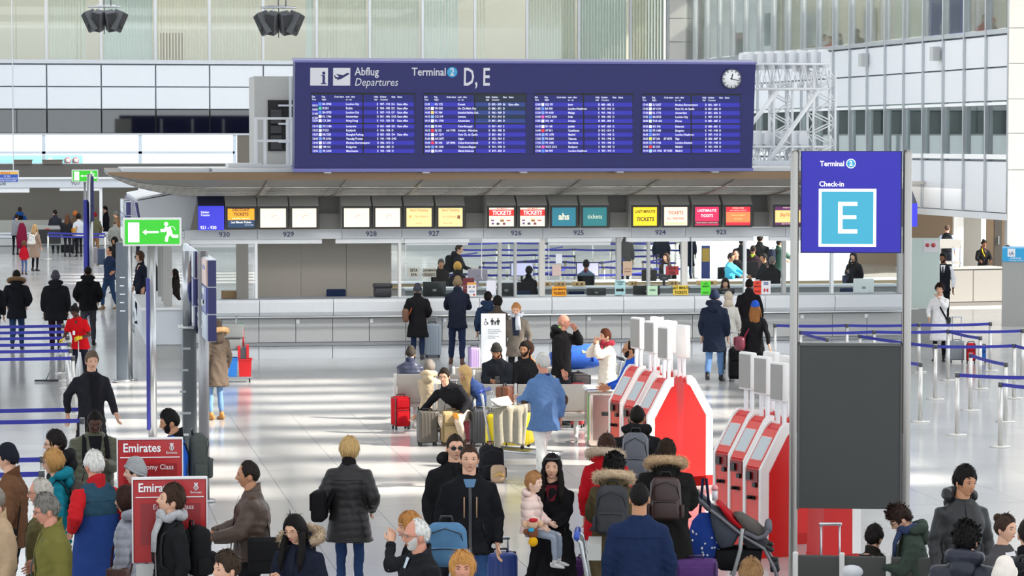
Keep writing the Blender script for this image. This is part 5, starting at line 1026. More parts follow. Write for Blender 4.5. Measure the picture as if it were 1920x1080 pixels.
for s_ in ('a1 a2', 'a2 a3', 'a3 a4', 'b1 b2', 'b2 b3', 'b3 b4', 'b1 c1', 'b3 c2', 'd0 d1', 'd1 d2', 'd2 d3', 'e1 e2', 'f0 f1', 'g1 g2', 'h1 h2'): k0, k1 = s_.split(); belt(RW_[k0], RW_[k1], PO[k0])
LP = [(126, 619, 'farthest of the stacked line of queue posts beside the cleaner'), (127, 630, 'second farthest of the line of queue posts beside the cleaner'), (130, 642, 'middle of the line of queue posts beside the cleaner'), (132, 654, 'second nearest of the line of queue posts beside the cleaner'), (137, 668, 'nearest of the line of queue posts beside the cleaner'),
      (118, 608, 'queue post behind the walking man with dark red trousers'), (152, 763, 'queue post with blue belt behind the man in the olive padded jacket'), (154, 784, 'second queue post with blue belt behind the olive padded jacket'), (80, 856, 'queue post behind the woman in teal holding a blue belt'), (78, 883, 'queue post close behind the woman in teal'),
      (90, 430, 'white queue post at the far check-in line'), (197, 432, 'white queue post by the far suitcases')]
for i, (px, py, lab) in enumerate(LP):
    P = at_z(px, py, PH if i < 10 else 1.16); o = post_at(P, lab, 'queue barrier posts')
    if i < 10: belt(P, P + np.array([-6.0, 0.25, 0]), o)
P, Q = at_z(90, 430, 1.16), at_z(197, 432, 1.16)
belt(P, Q, o, 1.02, .07); belt(P, Q, o, .9, .07)
# far queue maze seen through the booths
random.seed(3); NTH = ('first', 'second', 'third', 'fourth', 'fifth', 'sixth', 'seventh')
for r_, d in enumerate((79, 83, 87, 92, 97, 103)):
    row = []
    for c_, px in enumerate(range(800 + r_ * 14, 1310, 74 + 6 * (r_ % 2))):
        P = at_d(px + random.uniform(-12, 12), 265, d + random.uniform(-.6, .6)); row.append((P, post_at(P, f'queue post beyond the booths, {NTH[r_]} row back, {NTH[c_]} from the grey partition', 'queue posts beyond the booths')))
    for (P, o), (Q, _) in zip(row[:-1], row[1:]):
        if random.random() < .85: belt(P, Q, o, PH - .035, .06)
        if random.random() < .3: belt(P, P + np.array([1.2, 2.5, 0]), o)
for o in list(PP.children): bpy.data.objects.remove(o)
bpy.data.objects.remove(PP)
# ---- counter clutter
def sheet(lab, px0, py0, px1, py1, Y, col, rows=(), rects=(), nm='paper_sign', e=.0, cat='sign'):
    a, b = at_Y(px0, py1, Y), at_Y(px1, py0, Y); w, h = b[0] - a[0], b[2] - a[2]
    t = thing(nm, lab, cat, ((a[0] + b[0]) / 2, Y, a[2])); MB().b2((-w / 2, 0, 0), (w / 2, .008, h)).build('sheet', lit(col, e) if e else plas(col, .6), t)
    for u0, v0, u1, v1, c in rects: MB().b2((-w / 2 + u0 * w, -.004, v0 * h), (-w / 2 + u1 * w, -.001, v1 * h)).build('print_field', plas(c, .6), t)
    for s_, u, v, sz, c in rows: text(s_, sz * h, (-w / 2 + u * w, -.006, v * h), plas(c, .6), t, align='CENTER', bold=.02, sx=.85)
    MB().b2((-w * .3, .008, 0), (w * .3, .06, .01)).build('foot', plas(col, .6), t); return t
Y1_ = YC + .18
sheet('paper sign reading ESTA ETA hung in the booth window', 765, 502, 787, 519.5, YC + .35, '#cfc4bc', [('ESTA', .5, .72, .42, '#26201e'), ('ETA', .5, .24, .42, '#26201e')])
sheet('paper sign reading last minute tickets beside the ESTA sheet', 793, 503, 818, 519.5, YC + .35, '#bfb2a8', [('LAST MINUTE', .5, .75, .3, '#2c2422'), ('TICKETS', .5, .25, .4, '#2c2422')])
sheet('orange counter sign reading last minute tickets', 1035, 537, 1062, 556.5, Y1_, '#f5a51c', [('LAST MINUTE', .5, .72, .26, '#6a2c1a'), ('TICKETS', .5, .33, .36, '#5a2418')])
sheet('yellow counter sign reading last minute tickets in black', 1262, 535, 1290.5, 554, Y1_, '#f0cf4a', [('LAST MINUTE', .5, .74, .36, '#2a2418'), ('TICKETS', .5, .3, .4, '#2a2418')])
sheet('bright green paper sign on the counter', 1314, 527.5, 1332.5, 554, Y1_, '#5ae03a', [('LAST', .5, .84, .16, '#2a6a1c'), ('MINUTE', .5, .64, .16, '#2a6a1c'), ('TICKET', .5, .2, .16, '#2a6a1c')])
sheet('red paper sign on the counter next to the flag sheet', 1413, 526.5, 1427, 553, Y1_, '#f0442c', [('LAST', .5, .82, .16, '#7a1a10'), ('MINUTE', .5, .6, .16, '#7a1a10'), ('TICKET', .5, .25, .16, '#7a1a10')])
sheet('white sheet with two small flags on the counter', 1427.5, 526.5, 1445, 553, Y1_, '#e9e9ec', [], [(.25, .7, .75, .92, '#8a90b4'), (.25, .2, .4, .45, '#c03038'), (.6, .2, .75, .45, '#c03038'), (.45, .26, .55, .4, '#c03038')])
sheet('light blue sheet with a black arrow on the counter', 1153, 525.5, 1172.5, 553, Y1_, '#a9d3d8', [('LAST MINUTE', .5, .88, .1, '#3a4a50'), ('TICKETS', .5, .74, .1, '#3a4a50')], [(.1, .24, .7, .42, '#20262a'), (.68, .18, .76, .48, '#20262a'), (.76, .25, .84, .41, '#20262a'), (.84, .3, .9, .36, '#20262a')])
sheet('white notice with orange heading on the counter', 876, 529.5, 893, 556, Y1_, '#ece9e4', [], [(0, .84, 1, 1, '#e8a050'), (.15, .62, .4, .74, '#8a86a0'), (.6, .62, .85, .74, '#8a86a0'), (.2, .3, .8, .42, '#9aa8d0'), (.65, .06, .85, .2, '#c03a3a')])
sheet('plain white notice standing on the counter beside the black monitor', 912, 526, 930, 553, Y1_, '#e6e6f0')
sheet('pale green scribbled sheet on the counter', 1214, 536, 1233, 555, Y1_, '#c6e6c6', [('ticket', .5, .6, .3, '#4a6a4a')])
sheet('red sign reading ESTA USA behind the booth glass', 1248.5, 499, 1272.5, 515.5, Yp + .012, '#a8343a', [('ESTA', .5, .74, .45, '#3a1014'), ('USA', .5, .25, .45, '#3a1014')])
sheet('pinkish notice taped inside the booth window', 1035.5, 496, 1052, 517, Yp + .012, '#d4bcb4'); sheet('white notice taped high in the booth window', 1042, 476, 1054, 494, Yp + .012, '#e4e8f2')
sheet('beige printed notice behind the booth post', 1168, 490, 1185, 517, Yp + .012, '#d0b29a', [], [(.15, .25, .85, .32, '#8a6a54'), (.15, .45, .85, .5, '#8a6a54')])
sheet('dark red notice on the counter by the leaning customer', 868, 521, 889, 556, YC + .5, '#7a2430', [('TICKETS', .5, .5, .3, '#b06a6a')])
yb = thing('roll_up_banner', 'blue and yellow information banner standing beyond the booths', 'banner', at_d(1324, 265, 92) * np.array([1, 1, 0])); a = 92 / FPX
zz1 = at_d(1324, 461, 92)[2]; MB().b2((-8 * a, 0, .05), (8 * a, .02, zz1)).build('banner', plas('#2a4a9a'), yb); MB().b2((-7 * a, -.01, zz1 - 30 * a), (7 * a, -.001, zz1 - 5 * a)).build('print_field', plas('#d8b44a'), yb); MB().b2((-8 * a, -.1, 0), (8 * a, .1, .05)).build('foot', LGREY, yb)
def monitor(lab, px0, py0, px1, py1, Y, lit_=None, zt_=None, col='#151517', back=True):
    a, b = at_Y(px0, py1, Y), at_Y(px1, py0, Y); w, h = b[0] - a[0], b[2] - a[2]; base = (zt_ if zt_ is not None else a[2] - .1); z0 = a[2] - base
    t = thing('monitor', lab, 'monitor', ((a[0] + b[0]) / 2, Y, base)); MB().rbox((0, 0, z0 + h / 2), (w, .05, h), .012, axis=1).build('casing', plas(col, .4), t)
    MB().b2((-.03, .0, 0), (.03, .04, z0 + .05)).b2((-.1, -.06, 0), (.1, .1, .015)).build('stand', plas(col, .4), t)
    if lit_: MB().b2((-w / 2 + .02, -.03, z0 + .02), (w / 2 - .02, -.026, z0 + h - .02)).build('screen', lit(lit_, .9), t)
    else: MB().b2((-.04, -.03, z0 + h * .35), (.04, -.026, z0 + h * .5)).build('emblem', plas('#8a8c90'), t)
    return t
zct = cz(560) + .012
monitor('black monitor seen from behind between the two counter customers', 793, 528, 836, 556, YC + .5, zt_=zct); monitor('black monitor seen from behind beside the plain white notice', 932, 530, 966, 555, YC + .5, zt_=zct)
monitor('black laptop screen on the counter right of the orange sign', 1100, 540, 1136, 555, YC + .5, zt_=zct); monitor('black monitor behind the pale green sheet', 1187, 535, 1237, 554, YC + .5, zt_=zct); monitor('black monitor in front of the woman in red at the counter', 1337, 541, 1377, 552, YC + .5, zt_=zct)
monitor('lit monitor left of the silhouetted clerk by the booth post', 957, 492, 1000, 518, YR + .3, '#c9c8ea', zrr); monitor('lit monitor behind the clerk with dark hair and red collar', 1080, 492, 1123, 518, YR + .3, '#d4d0ec', zrr)
monitor('grey monitor beside the blonde clerk', 877, 504, 914, 527, YM + .3, None, zm, '#a39aa8'); monitor('white monitor on the counter under the E sign', 1600, 522, 1638, 552, YC + .5, None, zct, '#e9eaec')
monitor('black framed slate behind the booth post with wood rim', 1203, 505, 1231, 527, YM + .3, None, zm, '#2a241e'); monitor('dark grey screen back beside the brown haired clerk', 1237, 514, 1253, 526, YM + .3, None, zm, '#3a3b40')
o = MB().rbox((0, 0, .1), (.36, .3, .2), .03).rbox((.0, -.02, .24), (.4, .3, .1), .03).build('ticket_printer', plas('#2b2c30', .4), None, (cx(722), YC + .5, zct)); tag(o, 'dark ticket printer standing on the counter before the grey partition', 'printer')
def chair_back(lab, px, py0, w, Y, col='#23304f'):
    P = at_Y(px, py0, Y); t = thing('office_chair', lab, 'chair', (P[0], Y, 0)); m = fab(col); h = P[2]
    MB().rbox((0, .22, h - .22), (w, .06, .44), .05, axis=1).build('backrest', m, t); MB().rbox((0, 0, .5), (w, .45, .08), .03).build('seat', m, t); MB().cyl((0, 0, .1), (0, 0, .48), .03, 10).build('column', BLACKP, t)
    for i in range(5): MB().tube([(0, 0, .1), (.26 * cos(i * 1.257), .26 * sin(i * 1.257), .05)], .02, 6).build('leg', BLACKP, t)
chair_back('navy office chair in the empty booth before the grey partition', 632, 543, .42, YC + 1.1); chair_back('navy office chair behind the black monitor', 980, 546, .4, YC + 1.4); chair_back('navy office chair right of the orange last minute sign', 1084, 547, .36, YC + 1.4); chair_back('navy office chair behind the white monitor', 1592, 541, .3, YC + 1.4)
o = MB().rbox((0, 0, .08), (.5, .3, .16), .02).build('paper_tray', plas('#8a6a4a', .6), None, (cx(440), YC + .5, zct)); tag(o, 'brown paper tray on the counter by the roller shutter', 'tray')
for i, (px, w, lab) in enumerate(((880, .2, 'beside the grey monitor'), (1020, .35, 'next to the white booth post'), (1050, .25, 'under the taped pinkish notice'), (1085, .3, 'before the lit monitor'), (1187, .2, 'below the beige notice'), (1262, .22, 'under the red ESTA USA sign'), (1325, .5, 'long one beside the man in turquoise'))):
    P = at_Y(px, 524, YM + .5); o = MB().rbox((0, 0, .055), (w, .2, .11), .01).b2((-w * .3, -.104, .03), (-w * .1, -.1, .08), 1).b2((w * .1, -.104, .03), (w * .3, -.1, .08), 1).build('drawer_box', [mat('#c9a878', .6), plas('#6a4a2a')], None, (P[0], YM + .5, zm)); tag(o, 'small wooden drawer box on the booth desk, ' + lab, 'box', 'drawer boxes')
# ---- right side: service counter, glass screen, blue banner booth
pA, pB = at_z(1704, 576), at_z(1884, 572)
v = pB - pA; L = np.linalg.norm(v); t = thing('service_counter', 'grey stone service counter under the curtain wall', 'counter', pA, math.atan2(v[1], v[0])); hc_ = at_d((1790), 503, dep(pA))[2]
MB().b2((0, .05, .1), (L, .7, hc_ - .05)).build('body', mat('#85827e', .45), t); MB().b2((0, -.03, hc_ - .05), (L, .8, hc_)).build('worktop', mat('#a39f9a', .35), t)
for i in range(3): MB().b2((L * i / 3 + .01, 0, .12), (L * (i + 1) / 3 - .01, .05, hc_ - .08)).build('panel', mat('#8d8a85', .4, metal=.2), t)
MB().b2((0, .02, 0), (L, .1, .1)).build('plinth', mat('#6a6764', .5), t)
a = dep(pA) / FPX
MB().b2((56 * a, .2, hc_ + 36 * a), (118 * a, .9, hc_ + 52 * a)).b2((56 * a, .2, hc_ + 6 * a), (118 * a, .8, hc_ + 10 * a)).build('shelf', mat('#9b9994', .4, metal=.3), t)
for x in (56, 72, 100, 117): MB().b2((x * a - .02, .2, hc_), (x * a + .02, .24, hc_ + 40 * a)).build('upright', ALU, t)
gp = thing('glass_screen', 'frosted pale green glass screen at the end of the check-in island', 'screen', at_d(1700, 400, 64.5) * np.array([1, 1, 0]), ang(at_d(1700, 400, 64.5)))
a = 64.5 / FPX; MB().b2((-12 * a, 0, .85), (62 * a, .02, at_d(1730, 446, 64.5)[2])).build('pane', mat('#c4d2cb', .25, var=.03), gp); MB().b2((-12 * a, -.02, .0), (62 * a, .05, .84)).build('base_panel', mat('#9b9b98', .45), gp)
MB().b2((32 * a, -.012, 2.12), (60 * a, -.002, 2.38)).build('notice', plas('#d9d5d8'), gp); MB().cyl((39 * a, -.02, 2.28), (39 * a, -.013, 2.28), .045, 16).cyl((50 * a, -.02, 2.28), (50 * a, -.013, 2.28), .05, 16).build('pictogram', plas('#b84a4e'), gp)
P = at_z(1884, 612); t = thing('information_booth', 'grey booth with a blue banner band at the picture edge', 'booth', P, ang(P)); a = dep(P) / FPX
ht = at_d(1884, 490, dep(P))[2]; MB().b2((-6 * a, 0, 0), (60 * a, 1.2, ht)).build('body', mat('#a8a8a4', .4, metal=.15), t); h2 = at_d(1884, 465, dep(P))[2]
MB().b2((-6 * a, -.03, ht), (60 * a, 1.22, h2)).build('banner_band', lit('#2fa8e0', .55), t); MB().b2((4 * a, -.04, ht + 9 * a), (18 * a, -.031, h2 - .01)).build('emblem_field', WHITE, t); text('tA', 9 * a, (11 * a, -.045, ht + 15 * a), plas('#3a5a9a'), t, align='CENTER'); text('Gastfreunde', 4 * a, (19 * a, -.034, ht + 6.5 * a), WHITE, t, align='CENTER', bold=.02); text('Passenger services', 3.6 * a, (20 * a, -.034, ht + 2.5 * a), WHITE, t, align='CENTER')
# hanging notice over the far counter
P = at_d(5, 330, 110); t = thing('hanging_sign', 'blue and yellow hanging airline notice over the far counter', 'sign', P, ang(P)); a = 110 / FPX
MB().b2((-30 * a, 0, -12 * a), (30 * a, .15, 11 * a)).build('casing', LGREY, t); MB().b2((-28 * a, -.02, -11 * a), (28 * a, -.001, 3 * a)).build('blue_field', lit('#2c56b4', .7), t); MB().b2((-28 * a, -.02, 3 * a), (28 * a, -.001, 8 * a)).build('yellow_field', lit('#e8b84a', .7), t)
text('PEGASUS', 4.5 * a, (5 * a, -.025, 5.5 * a), plas('#c03a2a'), t, align='CENTER', bold=.02)
for i, s_ in enumerate(('PC 984', 'ONLINE EINGECHECKT', 'GEPAECKAUFGABE')): text(s_, 4 * a, (8 * a, -.025, (-.5 - i * 4) * a), WHITE, t, align='CENTER')
for x in (-20, 20): MB().cyl((x * a, .08, 11 * a), (x * a, .08, RZ - P[2]), .02, 6).build('hanger', ALU, t)
# ================================================================== people
SKIN = {'fair': '#d9a88c', 'pale': '#e6bfa8', 'tan': '#b98462', 'brown': '#7a4e36', 'dark': '#4a2e22', 'ruddy': '#cf9078'}
def skinm(k): return mat(SKIN.get(k, k), .5, var=.05, scale=30, spec=.4)
REM = []          # garments to fuse into one surface: (object, voxel, puff, fold)
def sstep(x, a, b): t = np.clip((x - a) / (b - a), 0, 1); return t * t * (3 - 2 * t)
# ---- head as a sculpted grid
NU, NV = 40, 34
_u = np.linspace(-pi, pi, NU, endpoint=False); PHI = _u - .62 * np.sin(_u); TH = np.linspace(.04, pi - .12, NV)
def head_grid(fem=False, child=False):
    ph, th = np.meshgrid(PHI, TH); x = np.sin(th) * np.sin(ph); y = -np.sin(th) * np.cos(ph); z = np.cos(th)
    X, Y, Z = x * .076, y * .096, z * .118
    low = np.clip(-z, 0, 1); X *= 1 - (.34 if fem else .26) * low ** 1.6; X *= 1 + .05 * np.exp(-((z - .25) / .3) ** 2)
    Y = np.where(y > 0, Y * (1 - .5 * low ** 1.2), Y * (1 - .1 * low)); Y -= np.where(y < 0, .012 * sstep(-z, .6, .95) * (1 - sstep(-z, .97, 1.0)), 0)
    Z = np.where((z < -.8) & (y > 0), Z * .98, Z)
    fr = (y < -.2)
    if not child:
        nose = np.where(Z < .018, sstep(.018 - Z, 0, .052), 0) * (1 - sstep(-Z, .036, .047)); w = .0085 + .005 * sstep(-Z, 0, .035)
        Y -= fr * (.022 if fem else .026) * nose * np.exp(-(X / w) ** 2)
    else: Y -= fr * .009 * np.exp(-(X / .01) ** 2 - ((Z + .02) / .014) ** 2); X *= 1 + .08 * np.exp(-((z + .35) / .3) ** 2)
    for s in (-1, 1):
        Y += fr * .010 * np.exp(-((X - s * .031) / .017) ** 2 - ((Z - .002) / .011) ** 2)
        Y -= fr * .003 * np.exp(-((X - s * .042) / .02) ** 2 - ((Z + .03) / .018) ** 2)
    Y -= fr * (.002 if fem else .005) * np.exp(-((np.abs(X) - .028) / .03) ** 2 - ((Z - .024) / .008) ** 2)
    lipw = np.exp(-(X / .022) ** 4)
    Y -= fr * .005 * lipw * (np.exp(-((Z + .059) / .005) ** 2) + np.exp(-((Z + .0715) / .006) ** 2)); Y += fr * .004 * lipw * np.exp(-((Z + .065) / .003) ** 2)
    Y -= fr * .006 * np.exp(-(X / .02) ** 2 - ((Z + .096) / .012) ** 2)
    return np.stack([X, Y, Z], -1)
HG = {k: head_grid(k == 'f', k == 'c') for k in 'mfc'}
def grid_normals(G):
    dx = np.roll(G, -1, 1) - np.roll(G, 1, 1); dy = np.gradient(G, axis=0); n = np.cross(dy, dx); n /= np.linalg.norm(n, axis=-1, keepdims=True) + 1e-9
    s = np.sign(np.sum(n * G, -1).mean()); return n * s
HN = {k: grid_normals(HG[k]) for k in HG}
def grid_faces(nv, nu, keep=None):
    fs = []
    for i in range(nv - 1):
        for j in range(nu):
            k = (j + 1) % nu
            if keep is None or keep[i, j] or keep[i, k] or keep[i + 1, j] or keep[i + 1, k]: fs.append((i * nu + j, i * nu + k, (i + 1) * nu + k, (i + 1) * nu + j))
    return fs
APH = np.abs(PHI)
def hairline(kind):
    """lowest z of the hair for each |phi| (0 front, pi back)"""
    P = {'short': ([0, .5, .9, 1.15, 1.3, 1.55, 1.85, 2.15, pi], [.062, .06, .045, -.015, -.02, .0, .01, -.045, -.07]),
         'crop': ([0, .5, .9, 1.1, 1.3, 1.55, 1.85, 2.15, pi], [.066, .068, .055, .01, -.012, .01, .015, -.03, -.06]),
         'reced': ([0, .35, .7, 1.1, 1.3, 1.55, 1.85, 2.15, pi], [.09, .092, .09, .02, -.012, .005, .01, -.04, -.065]),
         'fringe_bald': ([0, .9, 1.25, 1.4, 1.6, 1.85, 2.15, pi], [.2, .2, .03, .0, .01, .012, -.04, -.065]),
         'long': ([0, .5, .85, 1.05, 1.3, 1.6, pi], [.064, .058, .02, -.06, -.085, -.1, -.1]),
         'bob': ([0, .5, .85, 1.05, 1.3, 1.6, 2.4, pi], [.045, .045, .02, -.07, -.1, -.105, -.1, -.1]),
         'up': ([0, .5, .9, 1.15, 1.3, 1.6, 2.1, pi], [.064, .058, .035, -.01, -.02, .0, -.05, -.07]),
         'beanie': ([0, .8, 1.3, 1.6, 2.2, pi], [.04, .035, .015, -.005, -.03, -.045]),
         'cap': ([0, .8, 1.6, 2.4, pi], [.042, .038, .02, .0, -.01]),
         'hood': ([0, .3, .62, .8, 1.0, pi], [.075, .06, -.02, -.12, -.2, -.2]),
         'scarf': ([0, .35, .65, .85, 1.0, pi], [.06, .05, -.01, -.1, -.2, -.2])}[kind]
    return np.interp(APH, *P)
def shell(G, N, zl, thick, edge=.5, zcap=None, noise=0., extra=None):
    h = G[..., 2] - zl[None, :]; t = np.clip(h * edge, -.006, 1) ; t = np.where(t > 0, thick * (1 - np.exp(-t / thick * 1.6)), t)
    if zcap is not None: t = np.where(G[..., 2] > zcap, t - (G[..., 2] - zcap) * .8, t)
    if noise: t = t + (t > .001) * noise * (np.sin(G[..., 0] * 260 + 7 * np.sin(G[..., 2] * 90)) * .5 + .5) * np.minimum(1, t / .006)
    if extra is not None: t = t + extra * (t > 0)
    return G + N * t[..., None], t > -.004
def put(mb, G, keep, mi=0, cap=True):
    nv, nu = G.shape[:2]; mb.add(G.reshape(-1, 3), grid_faces(nv, nu, keep), mi)
    if cap: mb.add(list(G[0]), [tuple(range(nu))], mi)
TR = np.random.default_rng(11)
def tufts(m, Gs, kp, style, near):
    n = {'crop': 260, 'reced': 300, 'bald_fringe': 260, 'short': 420, 'thick': 520, 'messy': 620, 'curly': 700, 'bob': 420, 'long': 260, 'pony': 260, 'bun': 260}.get(style, 300); n = n if near else n // 3
    L = {'crop': .016, 'reced': .022, 'bald_fringe': .022, 'short': .03, 'thick': .042, 'messy': .05, 'curly': .03, 'bob': .07, 'long': .07, 'pony': .05, 'bun': .05}.get(style, .03)
    I, J = np.nonzero(kp[:-3]); s = TR.integers(0, len(I), n); cw = {'crop': .004, 'curly': .012, 'bob': .005, 'long': .005}.get(style, .007)
    for i, j in zip(I[s], J[s]):
        if style in ('long', 'pony', 'bun') and Gs[i, j, 1] < -.02 and Gs[i, j, 2] < .095: continue
        p = Gs[i, j] + TR.normal(size=3) * .003; nr = unit(Gs[i, j]); dn = unit(Gs[min(i + 2, Gs.shape[0] - 1), j] - Gs[i, j] + TR.normal(size=3) * (.006 if style not in ('curly', 'messy') else .03) + np.array([0, .004, 0]))
        w = unit(np.cross(dn, nr)) * cw * TR.uniform(.5, 1.1); l = L * TR.uniform(.5, 1.1); r = {'curly': .012, 'messy': .01, 'bob': .0015, 'long': .0015}.get(style, .003)
        m.add([p - nr * .003 + w, p - nr * .003 - w, p + dn * l * .55 + nr * r + w * .8, p + dn * l * .55 + nr * r - w * .8, p + dn * l + nr * r * .2], [(0, 1, 3, 2), (2, 3, 4)], 0, True)
def hand(mb, Wp, d, fw, side, k=1., curl=.4, mi=0):
    """palm, four fingers, thumb. d: along the forearm, fw: towards the thumb edge"""
    d = unit(d); fw = unit(fw - d * np.dot(fw, d)); n = np.cross(d, fw) * side           # n: palm side
    R = lambda a, l, h: Wp + (fw * a + d * l + n * h) * k
    rings = []
    for l, w, t in ((-.03, .026, .02), (.0, .027, .019), (.03, .036, .017), (.07, .041, .015), (.095, .039, .012)):
        rings.append([R(w * cos(a), l, t * sin(a)) for a in np.linspace(0, 2 * pi, 10, endpoint=False)])
    mb.loft(rings, mi)
    for i, (a, L, r) in enumerate(((.029, .07, .0088), (.0095, .08, .0092), (-.0105, .074, .0088), (-.029, .058, .0078))):
        p = R(a, .085, .0); pts = [R(a * .9, .06, 0), p]; ang_ = curl * .35 + .06 * i
        for q in (.42, .32, .26):
            v = d * cos(ang_) + n * sin(ang_) + fw * a * 1.2; p = p + unit(v) * L * q * k * 1.02; pts.append(p); ang_ += curl * .85
        mb.tube(pts, [r * k, r * k, r * .95 * k, r * .88 * k, r * .7 * k], 6, mi)
    p0, p1 = R(.024, .015, .006), R(.05, .042, .014 + .01 * curl); p2 = R(.056 - .012 * curl, .072, .02 + .02 * curl); p3 = R(.05 - .022 * curl, .095, .024 + .03 * curl)
    mb.tube([p0, p1, p2, p3], [.014 * k, .0125 * k, .0105 * k, .0075 * k], 6, mi)
def ik(S, T, a, b, pole):
    v = T - S; L = np.linalg.norm(v); L2 = min(L, (a + b) * .995); u = unit(v); T = S + u * L2
    c = (a * a + L2 * L2 - b * b) / (2 * L2); h = sqrt(max(0, a * a - c * c)); p = unit(pole - u * np.dot(pole, u)); return S + u * c + p * h, T
ARMS = {'hang': (.245, -.06, .875), 'hang_back': (.245, .06, .875), 'swing_f': (.235, -.25, .93), 'swing_b': (.245, .22, .92), 'pocket': (.22, -.12, .98), 'phone': (.07, -.30, 1.17), 'phone_up': (.07, -.30, 1.27),
        'bent': (.16, -.34, 1.08), 'out_f': (.16, -.50, 1.08), 'face': (.05, -.20, 1.50), 'chest': (.06, -.22, 1.22), 'hip': (.23, -.02, 1.06), 'pull': (.30, .22, .86), 'counter': (.14, -.40, 1.20), 'strap': (.14, -.16, 1.34), 'lap': (.10, -.32, .72), 'low_f': (.20, -.36, .95), 'back': (.08, .16, 1.02)}
PLIST = []
def person(px, py, yaw, label, H=1.75, sex='m', skin='fair', hair=('short', '#2c211c'), top=('jacket', '#1c1c1f'), legs='#23262e', shoes='#1a1a1b', pose='stand', arms=('hang', 'hang'), lean=0., side=0., head=(0, 0, 0),
           bulk=1., puff=0., hood=None, furc='#b79f80', collar=None, zipc=None, inner=None, scarf=None, glasses=None, beard=None, hem=None, sleeve=None, shorts=None, curl=(.4, .4), child=False, d=None, vest=None, gloves=None, twist=0., belt_=None, earbud=False, seat=None, fat=1., sleeves=1., skirt=None, hat=None, fold=1., group=None, zoff=0., hsc=None):
    k = H / 1.75; fem = sex == 'f'; sh = .155 if fem else .175; up = lambda *a: np.array(a, float)
    hipz = .92
    sit_ = pose.startswith('sit')
    if sit_: hipz = seat or .53
    dz = hipz - .92; P0 = up(0, 0, hipz); Lr = radians(lean); Rl = rotm('y', radians(side)) @ rotm('x', Lr)         # +lean: forwards (-y)
    def bend(p):
        p = np.asarray(p, float); w = sstep(p[2], hipz - .02, hipz + .28)
        return p if w == 0 else P0 + (rotm('z', radians(twist * w)) @ rotm('y', radians(side) * w) @ rotm('x', Lr * w)) @ (p - P0)
    if child: sh *= .9
    # trunk
    Nk = bend(up(0, .01, hipz + .545)); Sx = [bend(up(s * sh, .012, hipz + .462)) for s in (-1, 1)]
    hy, hp_, hr = [radians(a) for a in head]      # turn, nod, tilt
    Rb = rotm('z', radians(twist)) @ rotm('y', radians(side) * .6) @ rotm('x', Lr * .55); Rh = Rb @ rotm('z', hy) @ rotm('y', hr) @ rotm('x', hp_); hs = (hsc or 1.28) if child else 1.0
    Hc = Nk + Rb @ up(0, -.012, .042) + Rh @ up(0, -.022, .115 * hs)
    # legs
    hips = [up(s * .088, 0, hipz - .04) for s in (-1, 1)]
    ft = {'stand': (up(-.1, 0, .085), up(.1, -.02, .085)), 'walk': (up(-.09, -.30, .09), up(.085, .32, .16)), 'walk2': (up(-.085, .30, .15), up(.09, -.28, .09)), 'stride': (up(-.09, -.18, .085), up(.09, .2, .1)), 'lean': (up(-.1, .12, .085), up(.13, -.12, .085)), 'cross': (up(.02, .06, .085), up(.06, -.1, .085)),
          'sit': (up(-.12, -.44, .085), up(.13, -.42, .085)), 'sit_in': (up(-.12, -.22, .085), up(.13, -.2, .085))}[pose]
    kn = [];
    for i in (0, 1):
        tl = min(.87, max(.80, np.linalg.norm(ft[i] - hips[i]) * 1.008)) if not sit_ else .85
        K, A = ik(hips[i], ft[i], tl * .506, tl * .494, up((i * 2 - 1) * .15 if sit_ else 0, -1, .9 if sit_ else 0)); kn.append((K, A))
    # arms
    el = []
    for i in (0, 1):
        s = i * 2 - 1; a = arms[i]
        if isinstance(a, str): a = ARMS[a]
        T = up(s * a[0], a[1], a[2] + dz)
        T = bend(T) if isinstance(arms[i], str) else T
        pole = up(s * .55, .75, -.5) if a[2] < 1.35 else up(s * .6, -.15, -.8)
        E, Wr = ik(Sx[i], T, .285, .25, rotm('z', radians(twist)) @ pole); el.append((E, Wr))
    # place
    topz = (Hc[2] + .118 * hs) * k + zoff; Wd = at_z(px, py, topz) if d is None else at_d(px, py, d)
    th = radians(yaw) - bearing(Wd); Rz = rotm('z', th); base = np.array([Wd[0], Wd[1], zoff]) - np.append((Rz @ (Hc * k))[:2], 0)
    if d is not None: base[2] = Wd[2] - topz + zoff
    s_px = FPX / dep(Wd); near = s_px > 150; mid = s_px > 80
    root = thing('child' if child else 'person', label, 'child' if child else 'person', base, th, group); name = 'child' if child else 'person'
    sm = skinm(skin); up_m = []
    V = .0145 if near else (.019 if mid else .026)
    # ---------- body (skin): head, neck, trunk, arms and hands, legs
    body = MB(); hk = 'c' if child else ('f' if fem else 'm'); G = HG[hk] * hs; N = HN[hk]; Gw = G @ Rh.T + Hc; NW = N @ Rh.T
    put(body, Gw, None); vidx0 = 0
    for s in (-1, 1): body.ell(Hc + Rh @ (up(s * .074, .012, -.012) * hs), up(.012, .022, .034) * hs, 8, 6, 0, Rh @ rotm('z', s * .35) @ rotm('x', -.15))
    nr = .052 if fem or child else .06
    body.tube([bend(up(0, .012, hipz + .48)), Nk, Hc + Rh @ up(0, .012, -.06 * hs), Hc + Rh @ up(0, .012, -.03)], [nr * 1.5, nr * 1.02, nr * .98, nr * .8], 14)
    tr_ = [(0, .13, .095), (.12, .12, .085), (.28, .14, .095), (.4, .155, .095), (.5, .12, .07)]
    body.loft([[bend(up(rx * cos(a), ry * sin(a), hipz + z)) for a in np.linspace(0, 2 * pi, 12, endpoint=False)] for z, rx, ry in tr_])
    short = sleeve == 'short'
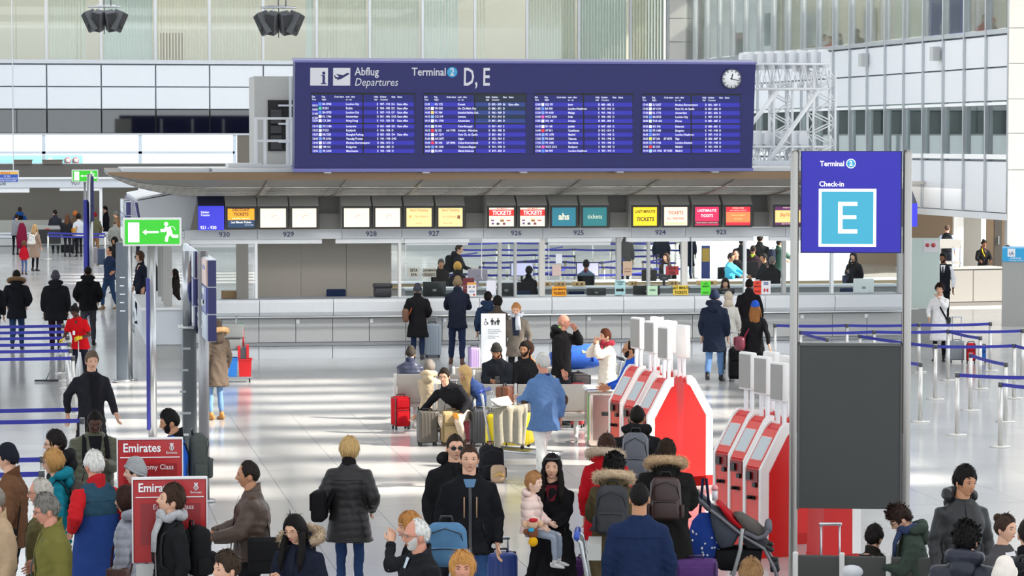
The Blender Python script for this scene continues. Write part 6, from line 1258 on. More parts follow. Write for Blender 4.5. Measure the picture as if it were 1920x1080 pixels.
    for i in (0, 1):
        s = i * 2 - 1; E, Wr = el[i]; S = Sx[i]; dF = unit(Wr - E); r0 = 1. if fem else 1.12
        body.tube([S, (S + E) / 2, E, E + (Wr - E) * .35, Wr], [.04 * r0, .04 * r0, .034 * r0, .035 * r0, .024 * r0], 10)
        g = gloves if gloves else None
        fw = Rb @ up(-s * .25, -.75, .6); (hand(body, Wr + dF * .01, dF, fw, -s, 1. if not child else .95, curl[i]))
    if not (shorts is None and near and False):
        for i in (0, 1):
            K, A = kn[i]; body.tube([hips[i], (hips[i] + K) / 2, K, K + (A - K) * .35, A], [.06, .052, .036, .036, .028], 10)
    bo = body.xf(None, (0, 0, 0), k).build('body', [sm], root)
    hd = lambda nm, m, M, par=root: m.xf(None, (0, 0, 0), k).build(nm, M, par)
    # ---------- face
    facing = abs(((yaw + head[0] + 180) % 360) - 180)
    if mid and facing < 115:
        for s in (-1, 1):
            e = MB(); c = Hc + Rh @ (up(s * .031, -.0775, .001) * hs); e.ell(c, up(.013, .009, .0052) * hs, 10, 8, 0, Rh)
            e.ell(c + Rh @ (up(0, -.0045, 0) * hs), up(.0066, .0058, .0056) * hs, 8, 6, 1, Rh); e.tube([c + Rh @ (up(x, -.006 + abs(x) * .22, .0048 - abs(x) * .12) * hs) for x in (-.014, -.005, .005, .014)], .0018, 5, 1); hd('eye', e, [plas('#b4aaa2', .3), plas('#1c1410', .3)])
            b = MB(); b.tube([Hc + Rh @ (up(s * x, y, z) * hs) for x, y, z in ((.015, -.0925, .0185), (.03, -.089, .0245), (.047, -.076, .02))], [.0025, .0036, .002], 6, 0)
            hd('eyebrow', b, hairm(hair[1] if hair[0] not in ('none',) and not fem else '#3a2a20'))
        m = MB(); m.tube([Hc + Rh @ (up(x, y, z) * hs) for x, y, z in ((-.022, -.083, -.066), (-.008, -.0915, -.0645), (.008, -.0915, -.0645), (.022, -.083, -.066))], [.002, .0052, .0052, .002], 6, ry=[.002, .004, .004, .002], ref=(0, 0, 1)); hd('mouth', m, mat('#a8564c' if fem else '#9a5c4c', .45) if skin not in ('dark', 'brown') else mat('#5a3028', .45))
    # ---------- hair or hat
    hk_, hc = hair[0], hair[1]; hm = hairm(hc); hl = {'short': 'short', 'crop': 'crop', 'reced': 'reced', 'bald_fringe': 'fringe_bald', 'long': 'long', 'bob': 'bob', 'pony': 'up', 'bun': 'up', 'curly': 'short', 'thick': 'short', 'messy': 'short'}.get(hk_)
    if hl:
        thk = {'crop': .006, 'short': .015, 'reced': .011, 'bald_fringe': .012, 'long': .02, 'bob': .03, 'pony': .013, 'bun': .013, 'curly': .035, 'thick': .026, 'messy': .026}[hk_]
        ex_ = None
        if hat: thk = .004
        if hk_ in ('curly', 'messy'): ex_ = (.012 if hk_ == 'curly' else .008) * (np.sin(G[..., 0] * 150 + 2) * np.sin(G[..., 1] * 140) * np.sin(G[..., 2] * 150 + 1) + .3)
        if hk_ in ('short', 'thick') and not hat: ex_ = .008 * sstep(G[..., 2], .06, .11)
        Gs, kp = shell(G / hs, N, hairline(hl), thk, noise=.004, extra=ex_); m = MB(); put(m, Gs, kp); tufts(m, Gs, kp, hk_, near) if mid and not hat else None; M0 = m.v; m.v = [tuple(q) for q in (np.array(M0) * hs) @ Rh.T + Hc]; par = hd('hair', m, hm)
        if hk_ in ('long', 'pony') or hk_ == 'bun':
            m = MB(); q = lambda x, y, z: Hc + Rh @ (up(x, y, z) * hs)
            if hk_ == 'long':
                Dn = .36; m.tube([q(0, .035, .05), q(0, .07, -.02), bend(Hc - up(0, -.095, .13) ), bend(Hc - up(0, -.12, .24)), bend(Hc - up(0, -.118, Dn))], [.07, .085, .095, .1, .05], 14, ry=[.05, .045, .04, .032, .012], ref=(1, 0, 0))
                for s in (-1, 1): m.tube([q(s * .065, -.02, .03), q(s * .083, -.02, -.05), Hc + Rb @ up(s * .092, -.045, -.15), Hc + Rb @ up(s * .095, -.085, -.27), Hc + Rb @ up(s * .09, -.1, -.36)], [.02, .028, .034, .03, .008], 8, ry=[.03, .04, .036, .03, .008])
            elif hk_ == 'pony': m.tube([q(0, .09, .03), q(0, .13, .02), q(0, .15, -.06), q(0, .14, -.17)], [.02, .032, .036, .01], 10)
            else: m.ell(q(0, .085, .085), .042, 10, 8)
            hd('hair_lock', m, hm, par)
        if near and hk_ in ('bob', 'long', 'curly', 'messy', 'thick'):
            pass
    if hat:
        kind, hcol = hat; m = MB()
        if kind == 'beanie':
            Gs, kp = shell(G, N, hairline('beanie') * hs, .017, 1.2, extra=.02 * sstep(G[..., 2], .07, .118)); put(m, Gs @ Rh.T + Hc, kp)
            zz_ = hairline('beanie'); rim = []
            for j in range(NU):
                col = G[:, j]; jj = int(np.argmin(np.abs(col[:, 2] - zz_[j] * hs - .018))); rim.append(Hc + Rh @ (col[jj] + N[jj, j] * .012))
            m.tube(rim + [rim[0]], .018, 6, ry=.009, ref=(0, 0, 1), caps=(False, False)); hd('beanie', m, fab(hcol))
        elif kind in ('cap', 'flat_cap'):
            Gs, kp = shell(G, N, hairline('cap') * hs, .014, 1.2, extra=(.012 if kind == 'cap' else .02) * sstep(G[..., 2], .05, .118)); put(m, Gs @ Rh.T + Hc, kp)
            vs = []; 
            for j, a in enumerate(np.linspace(-1.05, 1.05, 9)): vs += [Hc + Rh @ up(.088 * sin(a), -.105 * cos(a), .048), Hc + Rh @ up(.085 * sin(a), -.105 * cos(a) - .068 * cos(a) ** .5, .034)]
            m.add(vs, [(2 * j, 2 * j + 1, 2 * j + 3, 2 * j + 2) for j in range(8)]); o = hd('cap', m, fab(hcol)); md = o.modifiers.new('thick', 'SOLIDIFY'); md.thickness = .004
        elif kind in ('scarf', 'hood'):
            Gs, kp = shell(G, N, hairline(kind) * hs, .022 if kind == 'scarf' else .032, 1.2); put(m, Gs @ Rh.T + Hc, kp)
            m.tube([Hc + Rh @ up(0, .02, -.06), Nk + up(0, .0, .02), Nk - up(0, 0, .05)], [.08, .1, .13], 14, ry=[.075, .085, .1], ref=(1, 0, 0)); hd('headscarf' if kind == 'scarf' else 'hood', m, fab(hcol))
    if beard:
        zl = np.interp(APH, [0, .3, .55, .9, 1.25, 1.5, pi], [-.075, -.06, -.05, -.035, -.01, .2, .2]); up_ = np.interp(APH, [0, .25, .4, .8, 1.25, pi], [-.048, -.05, -.052, -.03, -.0, -.2])
        h = np.minimum((up_[None, :] - G[..., 2]) * .5, .006); h = np.where(np.abs(PHI)[None, :] > 1.35, -.006, h); lip = np.exp(-(G[..., 0] / .02) ** 4 - ((G[..., 2] + .066) / .008) ** 4) * (np.abs(PHI)[None, :] < 1); h = h - .02 * lip; h = np.clip(h, -.006, .007)
        h = np.where(G[..., 2] < -.112, -.006, h); m = MB(); put(m, (G + N * h[..., None]) @ Rh.T + Hc, h > -.004, cap=False); hd('beard', m, hairm(beard))
    if glasses:
        m = MB(); dark = glasses == 'sun'
        for s in (-1, 1):
            c = up(s * .032, -.1, .0); ring = [Hc + Rh @ (c + up(.024 * cos(a), .004 * abs(cos(a)), .017 * sin(a))) for a in np.linspace(0, 2 * pi, 15)]
            m.tube(ring, .0022, 5, caps=(False, False))
            if dark: m.add(ring[:-1], [tuple(range(14))])
            m.tube([Hc + Rh @ up(s * .055, -.097, .004), Hc + Rh @ up(s * .078, -.06, .006), Hc + Rh @ up(s * .079, .015, .003)], .002, 5)
        m.tube([Hc + Rh @ up(-.009, -.102, .002), Hc + Rh @ up(.009, -.102, .002)], .002, 5); hd('sunglasses' if dark else 'glasses', m, plas('#121214' if dark else (glasses if glasses.startswith('#') else '#2a2a2c'), .2))
    # ---------- garments
    kind, tc = top[0], top[1]; tmat = (shiny(tc) if kind in ('puffer', 'leather') else fab(tc))
    bk = bulk * (1.1 if kind in ('puffer', 'parka') else 1.)
    hemz = {'jacket': -.13, 'puffer': -.14, 'leather': -.12, 'coat': -.42, 'parka': -.3, 'shirt': -.06, 'sweater': -.1, 'blazer': -.2, 'tshirt': -.1, 'longcoat': -.55}[kind] if hem is None else hem
    if sit_: hemz = max(hemz, -.07)
    b = bk * fat
    if fem: prof = [(-.02, .178, .128), (.1, .158, .115), (.2, .152, .112), (.3, .166, .124), (.37, .174, .122), (.43, .172, .104), (.475, .15, .09), (.515, .112, .078), (.545, .078, .068), (.56, .07, .064)]
    else: prof = [(-.02, .176, .127), (.1, .172, .124), (.2, .176, .125), (.3, .19, .13), (.38, .2, .126), (.44, .196, .11), (.485, .17, .096), (.525, .124, .084), (.555, .086, .074), (.57, .078, .068)]
    rings = []
    if hemz < -.04:
        fl_ = .2 + (.03 if hemz < -.35 else 0)
        for z in np.linspace(hemz, -.05, 4): w = (z - hemz) / (-.05 - hemz); rings.append((z, (fl_ + .005) * (1 - w) + .182 * w, .145 * (1 - w) + .13 * w))
        if pose in ('walk', 'walk2', 'stride'): rings = [(z, rx, ry + .05 * (1 - (z - hemz) / (-.05 - hemz))) for z, rx, ry in rings]
    rings += prof
    A = np.linspace(0, 2 * pi, 20, endpoint=False); se_ = lambda v: np.sign(v) * abs(v) ** .85
    def tring(z, rx, ry, inf=0.):
        f = b if z < .48 else 1 + (b - 1) * .4
        return [bend(up((rx * f + inf) * se_(cos(a)), (ry * f * (1.06 if (sin(a) < 0 and fat > 1.1 and -.05 < z < .3) else 1) + inf) * se_(sin(a)) + .012, hipz + z)) for a in A]
    g = MB(); g.loft([tring(*r) for r in rings])
    ssl = MB()
    for i in (0, 1):
        s = i * 2 - 1; E, Wr = el[i]; S = Sx[i]; mid_ = (S + E) / 2; q = b * (.94 if fem else 1.04)
        S0 = S - up(s * .05, 0, .02); e0, e1 = E + unit(S - E) * .045, E + unit(Wr - E) * .045; dF = unit(Wr - E)
        if short: pts, rr = [S0, S, S + (E - S) * .35, S + (E - S) * .75], [.07 * q, .07 * q, .066 * q, .066 * q]
        else:
            pts = [S0, S + (E - S) * .08, mid_, e0, E * .9 + (e0 + e1) * .05, e1, E + (Wr - E) * .6, Wr - dF * .012]; rr = [x * q for x in (.062, .068, .063, .06, .058, .057, .05, .042)]
            if kind in ('puffer', 'parka'): rr = [x * 1.12 for x in rr[:-1]] + [rr[-1]]
        (ssl if vest else g).tube(pts, rr, 14)
    def fuse(m, nm, M, vox, pf=0., fd=1.):
        o = hd(nm, m, M); REM.append((o, vox * k, pf, fd * k, hipz * k)); return o
    gn = {'jacket': 'jacket', 'puffer': 'puffer_jacket', 'leather': 'leather_jacket', 'coat': 'coat', 'parka': 'parka', 'shirt': 'shirt', 'sweater': 'sweater', 'blazer': 'blazer', 'tshirt': 't_shirt', 'longcoat': 'overcoat'}[kind]
    pf = puff or (.011 if kind == 'puffer' else 0.)
    J = fuse(g, gn, tmat, V, pf, fold)
    if vest: fuse(ssl, 'shirt_sleeves', fab(vest), V, 0, fold)
    col_ = collar or tc
    if collar != 'none':
        m = MB(); nn_ = .095 if kind in ('jacket', 'puffer', 'parka', 'coat', 'leather', 'longcoat') else .03; w0 = .08 if not fem else .072
        ca_ = np.linspace(0, 2 * pi, 22, endpoint=False); m.loft([[Nk + Rb @ up(w0 * f * sin(a), w0 * f * .95 * cos(a), zz_ * (.62 + .38 * cos(a)) - (.02 if zz_ < 0 else 0) - (.012 * (1 - cos(a)) if zz_ > 0 else 0)) for a in ca_] for f, zz_ in ((1.25, -.03), (1.06, nn_ * .45), (1.04, nn_), (.93, nn_ * .98), (.9, nn_ * .3))], caps=(False, False)); o = hd('collar', m, fab(col_) if kind != 'leather' else tmat)
    if hood:
        m = MB(); c = Nk; hcol = hood if hood.startswith('#') else tc
        pts = []
        for a in np.linspace(-2.15, 2.15, 15): pts.append(c + Rb @ up(.118 * sin(a), .03 + .085 * cos(a), .035 + .02 * cos(a)))
        rr = [.025 + .035 * max(0, cos(a * .62)) ** .8 for a in np.linspace(-2.15, 2.15, 15)]; m.tube(pts, rr, 12); m.ell(c + Rb @ up(0, .125, -.045), up(.105, .06, .085), 14, 8, 0, Rb); fuse(m, 'hood', tmat, V * .9, 0, fold)
        if hood == 'fur':
            m = MB(); rs = np.random.default_rng(int(abs(px) + py)); pts = [c + Rb @ up(.165 * sin(a), .05 + .125 * cos(a), .07 + .05 * cos(a)) for a in np.linspace(-2.3, 2.3, 17)]
            m.tube(pts, [.025] + [.046] * 15 + [.025], 10); nt = 1100 if near else 250
            P_ = np.array(pts)
            for _ in range(nt):
                u = rs.uniform(0, 15.99); i0 = int(u); p = P_[i0] * (1 - u + i0) + P_[i0 + 1] * (u - i0); T = unit(P_[i0 + 1] - P_[i0]); v = rs.normal(size=3); v = unit(v - T * np.dot(v, T)); w_ = unit(np.cross(T, v)); v2 = unit(v + T * rs.normal() * .5 + up(0, 0, -.25))
                r_ = p + v * .038; L = rs.uniform(.022, .05); m.add([r_ + w_ * .0045, r_ - w_ * .0045, r_ + v2 * L], [(0, 1, 2)], 0, True)
            hd('fur_trim', m, furm(furc))
    def front_strip(w, z0, z1, off, nm, M, xo=0.):
        rs_ = [tring(z, np.interp(z, [r[0] for r in rings], [r[1] for r in rings]), np.interp(z, [r[0] for r in rings], [r[2] for r in rings]), off) for z in np.linspace(z0, z1, 9)]; m = MB(); L_ = []
        for r, z in zip(rs_, np.linspace(z0, z1, 9)):
            r = np.array(r); rx = float(np.interp(z, [q[0] for q in rings], [q[1] for q in rings])) * b; ww = w if np.ndim(w) == 0 else np.interp(z, [z0, z1], w)
            a_ = [-pi / 2 + math.asin(max(-.95, min(.95, x / rx))) for x in (xo - ww / 2, xo - ww / 6, xo + ww / 6, xo + ww / 2)]
            ry = float(np.interp(z, [q[0] for q in rings], [q[2] for q in rings])); L_.append([np.array(tring(z, rx / b, ry, off)).mean(0) + 0 * r[0] if False else bend(up((rx + off) * se_(cos(a)), (ry * b * (1.06 if (fat > 1.1 and -.05 < z < .3) else 1) + off) * se_(sin(a)) + .012, hipz + z)) for a in a_])
        m.add([p for l in L_ for p in l], [(i * 4 + j, i * 4 + j + 1, i * 4 + j + 5, i * 4 + j + 4) for i in range(8) for j in range(3)]); hd(nm, m, M)
    if near:
        for i in (0, 1):
            E, Wr = el[i]; dF = unit(Wr - E)
            if not short: hd('cuff', MB().tube([Wr - dF * .045, Wr - dF * .01], [.046 * b, .044 * b], 12), tmat if not vest else fab(vest))
        ring = lambda z, o_=.006: tring(z, float(np.interp(z, [q[0] for q in rings], [q[1] for q in rings])), float(np.interp(z, [q[0] for q in rings], [q[2] for q in rings])), o_)
        for nm_, zz_, r_ in (('hem_band', rings[0][0] + .02, .012), ('back_seam', .4, .004)):
            q = ring(zz_); q = (q + q[:1]) if nm_ == 'hem_band' else [q[j] for j in range(1, 10)]; hd(nm_, MB().tube(q, r_, 6, ry=r_ * .6, ref=(0, 0, 1)), tmat)
        if facing < 130:
            for s in (-1, 1):
                q = [bend(up(s * x * b, -(y * b) - .004, hipz + z)) for x, y, z in ((.125, .082, .02), (.118, .092, .08), (.108, .1, .14))]; hd('pocket_zip', MB().tube(q, .005, 5), plas('#0d0d0f', .3))
    if not zipc and not inner and near and kind in ('jacket', 'leather', 'puffer', 'parka', 'coat', 'longcoat') and facing < 130: front_strip(.022, max(hemz, -.3) + .02, .52, .009, 'placket', tmat)
    if zipc and facing < 130: front_strip(.016, max(hemz, -.3) + .02, .5, .008, 'zip', plas(zipc))
    if inner: front_strip((inner[1], inner[2]), inner[3], inner[4], .009, inner[5] if len(inner) > 5 else 'shirt_front', fab(inner[0]))
    if scarf:
        m = MB(); pts = [Nk + Rb @ up((.098 + .012 * sin(5 * a)) * sin(a), .0 - .092 * cos(a) * (1 + .08 * sin(3 * a)), .045 + .022 * sin(4 * a + 1)) for a in np.linspace(0, 2 * pi, 24)]; m.tube(pts, [.036 + .008 * sin(7 * a) for a in np.linspace(0, 2 * pi, 24)], 10)
        m.tube([Nk + up(.03, -.1, .02), Nk + up(.04, -.155, -.1), Nk + up(.05, -.165, -.24)], [.04, .05, .05], 10, ry=[.03, .02, .014]); hd('scarf', m, mat(scarf, .9, var=.35, scale=40, bump=.5))
    if earbud: hd('earphones', MB().ell(Hc + Rh @ up(-.083, -.01, -.012), .007, 8, 6).tube([Hc + Rh @ up(-.085, -.014, -.015), Hc + Rh @ up(-.075, -.04, -.09), Nk + up(-.03, -.11, -.06), Nk + up(-.02, -.14, -.25)], .0022, 4), WHITE)
    # legs
    lm = fab(legs); t = MB(); w = 1.06 * fat if not fem else 1.0
    if skirt: 
        m = MB(); m.loft([[up(rx * cos(a), ry * sin(a), hipz + z) for a in A] for z, rx, ry in ((-.44, .2, .16), (-.3, .2, .15), (-.1, .19, .14), (.06, .155, .115))]); hd('skirt', m, fab(skirt)); w = .82
    t.loft([[up(rx * w * cos(a), ry * w * sin(a) + .008, hipz + z) for a in A] for z, rx, ry in ((-.14, .155, .108), (-.07, .16, .112), (.02, .152, .106), (.1, .135, .095))])
    for i in (0, 1):
        K, Ak = kn[i]; Hh = hips[i]; u = unit(Ak - K); lw = w * (.86 if fem else 1.)
        t.tube([Hh + up(0, 0, .03), Hh + (K - Hh) * .3, Hh + (K - Hh) * .7, K - unit(K - Hh) * .02, K + u * .04, K + (Ak - K) * .4, Ak - u * .03], [x * lw for x in (.08, .084, .074, .066, .064, .062, .052)], 14)
    if not (near and False): fuse(t, 'trousers' if not skirt else 'tights', lm, V * (1.6 if near else 1.2), 0, .8)
    for i in (0, 1):
        K, Ak = kn[i]; m = MB(); lift = max(0, Ak[2] - .09); tilt = lift * 3.2; Rs = rotm('z', (i * 2 - 1) * .12) @ rotm('x', tilt if Ak[1] > 0 else -.0)
        sec = [(.085, .028, .036, .06), (.05, .036, .045, .05), (-.01, .04, .05, .045), (-.08, .045, .036, .035), (-.13, .044, .026, .026), (-.165, .026, .016, .02)]
        rs_ = []
        for y, hw, hh, zc in sec: rs_.append([Ak + Rs @ up(hw * cos(a), y, max(-.085, zc - .085 + hh * sin(a) - .008)) for a in np.linspace(0, 2 * pi, 12, endpoint=False)])
        m.loft(rs_); m.tube([Ak + Rs @ up(0, .02, -.04), Ak + (K - Ak) * .12], [.042, .04], 10); hd('shoe', m, plas(shoes, .45))
    R = dict(root=root, k=k, Rz=Rz, base=base, th=th, el=el, Sx=Sx, Nk=Nk, Hc=Hc, Rb=Rb, hipz=hipz, tring=tring, bend=bend, hd=hd, Rh=Rh, prof=rings, b=b); PLIST.append(R); return R
def finish_people():
    for o, v, pf, fd, hz in REM:
        r = o.modifiers.new('fuse', 'REMESH'); r.mode = 'VOXEL'; r.voxel_size = v; r.use_smooth_shade = True
        s = o.modifiers.new('soft', 'SMOOTH'); s.factor = .5; s.iterations = 5
    dg = bpy.context.evaluated_depsgraph_get(); rs = np.random.default_rng(5)
    for o, v, pf, fd, hz in REM:
        me = bpy.data.meshes.new_from_object(o.evaluated_get(dg)); old = o.data; mats_ = list(old.materials); o.modifiers.clear(); o.data = me; bpy.data.meshes.remove(old)
        n = len(me.vertices); co = np.empty(n * 3, np.float32); me.vertices.foreach_get('co', co); co = co.reshape(-1, 3); no = np.empty(n * 3, np.float32); me.vertices.foreach_get('normal', no); no = no.reshape(-1, 3)
        ph = rs.uniform(0, 6, 6); x, y, z = co.T
        f = np.sin(z * 19 + 5 * np.sin(x * 9 + ph[0]) + 3 * y + ph[1]) * .5 + np.sin(z * 34 + x * 28 + ph[2] + 3 * np.sin(y * 17)) * .3 + np.sin(x * 41 + y * 30 - z * 23 + ph[3]) * .25
        f += np.sin(z * 52 - x * 47 + 4 * np.sin(z * 11 + ph[4]) + ph[5]) * np.sin(z * 8 + x * 14 + ph[0]) * .5
        dsp = f * .0075 * fd
        if pf: dsp = dsp * .5 + pf * (np.abs(np.sin(z * pi / .075 + .3 * np.sin(x * 12))) ** .6 - .6)
        co += no * dsp[:, None]; me.vertices.foreach_set('co', co.ravel()); me.update()
        if not me.materials:
            for m in mats_: me.materials.append(m)
# ---- things people carry
def at_local(R, p): p = np.asarray(p, float) * R['k']; return R['base'] + R['Rz'] @ p
def worn_backpack(R, lab, col, w=.3, h=.44, d=.16, leather=False, strap='#2a2a2c', z=None, low=0.):
    z0 = R['hipz'] + .08 - low; c = R['bend'](np.array([0, .135 * R['b'] + d / 2 + .012, z0])); P = at_local(R, c)
    t = thing('backpack', lab, 'backpack', P, R['th'] + pi); backpack_geo(t, col, w, h, d, leather)
    Ri = rotm('z', pi)                                # person local -> bag local
    for s in (-1, 1):
        pts = []
        for z, y in ((.38, 'b'), (.47, 'b'), (.50, 't'), (.44, 'f'), (.34, 'f'), (.2, 'f'), (.08, 'b')):
            rx = np.interp(z, [q[0] for q in R['prof']], [q[1] for q in R['prof']]) * R['b']; ry = np.interp(z, [q[0] for q in R['prof']], [q[2] for q in R['prof']]) * R['b']; xx = s * min(.11, rx * .8)
            yy = ry * sqrt(max(.02, 1 - (xx / rx) ** 2)) + .014; yy = {'b': yy + .012, 't': .012, 'f': -yy + .012 - .008}[y]
            if z < .12: xx = s * (rx + .012); yy = .03
            zz_ = z + (.035 if y == 't' else 0); pts.append(R['bend'](np.array([xx, yy, R['hipz'] + zz_])))
        MB().tube([Ri @ ((p - c) * R['k']) for p in pts], .026, 8, ry=.007, ref=(1, 0, 0)).build('shoulder_strap', fab(strap), t)
    return t
def crossbody(R, lab, col, s=1, sx=.3, sz=.26, sd=.1, z=.02, y=.0, strapc=None, same=False, leather=True, nm='shoulder_bag', ysh=.04, round_=.04):
    """bag at hip on side s, strap over the opposite (or the same) shoulder"""
    rx = .185 * R['b']; c = R['bend'](np.array([s * (rx + sd / 2 + .0), y, R['hipz'] + z])); P = at_local(R, c - np.array([0, 0, sz / 2])); t = thing(nm, lab, 'bag', P, R['th']); m = mat(col, .42, var=.1) if leather else fab(col)
    MB().rbox((0, 0, sz / 2), (sd, sx, sz), round_).build('body', m, t); MB().rbox((s * (sd / 2), 0, sz * .66), (.02, sx * .92, sz * .56), .009).build('flap', m, t)
    k = R['k']; o = c - np.array([0, 0, sz / 2])
    so = s if same else -s; pts = []
    for (zz_, f, side_) in ((-.0, 0, 1), (.3, .7, .55), (.48, .5, -.35), (.535, 0, -.62), (.46, -.75, -.4), (.25, -1, .35), (-.02, -.2, 1)):
        sd_ = side_ if not same else (1 if abs(side_) == 1 else .62)
        rx_ = np.interp(zz_, [q[0] for q in R['prof']], [q[1] for q in R['prof']]) * R['b']; ry_ = np.interp(zz_, [q[0] for q in R['prof']], [q[2] for q in R['prof']]) * R['b']
        x = s * sd_ * (rx_ if abs(sd_) < 1 else rx_ + sd / 2); yy = f * (ry_ + .018) if abs(sd_) < 1 else f * sx * .4 + (sx * .42 if f == 0 else -sx * .42)
        pts.append(R['bend'](np.array([x, yy + .012, R['hipz'] + zz_ + (.02 if abs(f) < .1 and abs(sd_) < 1 else 0)])))
    n = []
    P_ = np.array(pts)
    for i in range(len(pts) - 1):
        for u in (0, .5): n.append(P_[i] * (1 - u) + P_[i + 1] * u)
    n.append(P_[-1]); MB().tube([(p - o) * k for p in n], .018, 6, ry=.005).build('strap', fab(strapc or col), t); return t
def held(R, i, nm, lab, cat, mb, mats, off=(0, 0, 0), rot=None):
    E, W = R['el'][i]; d = unit(W - E); p = W + d * .085 + np.asarray(off, float); P = at_local(R, p)
    o = mb.build(nm, mats, None, P); o.rotation_euler = (0, 0, R['th']); tag(o, lab, cat); return o
def phone(R, i, lab, off=(0, -.02, .03), tilt=.7): return held(R, i, 'phone', lab, 'phone', MB().rbox((0, 0, 0), (.075, .008, .15), .004, R=rotm('x', -tilt)).xf(None, (0, 0, 0)), [plas('#17181a', .2)], off)
# ================================================================== the crowd
# ---- walking and waiting in front
R = person(880, 835, 4, 'man in a black zip jacket with short brown hair walking towards the camera', 1.83, hair=('crop', '#3a2a20'), top=('jacket', '#17171b'), legs='#3a5a8a', pose='walk', arms=('hang', 'hang'), zipc='#2a2a2e', inner=('#5a7a9a', .05, .09, .46, .53, 't_shirt'), bulk=1.06)
for x in (-.055, .055): R['hd']('chest_zip', MB().tube([R['bend'](np.array([x, -.133 * R['b'] - .012, R['hipz'] + z])) for z in (.2, .3, .38)], .006, 5), plas('#b08a6a'))
R = person(853, 815, 12, 'man in dark sunglasses and black hooded jacket just behind another walking man', 1.8, hair=('crop', '#2a201a'), top=('jacket', '#18181a'), hood='self', glasses='sun', pose='walk2', bulk=1.08)
R = person(1035, 853, -4, 'woman with long black hair in a black fur coat carrying a baby', 1.68, 'f', 'fair', ('long', '#17110f'), ('coat', '#131114'), legs='#17171a', pose='walk', arms=((.17, -.25, 1.04), (-.02, -.27, 1.1)), inner=('#5a1420', .04, .1, .38, .53, 'top'), bulk=1.12, fold=2, shoes='#101012')
R['hd']('sunglasses', MB().tube([R['Hc'] + R['Rh'] @ np.array([.075 * sin(a), -.07 - .035 * cos(a), .085]) for a in np.linspace(-1.3, 1.3, 12)], .009, 6, ry=.016), plas('#1a1416', .2))
MOM = R
bd_ = at_d(997, 884, FPX / 201 - .28)
R = person(1001, 886, 70, 'baby in a pale pink hooded padded jacket held in the arms of a woman', .98, 'f', 'pale', ('short', '#a8784c'), ('puffer', '#e2c6bc'), legs='#8f98a6', shoes='#c9c6c4', pose='sit', seat=.62, arms=((.16, -.22, .98), (.16, -.24, 1.0)), hood='self', child=True, d=FPX / 201 - .36, bulk=1.25, hem=-.14, hsc=1.42)
o = thing('plush_toy', 'small colourful plush toy hanging from the hand of the baby', 'toy', at_d(999, 1003, FPX / 201 - .5)); k_ = .11
MB().ell((0, 0, .10), (.05, .045, .05), 12, 8).ell((.07, 0, .1), (.03, .02, .035), 10, 6).ell((-.07, 0, .1), (.03, .02, .035), 10, 6).build('head', fab('#d8b090'), o); MB().ell((0, 0, .02), (.05, .04, .06), 12, 8).ell((-.06, 0, .03), (.03, .02, .03), 8, 6).build('body', fab('#7a4a34'), o)
MB().ell((0, -.02, -.06), (.045, .03, .045), 12, 8).build('ball', fab('#e0a81c'), o); MB().ell((.0, -.03, .14), (.045, .03, .02), 10, 6).build('hat', fab('#c03034'), o); MB().ell((-.02, -.035, .05), (.03, .015, .02), 8, 6).build('scarf', fab('#3a9ac0'), o)
R = person(655, 822, 172, 'blonde woman seen from behind in a black quilted coat and jeans', 1.66, 'f', hair=('bob', '#c2a06a'), top=('puffer', '#1d1a1b'), legs='#2a3f66', hem=-.26, arms=('pocket', 'pocket'), puff=.006, bulk=1.1, glasses='#3a3a3c')
crossbody(R, 'black shoulder bag with small silver tag hanging on the blonde woman in jeans', '#19181a', s=1, sx=.3, sz=.3, sd=.14, z=.12, y=.14, same=True, leather=False, nm='shoulder_bag')
R = person(465, 866, -88, 'balding man in a brown leather jacket holding papers', 1.75, skin='tan', hair=('reced', '#241c18'), top=('leather', '#4a3a30'), legs='#1d1d20', arms=('bent', 'bent'), fat=1.16, bulk=1.08, collar='#3a4450', curl=(.7, .7), hem=-.06)
held(R, 1, 'paper_sheet', 'white papers in the hand of the man in brown leather', 'paper', MB().box((0, -.04, 0), (.004, .2, .26), 0, rotm('x', .5)).box((.01, -.03, -.01), (.004, .19, .24), 0, rotm('x', .7)), plas('#eeeeee', .7), (-.02, -.05, 0))
crossbody(R, 'large black messenger bag on the back of the man in brown leather', '#1c1c1e', s=1, sx=.42, sz=.32, sd=.14, z=.02, y=.17, leather=False, nm='messenger_bag')
R = person(553, 967, -28, 'young woman with glasses, long black hair and a navy fur-hooded coat', 1.62, 'f', 'fair', ('long', '#15110f'), ('parka', '#1d2130'), hood='fur', furc='#b8a084', glasses='#b89a80', head=(-6, 14, 0), arms=((.1, -.2, 1.2), 'hang'), curl=(.8, .4))
R = person(424, 1038, -62, 'dark-haired boy looking aside, only the head and shoulders in view', 1.66, hair=('thick', '#3a2c22'), top=('jacket', '#2a2c30'))
R = person(767, 963, -75, 'woman with a copper blonde fringe whispering behind the white-haired man', 1.62, 'f', 'fair', ('bob', '#b07a42'), ('jacket', '#1f2024'), hood='#5a7a9c', arms=('hang', 'face'))
R = person(781, 975, -72, 'white-haired man with glasses and beard stubble in a black coat', 1.75, skin='ruddy', hair=('bald_fringe', '#d8d6d2'), top=('coat', '#1c1c1f'), glasses='#8a7a6a', beard='#d2cec8', collar='#23252a', inner=('#c8d4dc', .03, .05, .46, .54, 'shirt'), fat=1.1, bulk=1.1)
MB().rbox((0, 0, .2), (.34, .2, .4), .08).build('x', fab('#4c6f92')) if False else None
o = thing('backpack', 'faded denim blue rucksack carried behind the white-haired man', 'backpack', at_d(836, 1062, FPX / 243)); o.rotation_euler = (0, 0, -.2); backpack_geo(o, '#4f7596', .34, .34, .2)
R = person(867, 1037, 0, 'woman with short ginger blonde hair at the bottom edge of the picture', 1.62, 'f', 'ruddy', ('bob', '#c08a4c'), ('jacket', '#3a3436'))
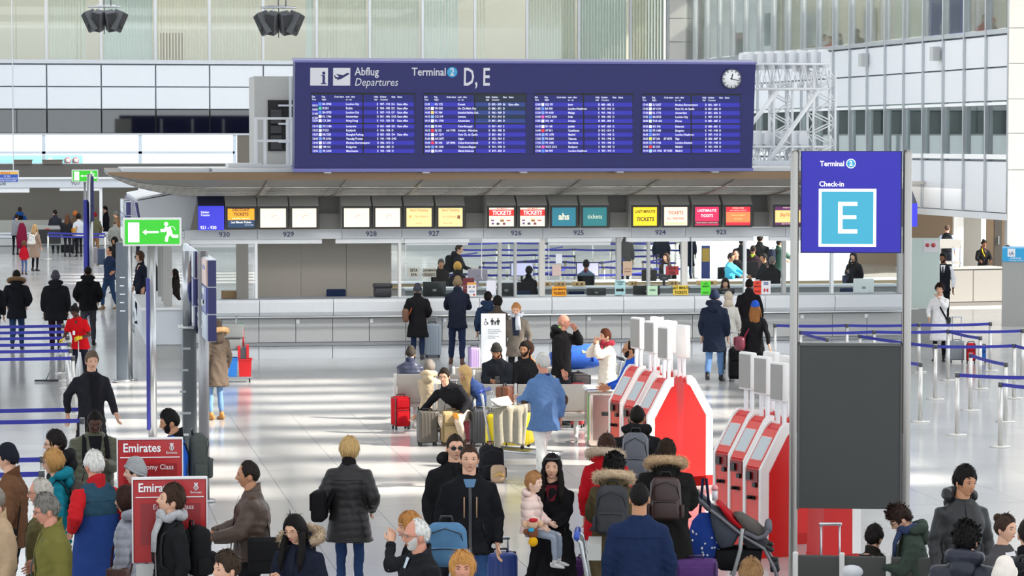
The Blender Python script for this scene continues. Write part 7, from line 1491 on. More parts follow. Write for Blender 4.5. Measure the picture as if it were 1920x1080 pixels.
# ---- the queue before the red kiosks
R = person(1195, 762, 176, 'man in a black hooded jacket seen from behind with a grey backpack', 1.78, skin='tan', hair=('crop', '#1b1512'), top=('jacket', '#1b1b1d'), hood='self', arms=('bent', 'bent'), bulk=1.12)
worn_backpack(R, 'smooth grey backpack on the man in the black hooded jacket', '#5a5d66', .3, .5, .16, True, '#5a5d66')
R = person(1138, 815, 168, 'woman in a bright red parka with pale fur hood, seen from behind', 1.66, 'f', hair=('long', '#3a241a'), top=('parka', '#b3141f'), hood='fur', furc='#c2ae98', arms=('hang', 'hang'), legs='#8a9098', bulk=1.1)
crossbody(R, 'black shoulder strap bag across the red parka', '#1a1a1c', s=-1, sx=.2, sz=.2, sd=.08, leather=False, z=.05)
R = person(1152, 855, 176, 'person in an olive parka with big fur hood, seen from behind', 1.66, 'f', hair=('curly', '#131110'), top=('parka', '#5a4e36'), hood='fur', furc='#c8b090', arms=('bent', 'bent'), bulk=1.2, hem=-.4)
worn_backpack(R, 'dark grey rucksack on the olive parka', '#3e3f42', .32, .46, .18, False, '#4a4c50')
R = person(1250, 828, 178, 'person in a long black parka with tan fur hood, seen from behind', 1.72, 'm', hair=('thick', '#2a1c12'), top=('parka', '#1c1c1a'), hood='fur', furc='#c0a07c', arms=('bent', 'bent'), bulk=1.14, hem=-.46)
worn_backpack(R, 'dark brown leather rucksack on the long black parka', '#3a2422', .32, .42, .14, True, '#2a1c1c')
R = person(1199, 907, 178, 'man in a navy blue suit jacket with dark cropped hair, seen from behind', 1.78, skin='tan', hair=('crop', '#161311'), top=('blazer', '#1c2a4a'), legs='#1a2440', arms=('hang', 'hang'), collar='#1c2a4a', bulk=1.08)
R = person(1408, 1050, 178, 'light brown hair of a short person standing before the pushchair', 1.69, hair=('short', '#8a6844'), top=('jacket', '#2c2e34'))
# ---- bottom right group
R = person(1810, 878, 28, 'tall man in a black leather hooded jacket looking sideways', 1.8, skin='tan', hair=('thick', '#15110f'), top=('leather', '#1d1e20'), hood='#1b1b1e', arms=('hang', 'hang'), head=(14, 4, 0))
GRN_ = person(1688, 950, -80, 'person in a dark green hooded jacket bent over a phone on the dark bench', 1.7, 'm', 'fair', ('messy', '#2e1e18'), ('jacket', '#3a443c'), legs='#1c2030', pose='sit', seat=.54, arms=((.06, -.36, 1.2), (.05, -.36, 1.18)), head=(0, 32, 0), hood='self', lean=6, scarf='#26365a', curl=(.9, .9), glasses='#2a2a2c')
held(GRN_, 1, 'phone', 'phone in the hands of the person in dark green', 'phone', MB().rbox((0, 0, 0), (.075, .14, .009), .004), plas('#1a1a1c', .2), (-.03, -.03, .05)); o = held(GRN_, 1, 'plastic_bag', 'crumpled white plastic bag on the lap by the phone', 'bag', MB().ell((0, 0, -.05), (.1, .13, .08), 14, 10).ell((-.05, -.08, .0), (.07, .07, .05), 12, 8), mat('#d9dade', .5, bump=.8, scale=9), (.0, -.16, -.04))
R = person(1640, 988, 150, 'dark-haired head of a person seen behind the dark bench', 1.5, 'm', 'fair', ('thick', '#1a1412'), ('jacket', '#26221f'), d=FPX / 205)
R = person(1812, 985, 170, 'person with black curly hair in a thick navy jacket, seen from behind', 1.72, hair=('curly', '#12100f'), top=('puffer', '#1e2230'), hood='self', bulk=1.15)
R = person(1886, 966, 55, 'girl with tied brown hair in a grey jacket over a white printed shirt', 1.6, 'f', 'fair', ('bun', '#3a2a22'), ('jacket', '#4c4a4c'), inner=('#d8d4d8', .12, .12, .1, .5, 't_shirt'), collar='none')
R = person(1930, 972, 175, 'man in black cut off by the picture edge', 1.78, hair=('crop', '#201a16'), top=('puffer', '#17171a'))
worn_backpack(R, 'black backpack at the picture edge', '#1a1a1d', .32, .46, .18)
R = person(1884, 1050, 165, 'child-sized person wearing a fluffy cream fur hat', 1.62, 'f', hair=('none', '#5a3a2a'), top=('jacket', '#5a4a48'), hat=('beanie', '#e6dcd2'))
# ---- bottom left queue
R = person(14, 836, -104, 'man in a black beanie and brown jacket in the airline queue', 1.75, hair=('short', '#2a2220'), top=('jacket', '#6a4a34'), hat=('beanie', '#1d2028'), bulk=1.14, collar='#5a3c28')
crossbody(R, 'black strap bag across the brown jacket', '#161618', s=1, sx=.25, sz=.25, leather=False, z=-.05)
R = person(103, 811, -92, 'dark-haired man with glasses in black behind the woman in teal', 1.74, hair=('thick', '#1f1a18'), top=('jacket', '#1a1a1c'), hood='self', glasses='#2a2a2c')
R = person(99, 845, -88, 'woman with a blonde bob and glasses in a teal jacket', 1.65, 'f', 'fair', ('bob', '#b88a52'), ('jacket', '#16788a'), hood='self', glasses='#4a2a2a')
worn_backpack(R, 'grey brown rucksack on the woman in teal', '#4a4440', .28, .4, .16)
R = person(178, 770, 5, 'man in an olive padded jacket looking down at his phone', 1.75, skin='dark', hair=('crop', '#151210'), top=('puffer', '#4a4a38'), head=(0, 25, 0), arms=('hang', 'phone'), inner=('#16161a', .05, .12, .3, .53, 'shirt_front'), bulk=1.08, curl=(.4, .9))
phone(R, 1, 'dark phone held by the man in the olive padded jacket'); 
for s in (-1, 1): R['hd']('shoulder_strap', MB().tube([R['bend'](np.array([s * x, y, R['hipz'] + z])) for x, y, z in ((.12, -.155, .2), (.125, -.16, .34), (.12, -.12, .46), (.11, -.02, .535), (.11, .08, .48))], .024, 8, ry=.008, ref=(1, 0, 0)), fab('#161618'))
R = person(176, 848, -150, 'white-haired man in a teal and blue waistcoat over red sleeves, seen from behind', 1.78, skin='ruddy', hair=('short', '#dcdad4'), top=('jacket', '#2c4a5c'), vest='#c02026', collar='#b02028', fat=1.1, arms=('hang', 'hip'), hem=-.3, legs='#23345c')
P0_ = R['tring']; R['hd']('blue_panel', MB().loft([P0_(z, rx, ry, .008) for z, rx, ry in ((-.28, .215, .155), (-.1, .2, .145), (.1, .175, .128), (.27, .192, .132))], caps=(False, False)), fab('#26407e'))
R = person(254, 862, -98, 'person in a grey beanie and dark jacket before the red sign', 1.7, 'm', 'pale', ('short', '#3a2c24'), ('jacket', '#28282c'), hat=('beanie', '#9a9c9e'), hood='self')
worn_backpack(R, 'black and red rucksack on the person in the grey beanie', '#a8141e', .3, .5, .18, False, '#b81a24')
R = person(76, 898, -96, 'older man with thin grey hair and glasses in an olive anorak', 1.75, skin='ruddy', hair=('reced', '#b4aea4'), top=('jacket', '#5c5636'), glasses='#6a5a4a', arms=('hang', 'hip'), bulk=1.16, fat=1.1)
R = person(86, 930, -80, 'grey-haired man with glasses in an olive jacket, grey strap over the shoulder', 1.74, skin='ruddy', hair=('thick', '#77736c'), top=('jacket', '#6e6a34'), glasses='#5a4a44', bulk=1.16, head=(0, 10, 0))
crossbody(R, 'grey shoulder bag of the man in the olive jacket', '#54565a', s=-1, sx=.28, sz=.28, leather=False, z=-.06, same=False)
R = person(236, 915, -112, 'woman with brown hair in a pale grey padded jacket by the red sign', 1.62, 'f', 'tan', ('bob', '#33201a'), ('puffer', '#8f939e'), arms=('hang', 'hang'), collar='#6a6e7c', hood='#4a4e58')
crossbody(R, 'thin brown strap bag across the pale grey padded jacket', '#4a2a20', s=1, sx=.2, sz=.16, z=.02)
R = person(320, 912, -72, 'young man with a grey scarf and earphones looking up', 1.78, hair=('thick', '#3a281e'), top=('jacket', '#1b1b1d'), scarf='#a9a9ac', head=(-8, -16, 0), earbud=True, zipc='#8a8a8c')
worn_backpack(R, 'black cloth backpack on the young man with the grey scarf', '#1b1b1d', .3, .42, .18)
R = person(-14, 912, -70, 'person in a beige raincoat at the picture edge', 1.74, hair=('reced', '#8a8278'), top=('coat', '#b49a7c'), bulk=1.12)
R = person(318, 770, -84, 'bearded man in a blue and white sports jersey with a grey green rucksack', 1.78, skin='tan', hair=('short', '#12100f'), top=('jacket', '#2a62c4'), beard='#14110f', collar='#17171a', head=(0, 12, 0))
worn_backpack(R, 'grey green rucksack on the man in the sports jersey', '#4e5450', .32, .5, .2)
# ---- middle left
R = person(172, 660, 22, 'man in a long dark overcoat walking past the queue belts', 1.8, hair=('short', '#6a5a4c'), top=('longcoat', '#24242a'), legs='#1d1d22', pose='walk', arms=('swing_b', 'swing_f'), inner=('#1a1a1e', .06, .1, .1, .53, 'sweater'), head=(-10, 4, 0))
CLN = person(140, 572, -24, 'cleaner in a red T-shirt and yellow gloves pushing a mop', 1.66, 'f', 'dark', ('bun', '#14100f'), ('tshirt', '#c8141c'), sleeve='short', legs='#1c2030', arms=((.2, -.34, 1.0), (.14, -.34, 1.06)), lean=16, head=(0, 24, 0), collar='none', curl=(1, 1), pose='stride')
for i in (0, 1):
    E, W = CLN['el'][i]; m = MB(); dF = unit(W - E); hand(m, W + dF * .01, dF, CLN['Rb'] @ np.array([(1 - 2 * i) * .25 * 1, -.75, .6]), 1 - 2 * i, 1.12, 1.0); m.tube([W - dF * .05, W + dF * .02], [.034, .03], 10); CLN['hd']('glove', m, plas('#e8c81e', .5))
CLN['hd']('badge', MB().rbox(CLN['bend'](np.array([-.03, -.15, CLN['hipz'] + .28])), (.05, .006, .08), .003), WHITE)
E, W = CLN['el'][0]; Wm_ = at_local(CLN, W + unit(W - E) * .08); Pm = at_z(87, 716); t = thing('mop', 'long-handled mop held by the cleaner in red', 'mop', (Pm[0], Pm[1], 0)); e_ = np.array(Wm_) - Pm
MB().tube([(0, 0, .05), e_ * 1.12], .012, 8).build('handle', ALU, t); MB().rbox((0, 0, .025), (.45, .1, .03), .01).build('mop_head', fab('#3a3c44'), t)
W2 = at_local(CLN, CLN['el'][1][1] + np.array([0, -.05, -.05])); t = thing('dustpan', 'dustpan with upright stick in the other hand of the cleaner', 'dustpan', (W2[0], W2[1], 0)); MB().tube([(0, 0, .04), (0, 0, W2[2])], .011, 8).build('handle', ALU, t); MB().prism([(-.14, 0), (.14, 0), (.12, .1), (-.12, .1)], -.12, .12, axis=1).build('pan', plas('#4a4c52'), t)
R = person(31, 508, 178, 'man in a black parka with brown fur edge and jeans, walking away', 1.76, hair=('short', '#16120f'), top=('parka', '#1b1c22'), hood='fur', furc='#7a5c3c', legs='#2c4460', arms=('pocket', 'pocket'), pose='walk', hem=-.22)
R = person(104, 509, 178, 'bald man in a black hooded winter jacket and dark red trousers, walking away', 1.78, skin='brown', hair=('none', '#1a1412'), top=('parka', '#1a1b1e'), hood='self', legs='#33202a', pose='walk2', hem=-.22, hat=('beanie', '#4a4650'), arms=('hang', 'hang'), bulk=1.14)
R = person(165, 500, 176, 'man in a short black jacket and grey trousers, walking away', 1.8, hair=('crop', '#161210'), top=('jacket', '#17171a'), hood='self', legs='#4a4a50', pose='walk', arms=('pocket', 'pocket'), bulk=1.12)
R = person(-16, 514, 178, 'person in black half outside the picture by the walking men', 1.78, hair=('short', '#16120f'), top=('jacket', '#17171a'))
R = person(206, 463, -50, 'man in a dark blue sweater and tan boots looking up', 1.72, skin='tan', hair=('short', '#15110f'), top=('sweater', '#22304a'), legs='#263a58', shoes='#7a5c3c', head=(-20, -22, 0), pose='stride', arms=('hang_back', 'hip'))
R = person(215, 445, -30, 'person in a black hood behind the man looking up', 1.7, 'f', 'tan', ('bob', '#16120f'), ('jacket', '#1a1a1c'), hat=('hood', '#1a1a1c'))
R = person(404, 600, -150, 'person in a brown parka with fur hood partly behind the poster board', 1.66, 'f', hair=('bob', '#4a3626'), top=('parka', '#5a4e44'), hat=('hood', '#5a4e44'), hood='fur', furc='#d0a878', legs='#6a8ab0', shoes='#b07a3c', hem=-.34)
R = person(262, 472, -60, 'woman with dark hair waiting at the service desk', 1.66, 'f', 'fair', ('bob', '#4a3426'), ('jacket', '#1e2230'), d=66)
R = person(284, 474, -70, 'white-haired man in black waiting at the service desk', 1.66, 'm', 'fair', ('short', '#d4d0cc'), ('jacket', '#1c1c1f'), d=67.5)
R = person(328, 505, -90, 'dark-haired woman behind the service desk', 1.3, 'f', 'tan', ('long', '#1c1512'), ('jacket', '#2a2422'), d=66)
# ---- far left
R = person(65, 421, 150, 'fair-haired woman in a tan coat with a white backpack', 1.66, 'f', hair=('long', '#c09a6c'), top=('coat', '#a08878'), legs='#1e1c1e', hem=-.42, skirt=None)
worn_backpack(R, 'small white backpack on the woman in the tan coat', '#eeeae4', .26, .36, .12, True, '#eeeae4')
R = person(45, 452, 165, 'child in a red jacket held by the woman in the tan coat', 1.12, 'f', hair=('bob', '#6a4a34'), top=('jacket', '#c01a2a'), legs='#4a6a96', child=True)
R = person(31, 402, 160, 'woman in a grey top and black trousers leaning on the far counter', 1.66, 'f', hair=('bun', '#2a1c18'), top=('sweater', '#84868c'), legs='#19191b', arms=('out_f', 'out_f'), lean=14)
o = thing('coat', 'dark red coat carried over the arm at the far counter', 'coat', at_z(41, 478)); MB().tube([(0, 0, .25), (0, 0, .7), (.02, 0, 1.1), (0, 0, 1.3)], [.2, .22, .16, .08], 12, ry=[.08, .1, .09, .05], ref=(1, 0, 0)).build('cloth', fab('#7a1c38'), o); 
R = person(37, 389, 178, 'man in a bright blue jacket with black rucksack at the far counter', 1.84, hair=('short', '#4a3a30'), top=('jacket', '#2a62b4'), arms=('counter', 'counter'), hood='self')
worn_backpack(R, 'black rucksack on the man in the bright blue jacket', '#1a1a1e', .32, .44, .16)
R = person(103, 394, -178, 'man in dark grey standing at the far queue with dark trousers', 1.78, hair=('short', '#1a1614'), top=('jacket', '#2c2e36'), legs='#262a36', head=(30, 0, 0))
R = person(126, 402, 170, 'woman with long brown hair in the far queue', 1.7, 'f', hair=('long', '#5a3c28'), top=('jacket', '#26262a'), legs='#2a2a30')
R = person(141, 396, 160, 'red-haired woman in the far queue', 1.74, 'f', hair=('bob', '#b0622e'), top=('jacket', '#5a4a3c'), legs='#2a2a30')
R = person(147, 401, -165, 'woman in a pale top with a mustard shoulder bag in the far queue', 1.72, 'f', hair=('bob', '#1f1714'), top=('sweater', '#c9ccd2'), legs='#17171a')
crossbody(R, 'mustard leather shoulder bag in the far queue', '#b8802c', s=1, sx=.34, sz=.26, sd=.12, z=.12, y=.12, same=True)
R = person(178, 399, 175, 'person in a dark red beanie and olive jacket in the far queue', 1.72, hair=('short', '#2a2018'), top=('jacket', '#5c5a44'), legs='#8a6444', hat=('beanie', '#7a1a24'))
R = person(197, 387, -100, 'tall man in black facing the far counter', 1.86, hair=('short', '#1c1614'), top=('jacket', '#1d1f28'), legs='#22242c')
R = person(217, 397, -95, 'man in a grey flat cap and brown jacket in the far queue', 1.75, hair=('short', '#5a5450'), top=('jacket', '#7a5638'), hat=('flat_cap', '#6a6a66'))
R = person(216, 412, 170, 'person in a grey felt coat at the end of the far queue', 1.66, hair=('short', '#6a5a48'), top=('coat', '#8c8c86'), legs='#2a2a2c')
R = person(257, 400, 100, 'man with black hair seen behind the dark blue slanting screens', 1.78, hair=('short', '#16120f'), top=('jacket', '#1e1e22'))
# ---- at the check-in counter
R = person(783, 533, 178, 'person in a long black coat and dark cap at the counter', 1.6, 'm', hair=('short', '#3a3430'), top=('coat', '#17171a'), legs='#23304c', hat=('beanie', '#3c3f46'), arms=('pocket', 'pocket'), hem=-.4, bulk=1.12)
crossbody(R, 'brown leather shoulder bag on the person in the long black coat', '#6a4634', s=1, sx=.26, sz=.28, sd=.12, z=.1, y=.14, strapc='#8a4a2c', nm='shoulder_bag')
R = person(858, 520, 178, 'man in a tan knit cap and navy jacket leaning on the counter', 1.82, hair=('short', '#5a4a3a'), top=('jacket', '#1d2130'), legs='#232c48', hat=('beanie', '#7a6850'), arms=('counter', 'counter'), lean=14, pose='lean', shoes='#5a3426', hem=-.2)
R = person(915, 548, 175, 'boy in a navy hooded sweatshirt behind the white toilet notice', 1.6, hair=('short', '#181412'), top=('sweater', '#26344c'), hood='self', legs='#a8b4bc')
R = person(933, 556, 170, 'woman with black hair beside the boy in the navy hood', 1.58, 'f', hair=('bob', '#15110f'), top=('jacket', '#4a4038'))
R = person(968, 568, -6, 'woman with fair tied-back hair in a grey black jacket looking down', 1.7, 'f', 'fair', ('pony', '#b07a4a'), ('jacket', '#6a625a'), head=(0, 20, 0), inner=('#2a3040', .09, .13, .2, .53, 'jacket_yoke'), arms=('hang', 'hang'), legs='#1c1c20', hem=-.2, scarf='#c8ccd4')
R = person(1057, 590, 78, 'bald man in a black jacket with green lining, hand on his cheek', 1.8, skin='ruddy', hair=('none', '#8a7a6a'), top=('jacket', '#201e1f'), hood='#1e1e1f', glasses='#3a3a3a', arms=('hang', (.03, -.2, 1.5)), head=(4, 0, 0), bulk=1.1, fat=1.06)
R['hd']('hood_lining', MB().tube([R['Nk'] + R['Rb'] @ np.array([.1 * sin(a), .04 + .06 * cos(a), .075]) for a in np.linspace(-2.2, 2.2, 12)], .018, 8), fab('#7ac85a'))
R = person(1135, 618, -66, 'woman in a cream padded jacket and red scarf, hands at her mouth', 1.62, 'f', 'fair', ('short', '#5a2e1c'), ('puffer', '#e8dccb'), arms=('face', 'face'), scarf='#9a1c34', legs='#3a4a5c', puff=.007)
R = person(1180, 641, -80, 'bald bearded man with glasses in a blue sports jacket', 1.72, skin='tan', hair=('bald_fringe', '#2a201a'), top=('jacket', '#2456c0'), beard='#1d1613', glasses='#1c1c1e', vest='#2456c0', arms=('bent', 'bent'))
BLU_ = person(1017, 665, -140, 'grey-haired man in a blue linen blazer and white trousers by the loaded trolley', 1.74, skin='ruddy', hair=('thick', '#c9c8c4'), top=('blazer', '#5c7cab'), legs='#f1eee8', shoes='#e0dcd4', arms=('hang_back', (.12, -.36, 1.12)), glasses='#5a5a5c', fat=1.08, bulk=1.06, collar='#2a3866', pose='stride')
for i in (0, 1): E, W = BLU_['el'][i]; BLU_['hd']('elbow_patch', MB().ell(E + unit(2 * E - W - BLU_['Sx'][i]) * .03, (.05, .05, .075), 10, 8), fab('#4a3a30'))
# ---- on the seat benches
A1 = person(833, 692, -30, 'man in black on the bench reaching out to the red suitcase', 1.68, skin='fair', hair=('short', '#2a201a'), top=('jacket', '#1c1c20'), pose='sit_in', arms=((.62, -.34, .86), (.16, -.34, .9)), lean=38, side=-14, legs='#c8b8a4', shoes='#8a6a4c', head=(10, -14, 10), glasses='#2a2a2a')
A2 = person(872, 686, -62, 'blonde woman in a shiny blue padded jacket leaning on his shoulder', 1.7, 'f', 'fair', ('long', '#d4b078'), ('puffer', '#4a6ab0'), pose='sit_in', arms=((.1, -.36, .98), (.12, -.38, .96)), lean=42, side=10, head=(0, -4, 0), legs='#1c1c20')
held(A1, 1, 'phone', 'phone in an orange case between the couple on the bench', 'phone', MB().rbox((0, 0, 0), (.08, .02, .15), .006, R=rotm('x', .6)).rbox((0, 0, .0), (.084, .012, .154), .006, 1, R=rotm('x', .6)), [plas('#f09a1c'), plas('#f09a1c')], (0, -.05, .03))
A3 = person(770, 651, 168, 'person in a dark blue padded jacket and black cap sitting turned away', 1.56, hair=('short', '#2a2624'), top=('puffer', '#34384c'), pose='sit', hat=('beanie', '#38342f'), arms=('lap', 'lap'), lean=8)
A4 = person(805, 676, 172, 'grey-haired person in a beige hooded coat sitting turned away', 1.5, 'f', hair=('bob', '#77706a'), top=('jacket', '#bca88c'), pose='sit', hood='self', arms=('lap', 'lap'))
A5 = person(931, 645, -8, 'seated man in a grey beanie and dark jacket typing on a phone', 1.76, skin='tan', hair=('short', '#2a221e'), top=('parka', '#26292f'), hat=('beanie', '#3a3836'), pose='sit', arms=((.05, -.32, 1.12), (.05, -.32, 1.12)), head=(0, 24, 0), legs='#34507c', beard='#2a201a', lean=8, curl=(.9, .9), hem=-.06)
phone(A5, 0, 'black phone held by the seated man in the grey beanie', (.05, -.03, .03))
A6 = person(984, 642, -22, 'seated man with dark hair and black jacket over a bright orange hood', 1.74, skin='tan', hair=('short', '#1c1512'), top=('jacket', '#29282a'), pose='sit', arms=((.08, -.34, .9), 'lap'), beard='#241a16', legs='#2a2a2e', lean=4)
A7 = person(990, 642, 160, 'person with brown hair in an orange vest sitting behind the man in black', 1.7, 'f', hair=('bob', '#4a2c1c'), top=('puffer', '#e87a14'), pose='sit', arms=('lap', 'lap'), d=dep(A6['base'] + np.array([0, 0, 1.2])) + 1.05)
A8 = person(876, 700, 175, 'dark hair of a person sitting low behind the blonde woman', 1.5, hair=('thick', '#3a2a20'), top=('jacket', '#3a3430'), pose='sit', arms=('lap', 'lap'), d=dep(A2['base'] + np.array([0, 0, 1.2])) + 1.1)
held(A6, 0, 'magazine', 'white open magazine on the lap of the man in black', 'magazine', MB().box((0, 0, 0), (.3, .2, .008), 0, rotm('x', .3)), plas('#f2f2f2', .6), (.05, -.06, .02))
def bench_under(lab, A, rz, n, shift, sw=.62, z=0.):
    P = A + rotm('z', rz) @ np.array([shift, -.06, 0]); return bench(lab, (P[0], P[1], 0), rz, n, sw, SEATM, FRM)
b0 = ang(A1['base']); m12 = (A1['base'] + A2['base']) / 2
bench_under('metal seat bench facing the camera behind the row of suitcases', m12, b0 - .04, 4, .62)
bench_under('metal seat bench back to back behind the couple', (A3['base'] + A4['base']) / 2, b0 + pi, 2, -.24)
bench_under('metal seat bench carrying the two men in dark jackets', (A5['base'] + A6['base']) / 2, b0, 2, .0)
bench_under('metal seat bench back to back behind the two men in dark jackets', A7['base'], b0 + pi, 3, .3)
gb_ = GRN_['base']; bench('dark seat bench under the tall E sign', (gb_[0], gb_[1] + .1, 0), ang(gb_) + pi, 5, .42, DKS, FRM, back=.4)
# ---- customers by the booths
R = person(1340, 545, 172, 'person in a hooded navy coat and light jeans walking to the counter', 1.76, hair=('none', '#1a1a1a'), top=('coat', '#1e2638'), hat=('beanie', '#262e44'), hood='self', legs='#6a8fc0', pose='walk', arms=('hang', 'hang'), hem=-.34, bulk=1.12)
R = person(1366, 547, 178, 'woman in a pale headscarf and light coat at the counter', 1.58, 'f', hat=('scarf', '#c8b8a4'), hair=('none', '#000000'), top=('coat', '#cfcac2'), legs='#2a2a2a')
R = person(1405, 523, 176, 'tall man in a plain black coat at the counter', 1.76, skin='brown', hair=('crop', '#17120f'), top=('coat', '#1d1a1c'), legs='#1c1c1e', hem=-.36)
R = person(1416, 565, 176, 'woman in a blue cap with long wavy hair and black jacket', 1.66, 'f', hair=('long', '#8a5a30'), top=('jacket', '#18181a'), hat=('cap', '#2450b0'), legs='#17171a', arms=('pull', 'hang'), hem=-.2)
crossbody(R, 'maroon leather handbag of the woman in the blue cap', '#6a2234', s=1, sx=.36, sz=.26, sd=.2, z=.0, y=.06, same=True, round_=.07, nm='handbag')
R = person(1762, 533, -8, 'woman in a long white coat with dark curly hair, hand on her chin', 1.62, 'f', 'fair', ('curly', '#2a1a16'), ('coat', '#f0eeee'), legs='#19191b', arms=('pocket', (.02, -.2, 1.42)), hem=-.46, puff=.003)
crossbody(R, 'small black crossbody bag on the white coat', '#1a1a1c', s=1, sx=.18, sz=.18, sd=.06, z=-.02)
R = person(1768, 475, -4, 'man in a black waistcoat, tie and white shirt pulling a case', 1.8, skin='brown', hair=('short', '#14100f'), top=('shirt', '#1c1e24'), vest='#e4e4ea', collar='#e8e8ee', inner=('#e6e6ec', .02, .09, .3, .53, 'shirt_front'), beard='#1c1512', head=(-14, 6, 0), pose='walk', legs='#1b1c20', hem=-.1)
R['hd']('tie', MB().tube([R['bend'](np.array([0, -.142 * R['b'], R['hipz'] + z])) for z in (.26, .4, .5)], [.026, .02, .014], 6, ry=.008), fab('#2a3040'))
R = person(1776, 422, 176, 'bald man in a black waistcoat seen from behind at the recess', 1.78, skin='ruddy', hair=('bald_fringe', '#4a3a30'), top=('shirt', '#1c1e24'), vest='#a8bcd8', d=96)
R = person(1845, 450, 12, 'woman with a dark bun and yellow lanyard writing at the counter', 1.68, 'f', 'brown', ('bun', '#15110f'), ('jacket', '#19191c'), arms=('bent', 'bent'), head=(10, 18, 0), d=86); R['hd']('lanyard', MB().tube([R['Nk'] + np.array([-.06, -.08, .02]), R['Nk'] + np.array([-.05, -.15, -.1]), R['Nk'] + np.array([.02, -.165, -.25])], .014, 5, ry=.005), fab('#e0b41c'))
R = person(1889, 461, -70, 'person in black at the picture edge behind the blue banner', 1.62, 'f', 'brown', ('bob', '#17120f'), ('jacket', '#1c1c20'), d=86.5)
# ---- clerks and travellers seen through the booth windows
YCd = dep(np.array([10, YC + 2, 1]))
def clerk(px, py, yaw, lab, dd, seat=.74, **k):
    k.pop('zoff', 0); R = person(px, py, yaw, lab, k.pop('H', 1.72), pose='sit', seat=seat, arms=k.pop('arms', ('lap', 'lap')), **k); t = thing('office_chair', 'black office chair under the ' + ' '.join(lab.split()[:9]), 'chair', R['base'], R['th']); m = fab('#1b1b1e'); h = seat - .1
    MB().rbox((0, .02, h - .04), (.46, .44, .07), .03).build('seat', m, t); MB().rbox((0, .27, h + .3), (.42, .05, .42), .05, axis=1).build('backrest', m, t); MB().cyl((0, 0, .08), (0, 0, h - .05), .03, 10).build('column', BLACKP, t)
    for i in range(5): MB().tube([(0, 0, .1), (.26 * cos(i * 1.257), .26 * sin(i * 1.257), .04)], .02, 6).build('leg', BLACKP, t)
    return R
clerk(827, 486, 10, 'clerk with grey cropped hair in dark clothes behind the paper signs', 3.2, hair=('short', '#5a5450'), top=('jacket', '#241f1e'), skin='tan', head=(0, 14, 0), zoff=0)
clerk(858, 492, 176, 'blonde person seen from behind on a black chair in the booth', 1.2, sex='f', hair=('bob', '#c89a4a'), top=('jacket', '#1b1b1d'))
clerk(992, 499, 160, 'silhouetted clerk with hair in a bun before a lit monitor', 2.0, sex='f', skin='dark', hair=('bun', '#0f0d0d'), top=('jacket', '#121214'))
clerk(1099, 488, 178, 'clerk with black hair and grey blue shirt before a lit monitor', 2.0, hair=('short', '#14100f'), top=('shirt', '#5a6c80'), collar='#6a1c28', skin='brown')
clerk(1249, 475, -16, 'clerk with long brown hair, white blouse and dark jacket', 3.6, sex='f', hair=('long', '#3a2820'), top=('jacket', '#23262c'), inner=('#d8dce6', .06, .1, .2, .52, 'blouse'), head=(-14, 0, 0))
clerk(1371, 475, 62, 'smiling man in a turquoise shirt sitting at the rear desk', 3.4, hair=('short', '#2a201a'), top=('shirt', '#4ab0cc'), skin='tan', arms=('out_f', 'out_f'))
clerk(1380, 470, -20, 'bald man in dark clothes beside the turquoise shirt', 4.6, hair=('bald_fringe', '#3a2c24'), top=('jacket', '#1d1d20'), skin='ruddy')
clerk(1412, 460, 172, 'man in a dark plum shirt with lime lanyard standing in the booth', 3.0, hair=('crop', '#1c1613'), top=('shirt', '#2a1a22'), collar='#a8c83a', skin='brown', H=1.8)
clerk(1448, 482, 165, 'grey-haired person in black seated at the far end of the booths', 3.2, hair=('short', '#6a625c'), top=('jacket', '#17171a'))
clerk(1432, 476, -60, 'dark-haired clerk partly hidden behind the plum shirt', 4.4, hair=('short', '#15110f'), top=('jacket', '#1a1a1c'), skin='tan')
clerk(1360, 522, 0, 'clerk with long dark hair and a red and tan top at the counter', -.6, seat=.58, sex='f', hair=('long', '#2a1c16'), top=('sweater', '#b89a6a'), vest='#c02430', head=(0, 16, 0))
R = person(861, 459, 78, 'man in black with glasses and black rucksack passing behind the booths', 1.8, hair=('short', '#33261f'), top=('jacket', '#1a1b20'), hood='self', glasses='#2a2a2c', arms=('hang', 'bent')); worn_backpack(R, 'black rucksack on the man passing behind the booths', '#17171a', .32, .48, .2)
R = person(1600, 473, -20, 'young woman with long dark hair and phone beyond the booth glass', 1.66, 'f', 'fair', ('long', '#1c1412'), ('jacket', '#1e1e22'), arms=('phone', 'hang'), head=(0, 16, 0)); phone(R, 0, 'phone in the hand of the young woman beyond the glass'); crossbody(R, 'dark blue handbag of the young woman beyond the glass', '#23304c', s=-1, sx=.3, sz=.3, z=.0)
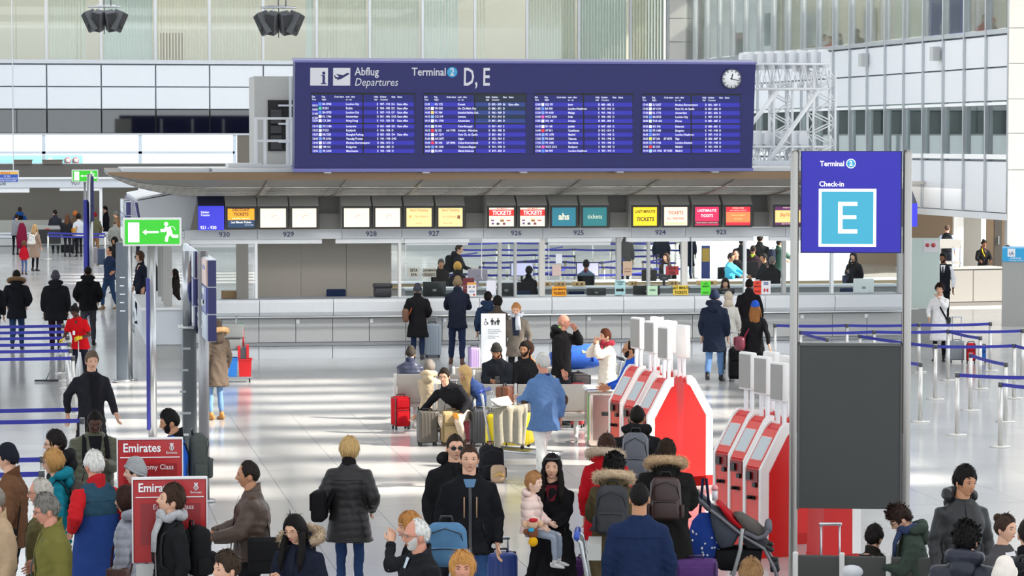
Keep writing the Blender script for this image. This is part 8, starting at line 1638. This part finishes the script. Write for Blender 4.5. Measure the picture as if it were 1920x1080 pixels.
for px, py, c, l in ((1240, 430, '#2a3040', 'traveller in grey trousers beyond the booths, upper body hidden by the fascia'), (1290, 428, '#1f2a3c', 'traveller in a navy coat and jeans beyond the booths'), (1172, 436, '#5a5a5c', 'traveller in a grey jacket beyond the booth post')):
    person(px, py, 178, l, 1.76, hair=('short', '#1c1613'), top=('coat' if 'coat' in l else 'jacket', c), legs='#2c4a78' if 'jeans' in l else '#3a3e48')
R = person(1391, 446, 170, 'traveller in a black winter jacket beyond the plum shirt', 1.76, hair=('short', '#1c1613'), top=('parka', '#1d1e22')); R = person(1425, 440, 172, 'broad traveller in black beyond the booth window', 1.86, hair=('short', '#1c1613'), top=('parka', '#17181b'))
R = person(1462, 448, 120, 'traveller in dark green with a navy rucksack beyond the booths', 1.74, hair=('short', '#1c1613'), top=('puffer', '#1f4a3c'), arms=('out_f', 'bent')); worn_backpack(R, 'navy rucksack on the traveller in dark green', '#23283c', .3, .44, .18)
# ---- gallery behind the upper glass
for px, py, yaw, c, hc, l in ((1607, 55, 176, '#241f1d', '#2a1a12', 'person in a dark jacket seen from behind in the upper gallery'), (1573, 63, -80, '#2c3038', '#16120f', 'person in grey and black beside the dark jacket in the gallery'), (1545, 65, 20, '#c4cdd4', '#3a2c22', 'person in a pale blue shirt at the gallery glass'), (1556, 68, -20, '#b8343a', '#4a3a30', 'person in red behind the pale blue shirt in the gallery')):
    s_, z_ = on_wall(px, py, 1.5); Pg = wloc(s_, 1.5, 0); R = person(px, py, yaw, l, 1.72, hair=('short', hc), top=('jacket', c), d=dep(Pg + np.array([0, 0, z_])), arms=('bent', 'bent'))
for px, py, c, hc, l in ((1846, 28, '#c02c34', '#4a3a34', 'blurred person in red behind the gallery glass near the stone column'), (1861, 34, '#8a7a6a', '#c87a3a', 'blurred person with orange headwear behind the gallery glass')):
    s_, z_ = on_wall(px, py, 1.2); Pg = wloc(s_, 1.2, 0); person(px, py, 10, l, 1.7, hair=('short', hc), top=('jacket', c), d=dep(Pg + np.array([0, 0, z_])), hat=('beanie', '#c8702c') if 'orange' in l else None)
finish_people(); finish_text()
